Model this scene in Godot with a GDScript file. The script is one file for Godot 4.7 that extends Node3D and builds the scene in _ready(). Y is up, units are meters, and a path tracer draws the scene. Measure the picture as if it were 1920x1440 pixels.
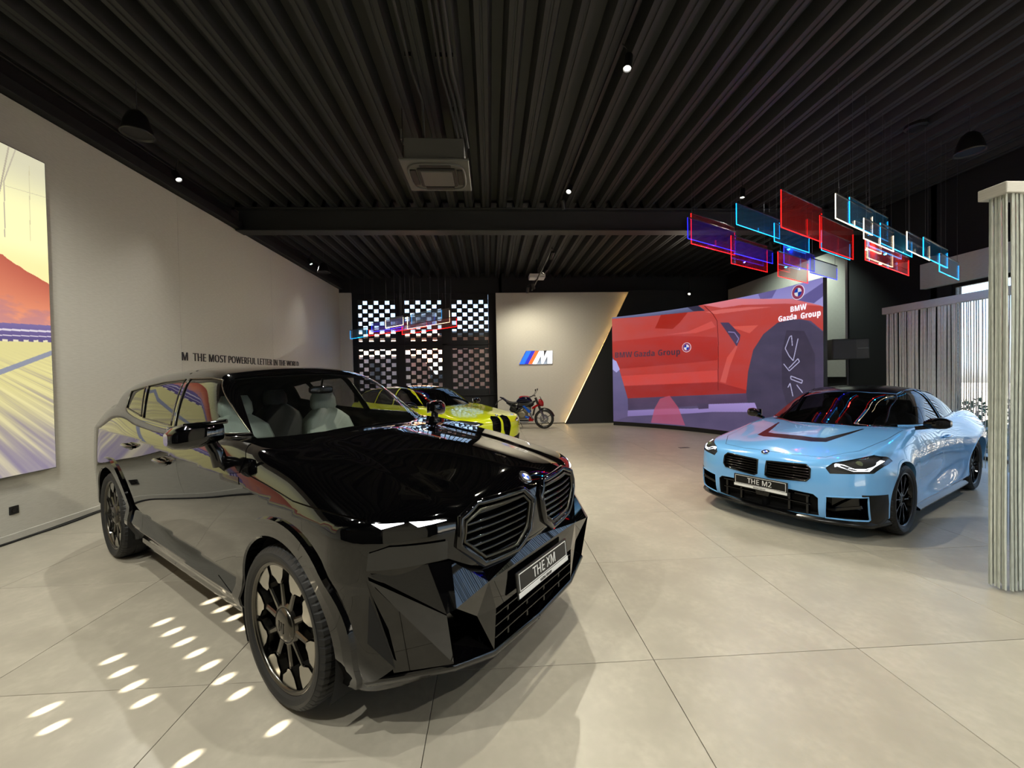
extends Node3D
# A car showroom: helpers, then the room, then the vehicles and the small things.
var mats := {}
var used_names := {}

class MB:
	var v := PackedVector3Array()
	var n := PackedVector3Array()
	var uv := PackedVector2Array()
	func tri3(a: Vector3, b: Vector3, c: Vector3, na: Vector3, nb: Vector3, nc: Vector3) -> void:
		if (b - a).cross(c - a).dot(na + nb + nc) > 0.0:
			v.append(a); v.append(c); v.append(b)
			n.append(na); n.append(nc); n.append(nb)
		else:
			v.append(a); v.append(b); v.append(c)
			n.append(na); n.append(nb); n.append(nc)
	func tri(a: Vector3, b: Vector3, c: Vector3) -> void:
		var m := (c - a).cross(b - a)
		if m.length_squared() < 1e-16:
			return
		m = m.normalized()
		v.append(a); v.append(b); v.append(c)
		n.append(m); n.append(m); n.append(m)
	# corners a b c d in clockwise order seen from outside
	func quad(a: Vector3, b: Vector3, c: Vector3, d: Vector3) -> void:
		tri(a, b, c)
		tri(a, c, d)
	func quad_to(a: Vector3, b: Vector3, c: Vector3, d: Vector3, out: Vector3) -> void:
		if (c - a).cross(b - a).dot(out) >= 0.0:
			quad(a, b, c, d)
		else:
			quad(d, c, b, a)
	func quad_uv(a: Vector3, b: Vector3, c: Vector3, d: Vector3, out: Vector3, ua: Vector2, ub: Vector2, uc: Vector2, ud: Vector2) -> void:
		var cw := (c - a).cross(b - a).dot(out) >= 0.0
		for q in ([[a, ua], [b, ub], [c, uc], [a, ua], [c, uc], [d, ud]] if cw else [[a, ua], [c, uc], [b, ub], [a, ua], [d, ud], [c, uc]]):
			v.append(q[0]); n.append(out); uv.append(q[1])
	func box(c: Vector3, s: Vector3, bev := 0.0, bs := Basis.IDENTITY) -> void:
		var h := s * 0.5
		var k := minf(bev, minf(h.x, minf(h.y, h.z)) * 0.95)
		for ax in 3:
			var u := (ax + 1) % 3
			var w := (ax + 2) % 3
			for sg in [-1.0, 1.0]:
				var out := Vector3.ZERO
				out[ax] = sg
				var p := []
				for q in [[-1, -1], [1, -1], [1, 1], [-1, 1]]:
					var t := Vector3.ZERO
					t[ax] = sg * h[ax]
					t[u] = q[0] * (h[u] - k)
					t[w] = q[1] * (h[w] - k)
					p.append(c + bs * t)
				quad_to(p[0], p[1], p[2], p[3], bs * out)
		if k <= 0.0:
			return
		for ax in 3:
			var u := (ax + 1) % 3
			var w := (ax + 2) % 3
			for su in [-1.0, 1.0]:
				for sw in [-1.0, 1.0]:
					var p := []
					for q in [[-1, 0], [1, 0], [1, 1], [-1, 1]]:
						var t := Vector3.ZERO
						t[ax] = q[0] * (h[ax] - k)
						t[u] = su * (h[u] - (0.0 if q[1] == 0 else k))
						t[w] = sw * (h[w] - (k if q[1] == 0 else 0.0))
						p.append(c + bs * t)
					var out := Vector3.ZERO
					out[u] = su
					out[w] = sw
					quad_to(p[0], p[1], p[2], p[3], bs * out)
		for sx in [-1.0, 1.0]:
			for sy in [-1.0, 1.0]:
				for sz in [-1.0, 1.0]:
					var s3 := Vector3(sx, sy, sz)
					var a := c + bs * (s3 * (h - Vector3(0, k, k)))
					var b := c + bs * (s3 * (h - Vector3(k, 0, k)))
					var d := c + bs * (s3 * (h - Vector3(k, k, 0)))
					if (d - a).cross(b - a).dot(bs * s3) >= 0.0:
						tri(a, b, d)
					else:
						tri(a, d, b)
	func tube(path: Array, r: float, seg := 8, closed := false, r_end := -1.0) -> void:
		var m := path.size()
		var rings := []
		var prev := Vector3.ZERO
		for i in m:
			var t: Vector3
			if closed:
				t = (path[(i + 1) % m] - path[(i + m - 1) % m]).normalized()
			else:
				t = (path[mini(i + 1, m - 1)] - path[maxi(i - 1, 0)]).normalized()
			var s: Vector3
			if prev == Vector3.ZERO:
				s = t.cross(Vector3.UP if absf(t.y) < 0.9 else Vector3.RIGHT).normalized()
			else:
				s = (prev - t * prev.dot(t)).normalized()
			prev = s
			var b := t.cross(s)
			var rr := r if r_end < 0.0 else lerpf(r, r_end, float(i) / maxf(1.0, m - 1))
			var ring := []
			for k in seg:
				var a := TAU * k / seg
				var d: Vector3 = s * cos(a) + b * sin(a)
				ring.append([path[i] + d * rr, d])
			rings.append(ring)
		for i in (m if closed else m - 1):
			var r0: Array = rings[i]
			var r1: Array = rings[(i + 1) % m]
			for k in seg:
				var k2 := (k + 1) % seg
				tri3(r0[k][0], r1[k][0], r1[k2][0], r0[k][1], r1[k][1], r1[k2][1])
				tri3(r0[k][0], r1[k2][0], r0[k2][0], r0[k][1], r1[k2][1], r0[k2][1])
		if not closed:
			for e in [0, m - 1]:
				var ring: Array = rings[e]
				var out: Vector3 = (path[0] - path[1]).normalized() if e == 0 else (path[m - 1] - path[m - 2]).normalized()
				for k in seg:
					tri3(path[e], ring[k][0], ring[(k + 1) % seg][0], out, out, out)
	# profile: Vector2(radius, height) turned about the y axis of x
	func lathe(prof: Array, x := Transform3D.IDENTITY, seg := 32, smooth := false) -> void:
		var m := prof.size()
		var pn := []
		for i in m - 1:
			var d: Vector2 = prof[i + 1] - prof[i]
			pn.append(Vector2(d.y, -d.x).normalized())
		for i in m - 1:
			var n0: Vector2 = pn[i]
			var n1: Vector2 = pn[i]
			if smooth:
				if i > 0: n0 = (pn[i] + pn[i - 1]).normalized()
				if i < m - 2: n1 = (pn[i] + pn[i + 1]).normalized()
			for k in seg:
				var c0 := Vector2.from_angle(TAU * k / seg)
				var c1 := Vector2.from_angle(TAU * (k + 1) / seg)
				var p: Vector2 = prof[i]
				var q: Vector2 = prof[i + 1]
				var a := x * Vector3(p.x * c0.x, p.y, p.x * c0.y)
				var b := x * Vector3(p.x * c1.x, p.y, p.x * c1.y)
				var c := x * Vector3(q.x * c1.x, q.y, q.x * c1.y)
				var d := x * Vector3(q.x * c0.x, q.y, q.x * c0.y)
				var na := (x.basis * Vector3(n0.x * c0.x, n0.y, n0.x * c0.y)).normalized()
				var nb := (x.basis * Vector3(n0.x * c1.x, n0.y, n0.x * c1.y)).normalized()
				var nc := (x.basis * Vector3(n1.x * c1.x, n1.y, n1.x * c1.y)).normalized()
				var nd := (x.basis * Vector3(n1.x * c0.x, n1.y, n1.x * c0.y)).normalized()
				if p.x > 1e-6: tri3(a, b, c, na, nb, nc)
				if q.x > 1e-6: tri3(a, c, d, na, nc, nd)
	# polygon in the xy plane of x, from z = 0 to z = depth, edges chamfered on the +z side
	func slab(poly: PackedVector2Array, depth: float, x := Transform3D.IDENTITY, bev := 0.0) -> void:
		var tp := poly
		if bev > 0.0:
			var o := Geometry2D.offset_polygon(poly, -bev)
			if o.size() == 1 and o[0].size() >= 3:
				tp = o[0]
			else:
				bev = 0.0
		if Geometry2D.is_polygon_clockwise(poly):
			poly = poly.duplicate(); poly.reverse()
		if Geometry2D.is_polygon_clockwise(tp):
			tp = tp.duplicate(); tp.reverse()
		var up := x.basis.z.normalized()
		var idx := Geometry2D.triangulate_polygon(tp)
		for i in range(0, idx.size(), 3):
			var p := []
			for k in 3:
				p.append(x * Vector3(tp[idx[i + k]].x, tp[idx[i + k]].y, depth))
			tri3(p[0], p[1], p[2], up, up, up)
		idx = Geometry2D.triangulate_polygon(poly)
		for i in range(0, idx.size(), 3):
			var p := []
			for k in 3:
				p.append(x * Vector3(poly[idx[i + k]].x, poly[idx[i + k]].y, 0))
			tri3(p[0], p[1], p[2], -up, -up, -up)
		var m := poly.size()
		for i in m:
			var a := poly[i]
			var b := poly[(i + 1) % m]
			var d := (b - a).normalized()
			var o := x.basis * Vector3(d.y, -d.x, 0)
			quad_to(x * Vector3(a.x, a.y, 0), x * Vector3(b.x, b.y, 0), x * Vector3(b.x, b.y, depth - bev), x * Vector3(a.x, a.y, depth - bev), o)
			if bev > 0.0 and tp.size() == m:
				var best := 0
				var bd := 1e9
				for k in m:
					var dd := tp[k].distance_squared_to(poly[0])
					if dd < bd:
						bd = dd; best = k
				var ta := tp[(best + i) % m]
				var tb := tp[(best + i + 1) % m]
				quad_to(x * Vector3(a.x, a.y, depth - bev), x * Vector3(b.x, b.y, depth - bev), x * Vector3(tb.x, tb.y, depth), x * Vector3(ta.x, ta.y, depth), o + up)
	# rings: arrays of points (same count), joined smoothly into a skin
	func skin(rings: Array, closed_ring := true, caps := true) -> void:
		var m := rings.size()
		var w: int = rings[0].size()
		var nr := []
		for i in m:
			var row := []
			for k in w:
				var k0 := (k + w - 1) % w if closed_ring else maxi(k - 1, 0)
				var k1 := (k + 1) % w if closed_ring else mini(k + 1, w - 1)
				var du: Vector3 = rings[i][k1] - rings[i][k0]
				var dv: Vector3 = rings[mini(i + 1, m - 1)][k] - rings[maxi(i - 1, 0)][k]
				row.append(du.cross(dv).normalized())
			nr.append(row)
		var mid := Vector3.ZERO
		for p in rings[m / 2]: mid += p / w
		var flip := 1.0
		if closed_ring and nr[m / 2][0].dot(rings[m / 2][0] - mid) < 0.0: flip = -1.0
		for i in m - 1:
			for k in (w if closed_ring else w - 1):
				var k2 := (k + 1) % w
				tri3(rings[i][k], rings[i + 1][k], rings[i + 1][k2], nr[i][k] * flip, nr[i + 1][k] * flip, nr[i + 1][k2] * flip)
				tri3(rings[i][k], rings[i + 1][k2], rings[i][k2], nr[i][k] * flip, nr[i + 1][k2] * flip, nr[i][k2] * flip)
		if caps and closed_ring:
			for e in [0, m - 1]:
				var c := Vector3.ZERO
				for p in rings[e]: c += p / w
				var other := Vector3.ZERO
				for p in rings[1 if e == 0 else m - 2]: other += p / w
				var out := (c - other).normalized()
				for k in w:
					tri3(c, rings[e][k], rings[e][(k + 1) % w], out, out, out)
	func ball(x: Transform3D, seg := 16, power := 1.0) -> void:
		var rings := []
		for i in range(0, seg / 2 + 1):
			var a := PI * i / (seg / 2)
			var row := []
			for k in seg:
				var b := TAU * k / seg
				var d := Vector3(sin(a) * cos(b), cos(a), sin(a) * sin(b))
				if power != 1.0:
					d = Vector3(signf(d.x) * pow(absf(d.x), power), signf(d.y) * pow(absf(d.y), power), signf(d.z) * pow(absf(d.z), power))
				row.append(x * d)
			rings.append(row)
		skin(rings, true, false)
	func mesh() -> ArrayMesh:
		var a := []
		a.resize(Mesh.ARRAY_MAX)
		a[Mesh.ARRAY_VERTEX] = v
		a[Mesh.ARRAY_NORMAL] = n
		if uv.size() == v.size() and uv.size() > 0:
			a[Mesh.ARRAY_TEX_UV] = uv
		var m := ArrayMesh.new()
		m.add_surface_from_arrays(Mesh.PRIMITIVE_TRIANGLES, a)
		return m

func numbered(called: String) -> String:
	var k: int = used_names.get(called, 0)
	used_names[called] = k + 1
	return called if k == 0 else "%s_%03d" % [called, k]

func put(called: String, b, m: Material, parent: Node3D = null) -> MeshInstance3D:
	var o := MeshInstance3D.new()
	o.mesh = b.mesh() if b is MB else b
	o.material_override = m
	o.name = called if parent else numbered(called)
	(parent if parent else self).add_child(o, true)
	return o

func thing(called: String, label: String, category: String, at := Vector3.ZERO, turn := 0.0, group := "") -> Node3D:
	var o := Node3D.new()
	o.name = numbered(called)
	add_child(o)
	o.position = at
	o.rotation.y = turn
	return tag(o, label, category, group)

func tag(o: Node3D, label: String, category: String, group := "") -> Node3D:
	o.set_meta("label", label)
	o.set_meta("category", category)
	if group != "":
		o.set_meta("group", group)
	return o

func setting(called: String) -> Node3D:
	var o := Node3D.new()
	o.name = called
	add_child(o)
	o.set_meta("kind", "structure")
	return o

func mat(called: String, c: Color, rough := 0.6, metal := 0.0) -> StandardMaterial3D:
	if mats.has(called):
		return mats[called]
	var m := StandardMaterial3D.new()
	m.resource_name = called
	m.albedo_color = c
	m.roughness = rough
	m.metallic = metal
	mats[called] = m
	return m

func glow(called: String, c: Color, energy: float) -> StandardMaterial3D:
	var m := mat(called, c, 0.5)
	m.emission_enabled = true
	m.emission = c
	m.emission_energy_multiplier = energy
	return m

func pane(called: String, c: Color, alpha: float, rough := 0.0) -> StandardMaterial3D:
	var m := mat(called, Color(c.r, c.g, c.b, alpha), rough)
	m.transparency = BaseMaterial3D.TRANSPARENCY_ALPHA
	return m

func noise_tex(seed_: int, freq: float, ramp: Array, size := 512, oct := 5, kind := FastNoiseLite.TYPE_SIMPLEX_SMOOTH) -> NoiseTexture2D:
	var f := FastNoiseLite.new()
	f.seed = seed_
	f.frequency = freq
	f.noise_type = kind
	f.fractal_octaves = oct
	var t := NoiseTexture2D.new()
	t.width = size
	t.height = size
	t.seamless = true
	t.noise = f
	if ramp.size():
		var g := Gradient.new()
		var off := PackedFloat32Array()
		var col := PackedColorArray()
		for r in ramp:
			off.append(r[0]); col.append(r[1])
		g.offsets = off
		g.colors = col
		t.color_ramp = g
	return t

func tri_tex(m: StandardMaterial3D, t: Texture2D, scale: Vector3, world := true) -> StandardMaterial3D:
	m.albedo_texture = t
	m.uv1_triplanar = true
	m.uv1_world_triplanar = world
	m.uv1_scale = scale
	return m

func poly(a: Array) -> PackedVector2Array:
	var r := PackedVector2Array()
	for i in range(0, a.size(), 2):
		r.append(Vector2(a[i], a[i + 1]))
	return r

# lettering as thin raised shapes; h is the cap height
func letters(text: String, h: float, depth := 0.004, bold := false, font := "Droid Sans") -> TextMesh:
	var f := SystemFont.new()
	f.font_names = PackedStringArray([font])
	f.font_weight = 700 if bold else 400
	var t := TextMesh.new()
	t.font = f
	t.text = text
	t.font_size = 64
	t.pixel_size = h / 46.0
	t.depth = depth
	t.curve_step = 3.0
	return t

func _ready() -> void:
	# camera
	var cam := Camera3D.new()
	cam.name = "camera"
	add_child(cam)
	var yaw := 0.0527
	var pit := -0.0175
	var rol := -0.0185
	var right := Vector3(cos(yaw), 0, -sin(yaw))
	var fwd := Vector3(sin(yaw), 0, cos(yaw))
	var up := Vector3.UP
	var up2 := up * cos(pit) - fwd * sin(pit)
	var fwd2 := up * sin(pit) + fwd * cos(pit)
	var right3 := right * cos(rol) + up2 * sin(rol)
	var up3 := up2 * cos(rol) - right * sin(rol)
	var flip := Vector3(1, 1, -1)
	cam.transform = Transform3D(Basis(right3 * flip, up3 * flip, -fwd2 * flip), Vector3(0, 1.6, 0))
	cam.fov = rad_to_deg(2.0 * atan(720.0 / 766.6))
	cam.near = 0.02
	cam.far = 300.0
	cam.current = true
	# sky and exposure
	var we := WorldEnvironment.new()
	we.name = "environment"
	var env := Environment.new()
	env.tonemap_mode = Environment.TONE_MAPPER_LINEAR
	env.tonemap_exposure = 0.93
	env.background_mode = Environment.BG_SKY
	env.sdfgi_enabled = true
	env.ssao_enabled = true
	env.ssil_enabled = true
	var sky := Sky.new()
	var sm := ProceduralSkyMaterial.new()
	sm.sky_top_color = Color(0.42, 0.6, 0.82)
	sm.sky_horizon_color = Color(0.82, 0.9, 0.95)
	sm.ground_bottom_color = Color(0.35, 0.34, 0.32)
	sm.ground_horizon_color = Color(0.7, 0.7, 0.68)
	sm.energy_multiplier = 3.6
	sky.sky_material = sm
	env.sky = sky
	we.environment = env
	add_child(we)
	# sun, low behind the camera, over its left shoulder
	var sun := DirectionalLight3D.new()
	sun.name = "sun"
	add_child(sun)
	sun.look_at_from_position(Vector3.ZERO, SUN_TO)
	sun.light_color = Color(1.0, 0.96, 0.88)
	sun.light_energy = 40.0
	sun.light_angular_distance = 0.53
	sun.shadow_enabled = true
	sun.sky_mode = DirectionalLight3D.SKY_MODE_LIGHT_ONLY
	materials()
	room()
	back_wall()
	right_side()
	rear_wall()
	outside()
	lamps()
	things()
	vehicles()

const SUN_TO := Vector3(0.53, -0.70, -0.85)

func materials() -> void:
	var g := mat("dark paint", Color(0.048, 0.058, 0.070), 0.7)
	tri_tex(g, noise_tex(3, 0.02, [[0.0, Color(0.9, 0.9, 0.9)], [1.0, Color(1, 1, 1)]], 256), Vector3.ONE)
	mat("deck paint", Color(0.125, 0.132, 0.133), 0.62)
	mat("black metal", Color(0.025, 0.026, 0.03), 0.45)
	mat("black gloss", Color(0.012, 0.012, 0.014), 0.12)
	mat("dark plastic", Color(0.03, 0.03, 0.032), 0.55)
	mat("white plastic", Color(0.8, 0.8, 0.8), 0.4)
	mat("grey plastic", Color(0.32, 0.32, 0.31), 0.5)
	mat("wire", Color(0.35, 0.35, 0.37), 0.4, 0.8)
	mat("chrome", Color(0.8, 0.8, 0.82), 0.12, 1.0)
	mat("steel", Color(0.5, 0.5, 0.52), 0.35, 1.0)
	mat("rubber", Color(0.075, 0.077, 0.08), 0.6)
	var w := mat("wall plaster", Color(0.76, 0.75, 0.715), 0.85)
	tri_tex(w, noise_tex(11, 0.03, [[0.0, Color(0.93, 0.93, 0.92)], [1.0, Color(1, 1, 1)]], 512), Vector3(0.6, 6.0, 0.6))
	for k in 4:
		var f := mat("stone tile %d" % k, [Color(0.662, 0.64, 0.588), Color(0.648, 0.627, 0.575), Color(0.672, 0.652, 0.60), Color(0.655, 0.634, 0.582)][k], 0.36)
		f.albedo_texture = stone(60 + k)
		f.uv1_triplanar = true
		f.uv1_scale = Vector3.ONE / 1.2
		f.uv1_offset = Vector3(0.5, 0.5, 0.5)
		f.metallic_specular = 0.45
	mat("grout", Color(0.2, 0.18, 0.16), 0.9)

# cloudy stone with fine pale flecks, one picture for a whole tile
func stone(seed_: int) -> ImageTexture:
	var a := FastNoiseLite.new()
	a.seed = seed_
	a.frequency = 0.006
	a.fractal_octaves = 5
	var b := FastNoiseLite.new()
	b.seed = seed_ + 9
	b.frequency = 0.035
	b.fractal_octaves = 4
	var im := Image.create(512, 512, false, Image.FORMAT_RGB8)
	for y in 512:
		for x in 512:
			var p := a.get_noise_2d(x, y)
			var q := b.get_noise_2d(x, y)
			var v := 0.945 + 0.055 * p + 0.05 * q * (0.6 + p)
			im.set_pixel(x, y, Color(v, v * (0.996 - 0.006 * q), v * 0.988))
	im.generate_mipmaps()
	return ImageTexture.create_from_image(im)

const LEFT := -4.98
const RIGHT := 8.55
const DECK := 5.04

func room() -> void:
	# floor: a bed and single 1.2 m stone tiles
	var fl := setting("floor")
	var b := MB.new()
	b.box(Vector3(2.0, -0.16, -6.4), Vector3(15.4, 0.3, 18.2))
	put("grout_bed", b, mats["grout"], fl)
	var tb := MB.new()
	tb.box(Vector3(0, -0.009, 0), Vector3(1.1965, 0.018, 1.1965), 0.0012)
	var tm := tb.mesh()
	var rng := RandomNumberGenerator.new()
	rng.seed = 5
	for i in range(-5, 7):
		for j in range(-3, 10):
			var x := 0.884 + 1.2 * (i + 0.5)
			var d := 2.221 + 1.2 * (j + 0.5)
			if x < -5.5 or x > 9.0:
				continue
			var t := put("tile", tm, mats["stone tile %d" % rng.randi_range(0, 3)], fl)
			t.position = Vector3(x, 0, -d)
			t.rotation.y = rng.randi_range(0, 3) * PI / 2
	# the left wall with its light box, dark band above
	var wl := setting("wall_left")
	var edges := [-1.2, 1.3, 4.1, 6.9, 9.7, 12.9, 13.95]
	for k in edges.size() - 1:
		b = MB.new()
		b.box(Vector3(LEFT - 0.04, 2.31, -(edges[k] + edges[k + 1]) * 0.5), Vector3(0.08, 4.62, edges[k + 1] - edges[k] - 0.003), 0.002)
		put("panel", b, mats["wall plaster"], wl)
	b = MB.new()
	b.box(Vector3(LEFT - 0.2, 2.75, -7.1), Vector3(0.2, 5.5, 16.8))
	put("upper_band", b, mats["dark paint"], wl)
	b = MB.new()
	b.box(Vector3(LEFT + 0.008, 0.035, -6.4), Vector3(0.016, 0.07, 15.0), 0.003)
	put("skirting", b, mats["wall plaster"], wl)
	# ceiling: trapezoid steel deck in two bays
	var ce := setting("ceiling")
	b = MB.new()
	b.box(Vector3(2.0, DECK + 0.28, -6.4), Vector3(15.4, 0.2, 18.2))
	put("roof_slab", b, mats["dark paint"], ce)
	b = MB.new()
	b.box(Vector3(2.0, DECK + 2.2, -7.2), Vector3(14.8, 3.6, 15.6), 0.02)
	put("added_shade_block", b, mats["dark paint"], ce)  # unseen block added so that its shadow covers the facade outside
	for bay in [[-2.2, 8.36], [8.5, 14.6]]:
		var len: float = bay[1] - bay[0]
		var rb := MB.new()
		var prof := [[-0.1665, 0.155], [-0.110, 0.155], [-0.064, 0.0], [-0.016, 0.0], [-0.010, 0.012], [0.010, 0.012], [0.016, 0.0], [0.064, 0.0], [0.110, 0.155], [0.1665, 0.155]]
		for k in prof.size() - 1:
			var p := Vector3(prof[k][0], prof[k][1], 0)
			var q := Vector3(prof[k + 1][0], prof[k + 1][1], 0)
			var o := Vector3(0, 0, -len)
			rb.quad_to(p, q, q + o, p + o, Vector3(0, -1, 0) + Vector3(signf(p.y - q.y) * -0.1, 0, 0))
			rb.quad_to(p + Vector3(0, 0.002, 0), q + Vector3(0, 0.002, 0), q + o + Vector3(0, 0.002, 0), p + o + Vector3(0, 0.002, 0), Vector3(0, 1, 0))
		var rm := rb.mesh()
		for k in range(-15, 26):
			var r := put("rib", rm, mats["deck paint"], ce)
			r.position = Vector3(-0.025 + 0.333 * k, DECK, -bay[0])
	# steel I beam across the hall
	var be := thing("steel_beam", "dark painted steel I-beam crossing the hall under the corrugated ceiling", "beam", Vector3(1.8, 0, -8.5))
	b = MB.new()
	b.box(Vector3(0, 4.59, 0), Vector3(13.5, 0.025, 0.28), 0.004)
	put("flange", b, mats["deck paint"], be)
	b = MB.new()
	b.box(Vector3(0, DECK - 0.013, 0), Vector3(13.5, 0.025, 0.28), 0.004)
	put("flange", b, mats["deck paint"], be)
	b = MB.new()
	b.box(Vector3(0, 4.81, 0), Vector3(13.5, 0.42, 0.02))
	put("web", b, mats["deck paint"], be)
	# edge beam on the left wall
	be = thing("edge_beam", "dark steel edge beam running above the pale left wall", "beam", Vector3(LEFT, 0, -6.2))
	b = MB.new()
	b.box(Vector3(0.03, 4.70, 0), Vector3(0.16, 0.14, 15.6), 0.006)
	put("channel", b, mats["dark paint"], be)

# plate in the xy plane at the origin with rectangular holes [x, y, w, h], thickness t toward -z
func holed(w: float, h: float, t: float, holes: Array) -> MB:
	var b := MB.new()
	var ys := [-h * 0.5, h * 0.5]
	for q in holes:
		ys.append(q[1] - q[3] * 0.5)
		ys.append(q[1] + q[3] * 0.5)
	ys.sort()
	for k in ys.size() - 1:
		var y0: float = ys[k]
		var y1: float = ys[k + 1]
		if y1 - y0 < 0.0005:
			continue
		var ym := (y0 + y1) * 0.5
		var cuts := []
		for q in holes:
			if absf(q[1] - ym) < q[3] * 0.5:
				cuts.append([q[0] - q[2] * 0.5, q[0] + q[2] * 0.5])
		cuts.sort_custom(func(a, c): return a[0] < c[0])
		var x := -w * 0.5
		for c in cuts + [[w * 0.5, w * 0.5]]:
			if c[0] - x > 0.0005:
				b.box(Vector3((x + c[0]) * 0.5, ym, -t * 0.5), Vector3(c[0] - x, y1 - y0, t))
			x = maxf(x, c[1])
	return b

func checker(w: float, h: float, px: float, py: float, hw: float, hh: float, phase: int, ox: float, oy: float) -> Array:
	var r := []
	for i in range(-8, 9):
		for j in range(-9, 10):
			if (i + j + phase) % 2 != 0:
				continue
			var x0 := clampf(i * px + ox - hw * 0.5, -w * 0.5, w * 0.5)
			var x1 := clampf(i * px + ox + hw * 0.5, -w * 0.5, w * 0.5)
			var y0 := clampf(j * py + oy - hh * 0.5, -h * 0.5, h * 0.5)
			var y1 := clampf(j * py + oy + hh * 0.5, -h * 0.5, h * 0.5)
			if x1 - x0 > 0.02 and y1 - y0 > 0.02:
				r.append([(x0 + x1) * 0.5, (y0 + y1) * 0.5, x1 - x0, y1 - y0])
	return r

const BACK := 14.25
func back_wall() -> void:
	var gm := mat("clear glass", Color(0.9, 0.96, 0.95, 0.06), 0.0)
	gm.transparency = BaseMaterial3D.TRANSPARENCY_ALPHA
	gm.metallic_specular = 0.75
	var wb := setting("wall_back")
	var b := MB.new()
	# dark wall around six screened windows
	var xs := [-4.76, -3.30, -1.78, -0.26]      # frame centres between the panels
	var ys := [0.95, 2.78, 4.40]
	b.box(Vector3(-2.35, 4.85, -BACK - 0.1), Vector3(5.6, 0.7, 0.2))
	put("lintel", b, mats["dark paint"], wb)
	b = MB.new()
	b.box(Vector3(-2.35, 0.5, -BACK - 0.1), Vector3(5.6, 1.0, 0.2))
	put("parapet", b, mats["dark paint"], wb)
	b = MB.new()
	b.box(Vector3(4.9, 2.6, -BACK - 0.1), Vector3(9.1, 5.2, 0.2))
	put("dark_wall", b, mats["dark paint"], wb)
	var n := 0
	for r in 2:
		for c in 3:
			n += 1
			var win := setting("window_%d" % n)
			var x0: float = [-4.80, -3.18, -1.62][c]
			var x1: float = [-3.18, -1.62, 0.30][c]
			var y0: float = [2.74, 0.98][r]
			var y1: float = [4.52, 2.74][r]
			var cx: float = [-3.83, -2.26, -0.68][c]
			var cy := (3.60 if r == 0 else 1.92)
			win.position = Vector3(0, 0, -BACK)
			# frame members
			var ow := 1.30
			var oh := 1.42
			for e in [[(x0 + cx - ow * 0.5) * 0.5, (y0 + y1) * 0.5, cx - ow * 0.5 - x0, y1 - y0], [(x1 + cx + ow * 0.5) * 0.5, (y0 + y1) * 0.5, x1 - cx - ow * 0.5, y1 - y0], [cx, (y1 + cy + oh * 0.5) * 0.5, ow, y1 - cy - oh * 0.5], [cx, (y0 + cy - oh * 0.5) * 0.5, ow, cy - oh * 0.5 - y0]]:
				b = MB.new()
				b.box(Vector3(e[0], e[1], -0.05), Vector3(e[2] - 0.004, e[3] - 0.004, 0.12), 0.004)
				put("frame", b, mats["dark paint"], win)
			for e in [[x0, (y0 + y1) * 0.5, 0.05, y1 - y0], [cx, y0 + 0.02, x1 - x0, 0.05]]:
				b = MB.new()
				b.box(Vector3(e[0], e[1], 0.03), Vector3(e[2], e[3], 0.06), 0.004)
				put("mullion", b, mats["dark paint"], win)
			var hb := holed(ow, oh, 0.02, checker(ow - 0.02, oh - 0.02, 0.187, 0.142, 0.150, 0.132, c % 2, 0.03 * (c - 1), 0.05 - 0.03 * r))
			var s := put("screen", hb, mats["black metal"], win)
			s.position = Vector3(cx, cy, -0.02)
			b = MB.new()
			b.box(Vector3(cx, cy, -0.055), Vector3(ow, oh, 0.008))
			put("glass", b, gm, win)
	# white return at the left end
	b = MB.new()
	b.box(Vector3(-4.79, 2.25, -13.98), Vector3(0.40, 4.5, 0.08), 0.003)
	put("return_panel", b, mats["wall plaster"], wb)
	# pale panel with a slanted edge
	var mp := thing("logo_wall_panel", "tall cream wall panel with a slanted right edge and lit logo", "wall panel", Vector3(0, 0, -13.75))
	b = MB.new()
	b.slab(poly([0.23, 0.02, 2.75, 0.02, 5.05, 4.41, 0.23, 4.41]), 0.05, Transform3D.IDENTITY, 0.003)
	put("panel", b, mats["wall plaster"], mp)
	# dark panel standing proud, with a warm strip behind its edge
	var dp := thing("dark_wall_panel", "black wall panel with a slanted edge backlit by a warm strip", "wall panel", Vector3(0, 0, -13.52))
	b = MB.new()
	b.slab(poly([2.46, 0.0, 6.6, 0.0, 6.6, 4.42, 4.70, 4.42]), 0.05, Transform3D.IDENTITY, 0.003)
	put("panel", b, mats["dark paint"], dp)
	var le := thing("light_strip", "warm white light strip glowing along the slanted panel edge", "light strip", Vector3(0, 0, -13.60))
	b = MB.new()
	b.tube([Vector3(2.478, 0.03, 0.03), Vector3(4.718, 4.40, 0.03)], 0.008, 8)
	put("tube", b, glow("warm strip", Color(1.0, 0.8, 0.5), 9.0), le)
	for k in 12:
		var o := OmniLight3D.new()
		o.name = "strip_light"
		le.add_child(o, true)
		o.position = Vector3(lerpf(2.48, 4.72, (k + 0.5) / 12.0) - 0.015, lerpf(0.03, 4.4, (k + 0.5) / 12.0), 0.03)
		o.light_color = Color(1.0, 0.78, 0.48)
		o.light_energy = 0.012
		o.light_size = 0.03
		o.omni_range = 30.0
		o.omni_attenuation = 2.0
		o.shadow_enabled = true
	# the lit emblem on the cream panel: three slanted bars and a white letter
	var em := thing("lit_emblem", "glowing emblem of blue and orange slanted bars and a white letter M", "sign", Vector3(0.98, 2.02, -13.69))
	var bars := [["bar", 0.0, Color(0.05, 0.35, 0.95)], ["bar", 0.17, Color(0.09, 0.12, 0.62)], ["bar", 0.30, Color(0.98, 0.35, 0.12)]]
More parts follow.
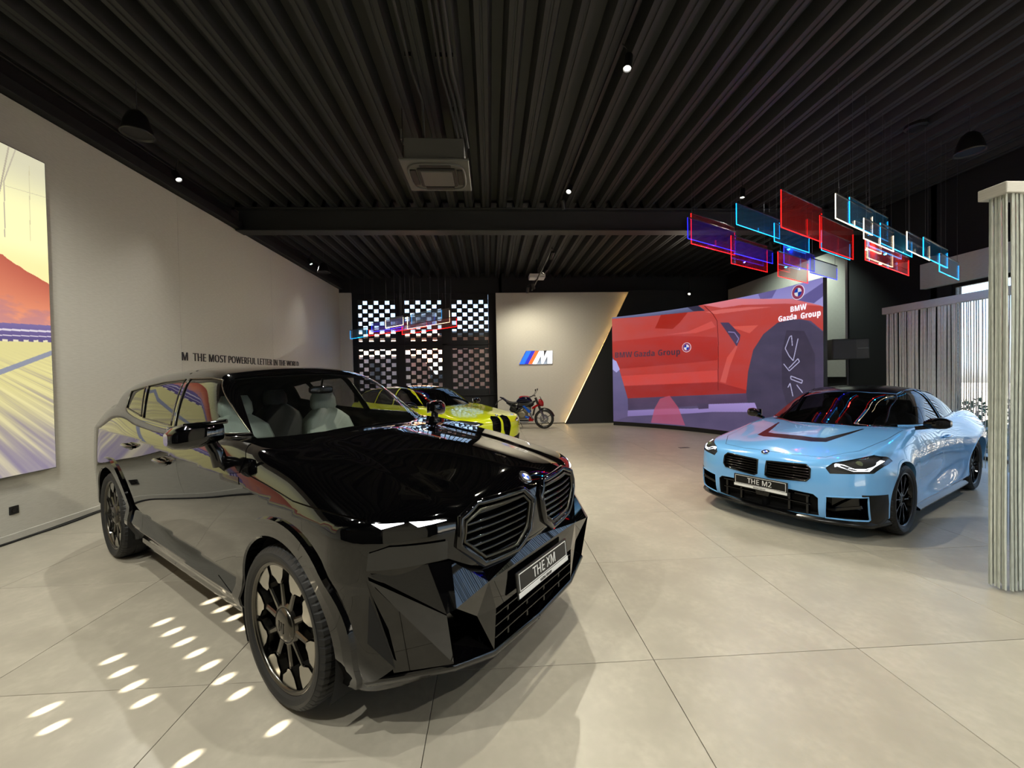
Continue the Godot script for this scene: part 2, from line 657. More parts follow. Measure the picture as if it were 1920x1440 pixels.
	for q in bars:
		b = MB.new()
		var wd := 0.17 if q[1] == 0.0 else 0.13
		b.slab(poly([q[1], 0, q[1] + wd, 0, q[1] + wd + 0.24, 0.43, q[1] + 0.24, 0.43]), 0.05, Transform3D.IDENTITY, 0.004)
		put(q[0], b, glow("emblem %s" % str(q[1]), q[2], 1.3), em)
	b = MB.new()
	b.slab(poly([0.43, 0, 0.58, 0, 0.73, 0.27, 0.74, 0, 0.80, 0, 0.95, 0.27, 0.95, 0, 1.10, 0, 1.12, 0.43, 0.93, 0.43, 0.83, 0.22, 0.82, 0.43, 0.67, 0.43]), 0.05, Transform3D.IDENTITY, 0.004)
	put("letter", b, glow("emblem white", Color(1, 1, 1), 1.5), em)
	b = MB.new()
	b.slab(poly([-0.01, -0.012, 1.11, -0.012, 1.13, 0.44, 0.23, 0.44]), 0.03, Transform3D(Basis.IDENTITY, Vector3(0, 0, -0.0)), 0.0)
	put("backplate", b, mats["chrome"], em)

func right_side() -> void:
	var wr := setting("wall_right")
	var b := MB.new()
	b.box(Vector3(RIGHT + 0.1, 2.6, -11.0), Vector3(0.2, 5.2, 7.2))
	put("dark_wall", b, mats["dark paint"], wr)
	b = MB.new()
	b.box(Vector3(RIGHT + 0.1, 4.2, -2.7), Vector3(0.2, 2.1, 9.6))
	put("dark_wall", b, mats["dark paint"], wr)
	b = MB.new()
	b.box(Vector3(RIGHT + 0.1, 1.6, -7.33), Vector3(0.2, 3.2, 0.36))
	put("dark_wall", b, mats["dark paint"], wr)
	# pale infill panel by the far corner
	b = MB.new()
	b.box(Vector3(RIGHT - 0.03, 3.0, -11.75), Vector3(0.06, 3.1, 4.8), 0.003)
	put("pale_panel", b, mats["wall plaster"], wr)
	# pale fascia over the shop window
	b = MB.new()
	b.box(Vector3(RIGHT - 0.05, 3.40, -2.8), Vector3(0.14, 0.48, 9.6), 0.004)
	put("fascia", b, mats["wall plaster"], wr)
	# shop window behind the curtain
	var win := setting("window_7")
	win.position = Vector3(RIGHT + 0.05, 0, 0)
	for k in 5:
		b = MB.new()
		b.box(Vector3(0, 1.55, -7.12 + k * 2.1), Vector3(0.08, 3.1, 0.06), 0.004)
		put("mullion", b, mats["black metal"], win)
		if k < 4:
			b = MB.new()
			b.box(Vector3(0, 1.56, -6.07 + k * 2.1), Vector3(0.012, 3.08, 2.03))
			put("glass", b, mats["clear glass"], win)
	for y in [0.03, 3.12]:
		b = MB.new()
		b.box(Vector3(0, y, -2.92), Vector3(0.08, 0.06, 8.5), 0.004)
		put("rail", b, mats["black metal"], win)
	# metal chain curtain along the window
	var rng := RandomNumberGenerator.new()
	rng.seed = 31
	var cm := mat("chain metal", Color(0.83, 0.85, 0.82), 0.45, 0.15)
	tri_tex(cm, noise_tex(41, 0.05, [[0.0, Color(0.80, 0.80, 0.79)], [0.5, Color(0.93, 0.93, 0.92)], [1.0, Color(1, 1, 1)]], 256), Vector3(9.0, 0.8, 9.0))
	var cu := thing("chain_curtain", "long metal chain curtain hanging before the shop window behind the blue coupe", "curtain", Vector3(7.72, 0, 0))
	b = MB.new()
	b.box(Vector3(0, 2.745, -3.85), Vector3(0.10, 0.13, 7.55), 0.004)
	put("head_rail", b, mats["wall plaster"], cu)
	var d := 7.6
	while d > 0.2:
		var dense := d > 6.42
		var w := rng.randf_range(0.030, 0.055) if dense else rng.randf_range(0.008, 0.022)
		var off := rng.randf_range(-0.018, 0.018)
		b = MB.new()
		strand(b, Vector3(off, 2.68, -d + w * 0.5), w, 2.65, rng, 0.010 if dense else 0.003)
		put("strand", b, cm, cu)
		d -= w + (rng.randf_range(-0.004, 0.001) if dense else rng.randf_range(0.010, 0.034))
	# a second curtain, on its own frame near the camera
	cu = thing("chain_curtain", "free-standing metal chain curtain with a pale box head, nearest its end post", "curtain", Vector3(3.585, 0, -2.69))
	b = MB.new()
	b.box(Vector3(1.5, 2.852, -0.055), Vector3(3.0, 0.078, 0.17), 0.004)
	put("head_rail", b, mats["wall plaster"], cu)
	var tones := [cm]
	for k in 2:
		var cv: StandardMaterial3D = cm.duplicate()
		cv.albedo_color = [Color(0.70, 0.72, 0.69), Color(0.90, 0.92, 0.89)][k]
		tones.append(cv)
	for side in 2:
		var x := 0.035
		while x < (2.9 if side == 0 else 0.5):
			var w := rng.randf_range(0.010, 0.020) if x < 0.8 else 0.06
			b = MB.new()
			strand(b, Vector3(x + w * 0.5, 2.82, 0.0 - side * 0.10 + rng.randf_range(-0.014, 0.014)), w, 2.80, rng, 0.006, true)
			put("strand", b, tones[rng.randi_range(0, 2)], cu)
			x += w + rng.randf_range(-0.002, 0.002)
	for k in 7:
		b = MB.new()
		strand(b, Vector3(0.035 + rng.randf_range(-0.006, 0.006), 2.82, 0.0 - 0.015 * k), 0.015, 2.80, rng, 0.005)
		put("strand", b, tones[rng.randi_range(0, 2)], cu)

# a hanging strip of fine chain: a shallow folded ribbon with a wandering edge
func strand(b: MB, top: Vector3, w: float, h: float, rng: RandomNumberGenerator, fold: float, across := false) -> void:
	var rows := 9
	var cols := 5
	var rings := []
	var ph := rng.randf() * TAU
	for i in rows:
		var row := []
		var y := -h * i / (rows - 1.0)
		var sway := 0.004 * sin(ph + i * 0.9)
		for k in cols:
			var u := (k / (cols - 1.0) - 0.5) * w
			var f := fold * cos(TAU * (k / (cols - 1.0)) + ph) + sway
			row.append(top + (Vector3(u, y, f) if across else Vector3(f, y, u)))
		rings.append(row)
	b.skin(rings, false, false)

func rear_wall() -> void:
	var wr := setting("wall_rear")
	var z := 1.15
	var b := MB.new()
	sun_spots()
	# thin plate whose slots let the low sun through
	var holes := []
	for q in SUN_SPOTS:
		var k: float = (z + 0.01 + q[1]) / 0.85
		var hx: float = q[0] - 0.53 * k
		var hy: float = 0.70 * k
		holes.append([hx + 2.85, hy - 3.2, q[2], q[3]])
	var hb := holed(4.3, 2.6, 0.012, holes)
	var s := put("slotted_screen", hb, mats["black metal"], wr)
	s.position = Vector3(-2.85, 3.2, z + 0.012)
	# wall round it, with two deep checker windows low in the corner
	for e in [[-5.04, 2.6, 0.10, 5.2], [-2.85, 0.15, 4.3, 0.3], [-1.95, 1.10, 2.5, 1.6], [-2.85, 4.85, 4.3, 0.7]]:
		b = MB.new()
		b.box(Vector3(e[0], e[1], z + 0.06), Vector3(e[2], e[3], 0.12))
		put("dark_wall", b, mats["dark paint"], wr)
	var n := 7
	for c in 2:
		n += 1
		var win := setting("window_%d" % n)
		win.position = Vector3(-4.55 + c * 0.9, 1.10, z)
		put("screen", holed(0.9, 1.6, 0.12, checker(0.78, 1.46, 0.085, 0.085, 0.062, 0.062, c, 0, 0)), mats["black metal"], win).position = Vector3(0, 0, 0.13)
	b = MB.new()
	b.box(Vector3(0.62, 2.6, z + 0.06), Vector3(2.9, 5.2, 0.12), 0.003)
	put("pale_panel", b, mats["wall plaster"], wr)
	b = MB.new()
	b.box(Vector3(5.4, 3.9, z + 0.06), Vector3(6.6, 2.6, 0.12))
	put("dark_wall", b, mats["dark paint"], wr)
	b = MB.new()
	b.box(Vector3(2.4, 2.6, z + 0.06), Vector3(0.8, 5.2, 0.12))
	put("dark_wall", b, mats["dark paint"], wr)
	var ca := thing("shade_slab", "added sun-blocking canopy outside the glazed front", "shade_slab", Vector3(5.6, 0, z + 0.12))  # unseen slab, added to stop direct sun entering through the glazing
	b = MB.new()
	b.box(Vector3(0, 2.75, 2.4), Vector3(9.5, 0.15, 4.8), 0.01)
	put("slab", b, mats["dark paint"], ca)
	n += 1
	var win := setting("window_%d" % n)
	win.position = Vector3(0, 0, z + 0.06)
	for k in 4:
		b = MB.new()
		b.box(Vector3(2.8 + k * 1.92, 1.3, 0), Vector3(0.06, 2.6, 0.08), 0.004)
		put("mullion", b, mats["black metal"], win)
		if k < 3:
			b = MB.new()
			b.box(Vector3(3.76 + k * 1.92, 1.3, 0), Vector3(1.86, 2.6, 0.012))
			put("glass", b, mats["clear glass"], win)

# where the sun reaches the floor: x, depth, slot width, slot height
var SUN_SPOTS := []
func sun_spots() -> void:
	# one lattice of slots, as the patches on the floor show it
	for j in [[-0.36, [0, 1]], [0.0, [0, 1, 2, 3, 6]], [0.36, [0, 1, 2, 3, 4, 5, 6, 8]], [0.72, [1, 2, 3, 4]]]:
		for i in j[1]:
			SUN_SPOTS.append([-2.225 + 0.152 * i, 2.47 + j[0] - 0.115 * i, 0.042, 0.042])
	for q in [[-2.34, 2.593], [-2.344, 2.957], [-2.347, 2.247], [-1.67, 2.073]]:
		SUN_SPOTS.append([q[0], q[1], 0.008, 0.03])
func outside() -> void:
	var b := MB.new()
	b.box(Vector3(0, -0.3, -10), Vector3(120, 0.2, 120))
	var g := setting("ground")
	put("paving", b, mat("paving", Color(0.45, 0.44, 0.42), 0.9), g)
	var h := thing("building", "pink and terracotta building seen through the checker windows", "building", Vector3(-7, -0.2, -20.0))
	var cols := [Color(0.88, 0.80, 0.78), Color(0.90, 0.78, 0.72), Color(0.94, 0.68, 0.56), Color(0.96, 0.62, 0.46)]
	for k in 4:
		b = MB.new()
		b.box(Vector3(-1.2 + k * 2.9, 1.9, -2), Vector3(2.9, 3.8, 4))
		put("wall", b, mat("facade %d" % k, cols[k], 0.9), h)
		b = MB.new()
		b.box(Vector3(-1.4 + k * 2.9, 2.1, 0.02), Vector3(0.6, 1.0, 0.08), 0.01)
		put("window", b, mat("far glass", Color(0.3, 0.33, 0.36), 0.2), h)
	b = MB.new()
	b.box(Vector3(3.1, 3.94, -1.9), Vector3(12.2, 0.2, 4.3), 0.02)
	put("roof_edge", b, mat("roof grey", Color(0.5, 0.5, 0.5), 0.8), h)
	h = thing("building", "unseen grey block added to shade the far facade, standing along the outside of the left wall", "building", Vector3(-10.2, -0.2, -7.5))
	b = MB.new()
	b.box(Vector3(0, 3.2, 0), Vector3(8.0, 6.4, 16.0), 0.02)
	put("wall", b, mat("sun_blocker", Color(0.55, 0.54, 0.52), 0.9), h)
	b = MB.new()
	b.box(Vector3(0, 6.45, 0), Vector3(8.3, 0.14, 16.3), 0.02)
	put("parapet", b, mats["roof grey"], h)
	var hg := thing("hedge", "clipped green hedge outside the shop window beyond the chain curtain", "hedge", Vector3(11.2, -0.2, -6.5))
	var rng := RandomNumberGenerator.new()
	rng.seed = 8
	b = MB.new()
	for k in 5000:
		var p := Vector3(rng.randf_range(-0.5, 0.5), rng.randf_range(0.0, 1.1), rng.randf_range(-4.5, 4.5))
		var r := Basis.from_euler(Vector3(rng.randf() * TAU, rng.randf() * TAU, rng.randf() * TAU)) * 0.06
		b.quad(p + r * Vector3(-1, 0, 0), p + r * Vector3(0, 0.5, 0), p + r * Vector3(1, 0, 0), p + r * Vector3(0, -0.5, 0))
	var lf := put("foliage", b, mat("leaf green", Color(0.22, 0.36, 0.10), 0.6), hg)
	lf.set_meta("kind", "stuff")
	b = MB.new()
	for k in 16:
		b.tube([Vector3(0, 0, -4.3 + k * 0.57), Vector3(0.05, 0.8, -4.25 + k * 0.57)], 0.02, 6)
	lf = put("stems", b, mat("bark", Color(0.2, 0.15, 0.1), 0.9), hg)
	lf.set_meta("kind", "stuff")

func spot(called: String, label: String, at: Vector3, aim: Vector3, energy: float, angle: float, warm: Color, group := "track spotlights", glare := 6.0, hang := DECK) -> void:
	var t := thing(called, label, "spotlight", at, 0.0, group)
	var dir := (aim - at).normalized()
	var x := Transform3D(Basis.looking_at(dir, Vector3(0, 0, 1) if absf(dir.y) > 0.95 else Vector3.UP), Vector3.ZERO)
	var lay := Transform3D(x.basis * Basis(Vector3.RIGHT, PI / 2), Vector3.ZERO)   # its y axis points back along the lamp
	var b := MB.new()
	b.lathe([Vector2(0, 0.17), Vector2(0.042, 0.17), Vector2(0.045, 0.16), Vector2(0.045, 0.0), Vector2(0.040, 0.0), Vector2(0.038, 0.02)], lay, 20)
	put("housing", b, mats["black metal"], t)
	b = MB.new()
	b.lathe([Vector2(0.0, 0.018), Vector2(0.038, 0.018)], lay, 20)
	put("lens", b, glow("lamp lens " + str(glare), warm, glare), t)
	b = MB.new()
	b.tube([x.basis * Vector3(0, 0, 0.09), Vector3(0, 0.13, 0) + x.basis * Vector3(0, 0, 0.09), Vector3(1.42 - at.x if hang < DECK and absf(at.x - 1.42) < 0.4 else 0.0, hang - at.y, 0)], 0.008, 6)
	put("arm", b, mats["black metal"], t)
	var l := SpotLight3D.new()
	l.name = "beam"
	t.add_child(l)
	l.transform = Transform3D(x.basis, x.basis * Vector3(0, 0, -0.012))
	l.light_color = warm
	l.light_energy = energy * 0.40
	l.light_size = 0.03
	l.spot_range = 40.0
	l.spot_attenuation = 2.0
	l.spot_angle = angle
	l.spot_angle_attenuation = 0.7
	l.shadow_enabled = true

const WARM := Color(1.0, 0.965, 0.87)
const NEUTRAL := Color(1.0, 0.99, 0.945)
func lamps() -> void:
	# ceiling track
	var tr := thing("lighting_track", "thin black lighting track running along the ceiling toward the logo wall", "light track", Vector3(1.42, 0, 0))
	var b := MB.new()
	b.box(Vector3(0, DECK - 0.018, -3.6), Vector3(0.036, 0.036, 9.4), 0.003)
	put("rail", b, mats["black metal"], tr)
	tr = thing("lighting_track", "short black lighting track hung lower beyond the steel beam", "light track", Vector3(1.42, 0, 0))
	b = MB.new()
	b.box(Vector3(0, 4.42, -11.2), Vector3(0.036, 0.036, 4.4), 0.003)
	put("rail", b, mats["black metal"], tr)
	for d in [9.2, 11.2, 13.2]:
		b = MB.new()
		b.tube([Vector3(0, 4.43, -d), Vector3(0, DECK, -d)], 0.004, 6)
		put("hanger", b, mats["black metal"], tr)
	spot("track_spotlight", "bright ceiling spotlight over the floor between the black car and the blue coupe", Vector3(1.47, 4.75, -4.2), Vector3(0.6, 0, -3.2), 26.0, 60.0, WARM, "track spotlights", 6.0, DECK - 0.037)
	spot("track_spotlight", "bright spotlight hanging just before the steel beam", Vector3(1.40, 4.75, -7.0), Vector3(-0.2, 0.8, -4.2), 26.0, 58.0, WARM, "track spotlights", 6.0, DECK - 0.037)
	spot("track_spotlight", "small spotlight tucked behind another, under the steel beam", Vector3(1.44, 4.70, -7.62), Vector3(2.6, 0.5, -9.0), 20.0, 60.0, WARM, "track spotlights", 4.0, DECK - 0.037)
	spot("track_spotlight", "unlit-looking small spotlight beyond the beam on the lowered track", Vector3(1.42, 4.27, -9.3), Vector3(0.2, 0.5, -12.5), 10.0, 50.0, WARM, "lowered track spotlights", 0.6, 4.40)
	spot("track_spotlight", "second small spotlight beyond the beam on the lowered track", Vector3(1.42, 4.27, -10.6), Vector3(-2.0, 0.5, -9.5), 14.0, 55.0, WARM, "lowered track spotlights", 0.6, 4.40)
	spot("track_spotlight", "right one of the two spotlights shining before the cream logo wall", Vector3(1.30, 4.12, -11.76), Vector3(2.2, 1.2, -13.75), 10.0, 62.0, WARM, "spotlights by the logo wall", 6.0, 4.40)
	spot("track_spotlight", "left one of the two spotlights shining before the cream logo wall", Vector3(1.14, 4.07, -12.05), Vector3(1.0, 0.9, -13.75), 7.5, 62.0, WARM, "spotlights by the logo wall", 6.0, 4.40)
	spot("wall_spotlight", "bright spotlight at the top of the pale left wall", Vector3(-4.72, 4.72, -6.6), Vector3(-1.6, 0, -5.4), 24.0, 48.0, NEUTRAL, "left wall spotlights")
	spot("wall_spotlight", "small spotlight at the far end of the pale left wall", Vector3(-4.74, 4.72, -11.3), Vector3(-1.8, 0, -10.4), 18.0, 48.0, NEUTRAL, "left wall spotlights", 3.0)
	spot("screen_spotlight", "round glaring spotlight on the dark wall above the video screen", Vector3(6.55, 4.2, -13.1), Vector3(3.2, 0, -9.0), 18.0, 60.0, WARM, "far wall spotlights", 9.0)
	spot("wall_spotlight", "added spotlight under the ceiling brightening the pale panel beside the video wall", Vector3(7.3, 4.80, -10.2), Vector3(8.5, 2.6, -10.8), 15.0, 60.0, Color(0.92, 1.0, 0.95), "far wall spotlights", 3.0)  # extra lamp, added to brighten the pale panel
	# more of the same fittings behind and above the camera
	var more := [[Vector3(1.44, 4.75, -1.6), Vector3(0.9, 0, -1.8), 18.0], [Vector3(-1.6, 4.75, 0.5), Vector3(-1.6, 0, -1.0), 24.0], [Vector3(-2.9, 4.75, -0.6), Vector3(-2.9, 0, -2.6), 30.0], [Vector3(-3.4, 4.75, -2.6), Vector3(-3.6, 0, -3.8), 22.0],
		[Vector3(4.4, 4.75, -2.0), Vector3(4.0, 0, -3.4), 20.0], [Vector3(3.2, 4.75, 0.8), Vector3(2.4, 0, -1.0), 18.0], [Vector3(0.2, 4.75, 1.2), Vector3(0.4, 0, -0.6), 12.0], [Vector3(4.6, 4.75, -7.2), Vector3(4.0, 0, -6.8), 16.0]]
	for q in more:
		spot("ceiling_spotlight", "ceiling spotlight above the cars, behind the viewer", q[0], q[1], q[2], 64.0, NEUTRAL, "ceiling spotlights out of view")

# one hanging acrylic leaf with a lit edge: left edge at a, running w along the row direction
func leaf(tone: Color, tube_tone: Color, a: Vector3, h: float, w: float, label: String, bright := 5.0, edges := "lbr", turn := 29.5, group := "hanging neon panels") -> void:
	var t := thing("acrylic_leaf", label, "light panel", a, deg_to_rad(turn), group)
	var b := MB.new()
	b.box(Vector3(w * 0.5, h * 0.5, 0), Vector3(w, h, 0.008))
	put("sheet", b, pane("acrylic " + str(tone), tone, 0.24), t)
	var gm := glow("neon " + str(tube_tone) + str(bright), tube_tone, bright)
	var thick := 0.0048
	var seg := {"l": [Vector3(0, 0, 0), Vector3(0, h, 0)], "b": [Vector3(0, 0, 0), Vector3(w, 0, 0)], "r": [Vector3(w, 0, 0), Vector3(w, h * 0.86, 0)]}
	for e in edges:
		b = MB.new()
		b.tube(seg[e], thick if e != "r" else 0.003, 8)
		put("neon_tube", b, gm, t)
	b = MB.new()
	b.box(Vector3(w * 0.5, h + 0.008, 0), Vector3(w, 0.014, 0.014), 0.002)
	put("top_bar", b, mats["black metal"], t)
	for f in [0.08, 0.92]:
		b = MB.new()
		b.tube([Vector3(w * f, h, 0), Vector3(w * f, DECK - a.y - 0.004, 0)], 0.0022, 5)
		put("wire", b, mats["wire"], t)
	var l := OmniLight3D.new()
	l.name = "glow"
	t.add_child(l)
	l.position = Vector3(w * 0.5, -0.02, 0)
	l.light_color = tube_tone
	l.light_energy = 0.02 * bright
	l.light_size = 0.01
	l.omni_range = 20.0
	l.omni_attenuation = 2.0
	l.shadow_enabled = true

func ipoly(im: Image, pts: Array, c: Color, c2 = null, a := 1.0) -> void:
	var w := im.get_width()
	var h := im.get_height()
	var p := []
	var lo := 1e9
	var hi := -1e9
	for i in range(0, pts.size(), 2):
		var q := Vector2(pts[i] * w, pts[i + 1] * h)
		p.append(q)
		lo = minf(lo, q.y); hi = maxf(hi, q.y)
	for y in range(maxi(0, int(lo)), mini(h - 1, int(hi)) + 1):
		var xs := []
		for i in p.size():
			var s: Vector2 = p[i]
			var e: Vector2 = p[(i + 1) % p.size()]
			if (s.y <= y) != (e.y <= y):
				xs.append(s.x + (y - s.y) / (e.y - s.y) * (e.x - s.x))
		xs.sort()
		var col := c
		if c2 != null:
			col = c.lerp(c2, clampf((y - lo) / maxf(1.0, hi - lo), 0, 1))
		for k in range(0, xs.size() - 1, 2):
			var x0 := clampi(roundi(xs[k]), 0, w)
			var x1 := clampi(roundi(xs[k + 1]), 0, w)
			if a >= 1.0:
				im.fill_rect(Rect2i(x0, y, x1 - x0, 1), col)
			else:
				for x in range(x0, x1):
					im.set_pixel(x, y, im.get_pixel(x, y).lerp(col, a))

func iline(im: Image, pts: Array, width: float, c: Color) -> void:
	var asp := float(im.get_width()) / im.get_height()
	for i in range(0, pts.size() - 2, 2):
		var a := Vector2(pts[i] * asp, pts[i + 1])
		var b := Vector2(pts[i + 2] * asp, pts[i + 3])
		var o := (b - a).orthogonal().normalized() * width * 0.5
		ipoly(im, [(a.x + o.x) / asp, a.y + o.y, (b.x + o.x) / asp, b.y + o.y, (b.x - o.x) / asp, b.y - o.y, (a.x - o.x) / asp, a.y - o.y], c)

func screen_picture() -> Image:
	var im := Image.create(1024, 588, false, Image.FORMAT_RGB8)
	im.fill(Color(0.30, 0.27, 0.40))
	var red := Color(0.78, 0.27, 0.23)
	ipoly(im, [0, 0, 1, 0, 1, 0.2, 0, 0.2], Color(0.20, 0.20, 0.28))
	ipoly(im, [0.60, -0.02, 1.0, -0.02, 1.0, 0.2, 0.884, 0.09, 0.638, 0.03], Color(0.55, 0.54, 0.82), Color(0.68, 0.66, 0.90))
	ipoly(im, [0.90, 0.10, 1.0, 0.03, 1.0, 0.11, 0.967, 0.14], Color(0.38, 0.36, 0.60))
	ipoly(im, [0.74, 0.0, 0.82, 0.0, 0.80, 0.05, 0.75, 0.04], Color(0.40, 0.38, 0.62))
	ipoly(im, [0, 0.0, 0.454, 0.0, 0.638, 0.0, 0.884, 0.084, 1.0, 0.171, 1.0, 0.317, 0.956, 0.245, 0.912, 0.221, 0.824, 0.222, 0.762, 0.287, 0.716, 0.392, 0.692, 0.546, 0.682, 0.704, 0.078, 0.775, 0.034, 0.494, 0, 0.381], red, Color(0.74, 0.17, 0.13))
	ipoly(im, [0, 0.0, 0.454, 0.0, 0.486, 0.045, 0.30, 0.035, 0, 0.012], Color(0.42, 0.47, 0.62), Color(0.30, 0.30, 0.42))
	ipoly(im, [0.40, 0.0, 0.454, 0.0, 0.486, 0.05, 0.43, 0.04], Color(0.16, 0.16, 0.24))
	ipoly(im, [0.476, 0.0, 0.638, 0.0, 0.884, 0.084, 0.998, 0.167, 0.855, 0.105, 0.666, 0.055, 0.569, 0.05], Color(0.93, 0.52, 0.55), Color(0.90, 0.42, 0.42))
	ipoly(im, [0.486, 0.06, 0.569, 0.06, 0.70, 0.08, 0.80, 0.11, 0.70, 0.10, 0.54, 0.09], Color(0.90, 0.40, 0.36))
	ipoly(im, [0, 0.23, 0.30, 0.22, 0.546, 0.27, 0.55, 0.361, 0.546, 0.451, 0.041, 0.494, 0, 0.381], Color(0.74, 0.17, 0.13), Color(0.66, 0.13, 0.10))
	ipoly(im, [0.033, 0.563, 0.545, 0.53, 0.548, 0.62, 0.06, 0.655], Color(0.84, 0.25, 0.21))
	ipoly(im, [0.06, 0.66, 0.548, 0.625, 0.682, 0.68, 0.682, 0.704, 0.078, 0.775], Color(0.62, 0.12, 0.10))
	ipoly(im, [0.26, 0.03, 0.40, 0.04, 0.358, 0.117, 0.32, 0.165, 0.228, 0.142], Color(0.66, 0.12, 0.06))
	ipoly(im, [0.60, 0.20, 0.74, 0.22, 0.70, 0.27, 0.66, 0.24], Color(0.88, 0.34, 0.28))
	ipoly(im, [0.40, 0.20, 0.52, 0.14, 0.54, 0.19, 0.44, 0.22, 0.28, 0.21], Color(0.86, 0.32, 0.28))
	ipoly(im, [0.762, 0.287, 0.824, 0.222, 0.884, 0.215, 0.94, 0.237, 1.0, 0.321, 1.0, 1.0, 0.80, 0.93, 0.734, 0.835, 0.688, 0.777, 0.682, 0.704, 0.692, 0.546, 0.716, 0.392], Color(0.235, 0.225, 0.32), Color(0.20, 0.18, 0.27))
	ipoly(im, [0.86, 0.28, 0.93, 0.30, 0.97, 0.45, 0.97, 0.70, 0.93, 0.85, 0.87, 0.83, 0.84, 0.66, 0.84, 0.42], Color(0.17, 0.16, 0.235))
	for s in [[0.854, 0.399, 0.872, 0.327, 0.88, 0.319, 0.883, 0.385], [0.854, 0.399, 0.87, 0.45, 0.886, 0.482, 0.906, 0.342], [0.847, 0.499, 0.87, 0.547, 0.911, 0.489, 0.905, 0.47, 0.868, 0.53], [0.876, 0.58, 0.922, 0.608, 0.919, 0.626, 0.876, 0.60, 0.876, 0.58], [0.864, 0.655, 0.873, 0.627, 0.884, 0.711], [0.899, 0.636, 0.922, 0.685]]:
		iline(im, s, 0.006, Color(0.78, 0.78, 0.92))
	ipoly(im, [0.562, 0.161, 0.603, 0.17, 0.658, 0.273, 0.654, 0.31, 0.64, 0.356], Color(0.25, 0.20, 0.32))
	iline(im, [0.60, 0.24, 0.63, 0.25, 0.65, 0.30, 0.64, 0.33], 0.008, Color(0.55, 0.50, 0.70))
	iline(im, [0.484, 0.01, 0.526, 0.085, 0.547, 0.146, 0.552, 0.316, 0.548, 0.688], 0.005, Color(0.42, 0.06, 0.06))
	ipoly(im, [0.558, 0.62, 0.594, 0.432, 0.636, 0.35, 0.644, 0.356, 0.608, 0.499, 0.586, 0.631], Color(0.86, 0.32, 0.27))
	ipoly(im, [0.078, 0.775, 0.682, 0.709, 0.688, 0.767, 0.543, 0.802, 0.069, 0.884], Color(0.30, 0.22, 0.33), Color(0.24, 0.20, 0.31))
	ipoly(im, [0, 0.381, 0.034, 0.494, 0.078, 0.775, 0.08, 0.945, 0, 1.0], Color(0.40, 0.40, 0.58), Color(0.34, 0.30, 0.46))
	ipoly(im, [0.0, 0.40, 0.02, 0.42, 0.038, 0.50, 0.02, 0.53, 0.0, 0.50], Color(0.70, 0.70, 0.95))
	ipoly(im, [0.077, 0.89, 0.30, 0.855, 0.412, 0.845, 0.49, 0.83, 0.50, 0.80, 0.721, 0.769, 0.737, 0.834, 0.52, 0.86, 0.404, 0.886, 0.076, 0.945], Color(0.66, 0.58, 0.84), Color(0.50, 0.44, 0.68))
	ipoly(im, [0.44, 0.80, 0.50, 0.795, 0.50, 0.835, 0.45, 0.845], Color(0.24, 0.20, 0.31))
	ipoly(im, [0.20, 0.99, 0.22, 0.86, 0.25, 0.77, 0.30, 0.74, 0.345, 0.84, 0.38, 0.99], Color(0.80, 0.30, 0.38), Color(0.72, 0.30, 0.42), 0.75)
	im.resize(512, 294, Image.INTERPOLATE_BILINEAR)
	var n := FastNoiseLite.new()
	n.seed = 4
	n.frequency = 0.012
	for y in 294:
		for x in 512:
			im.set_pixel(x, y, im.get_pixel(x, y).lerp(Color(0.62, 0.52, 0.68), 0.12 + 0.10 * n.get_noise_2d(x, y * 2.0)))
	im.resize(1024, 588, Image.INTERPOLATE_CUBIC)
	return im

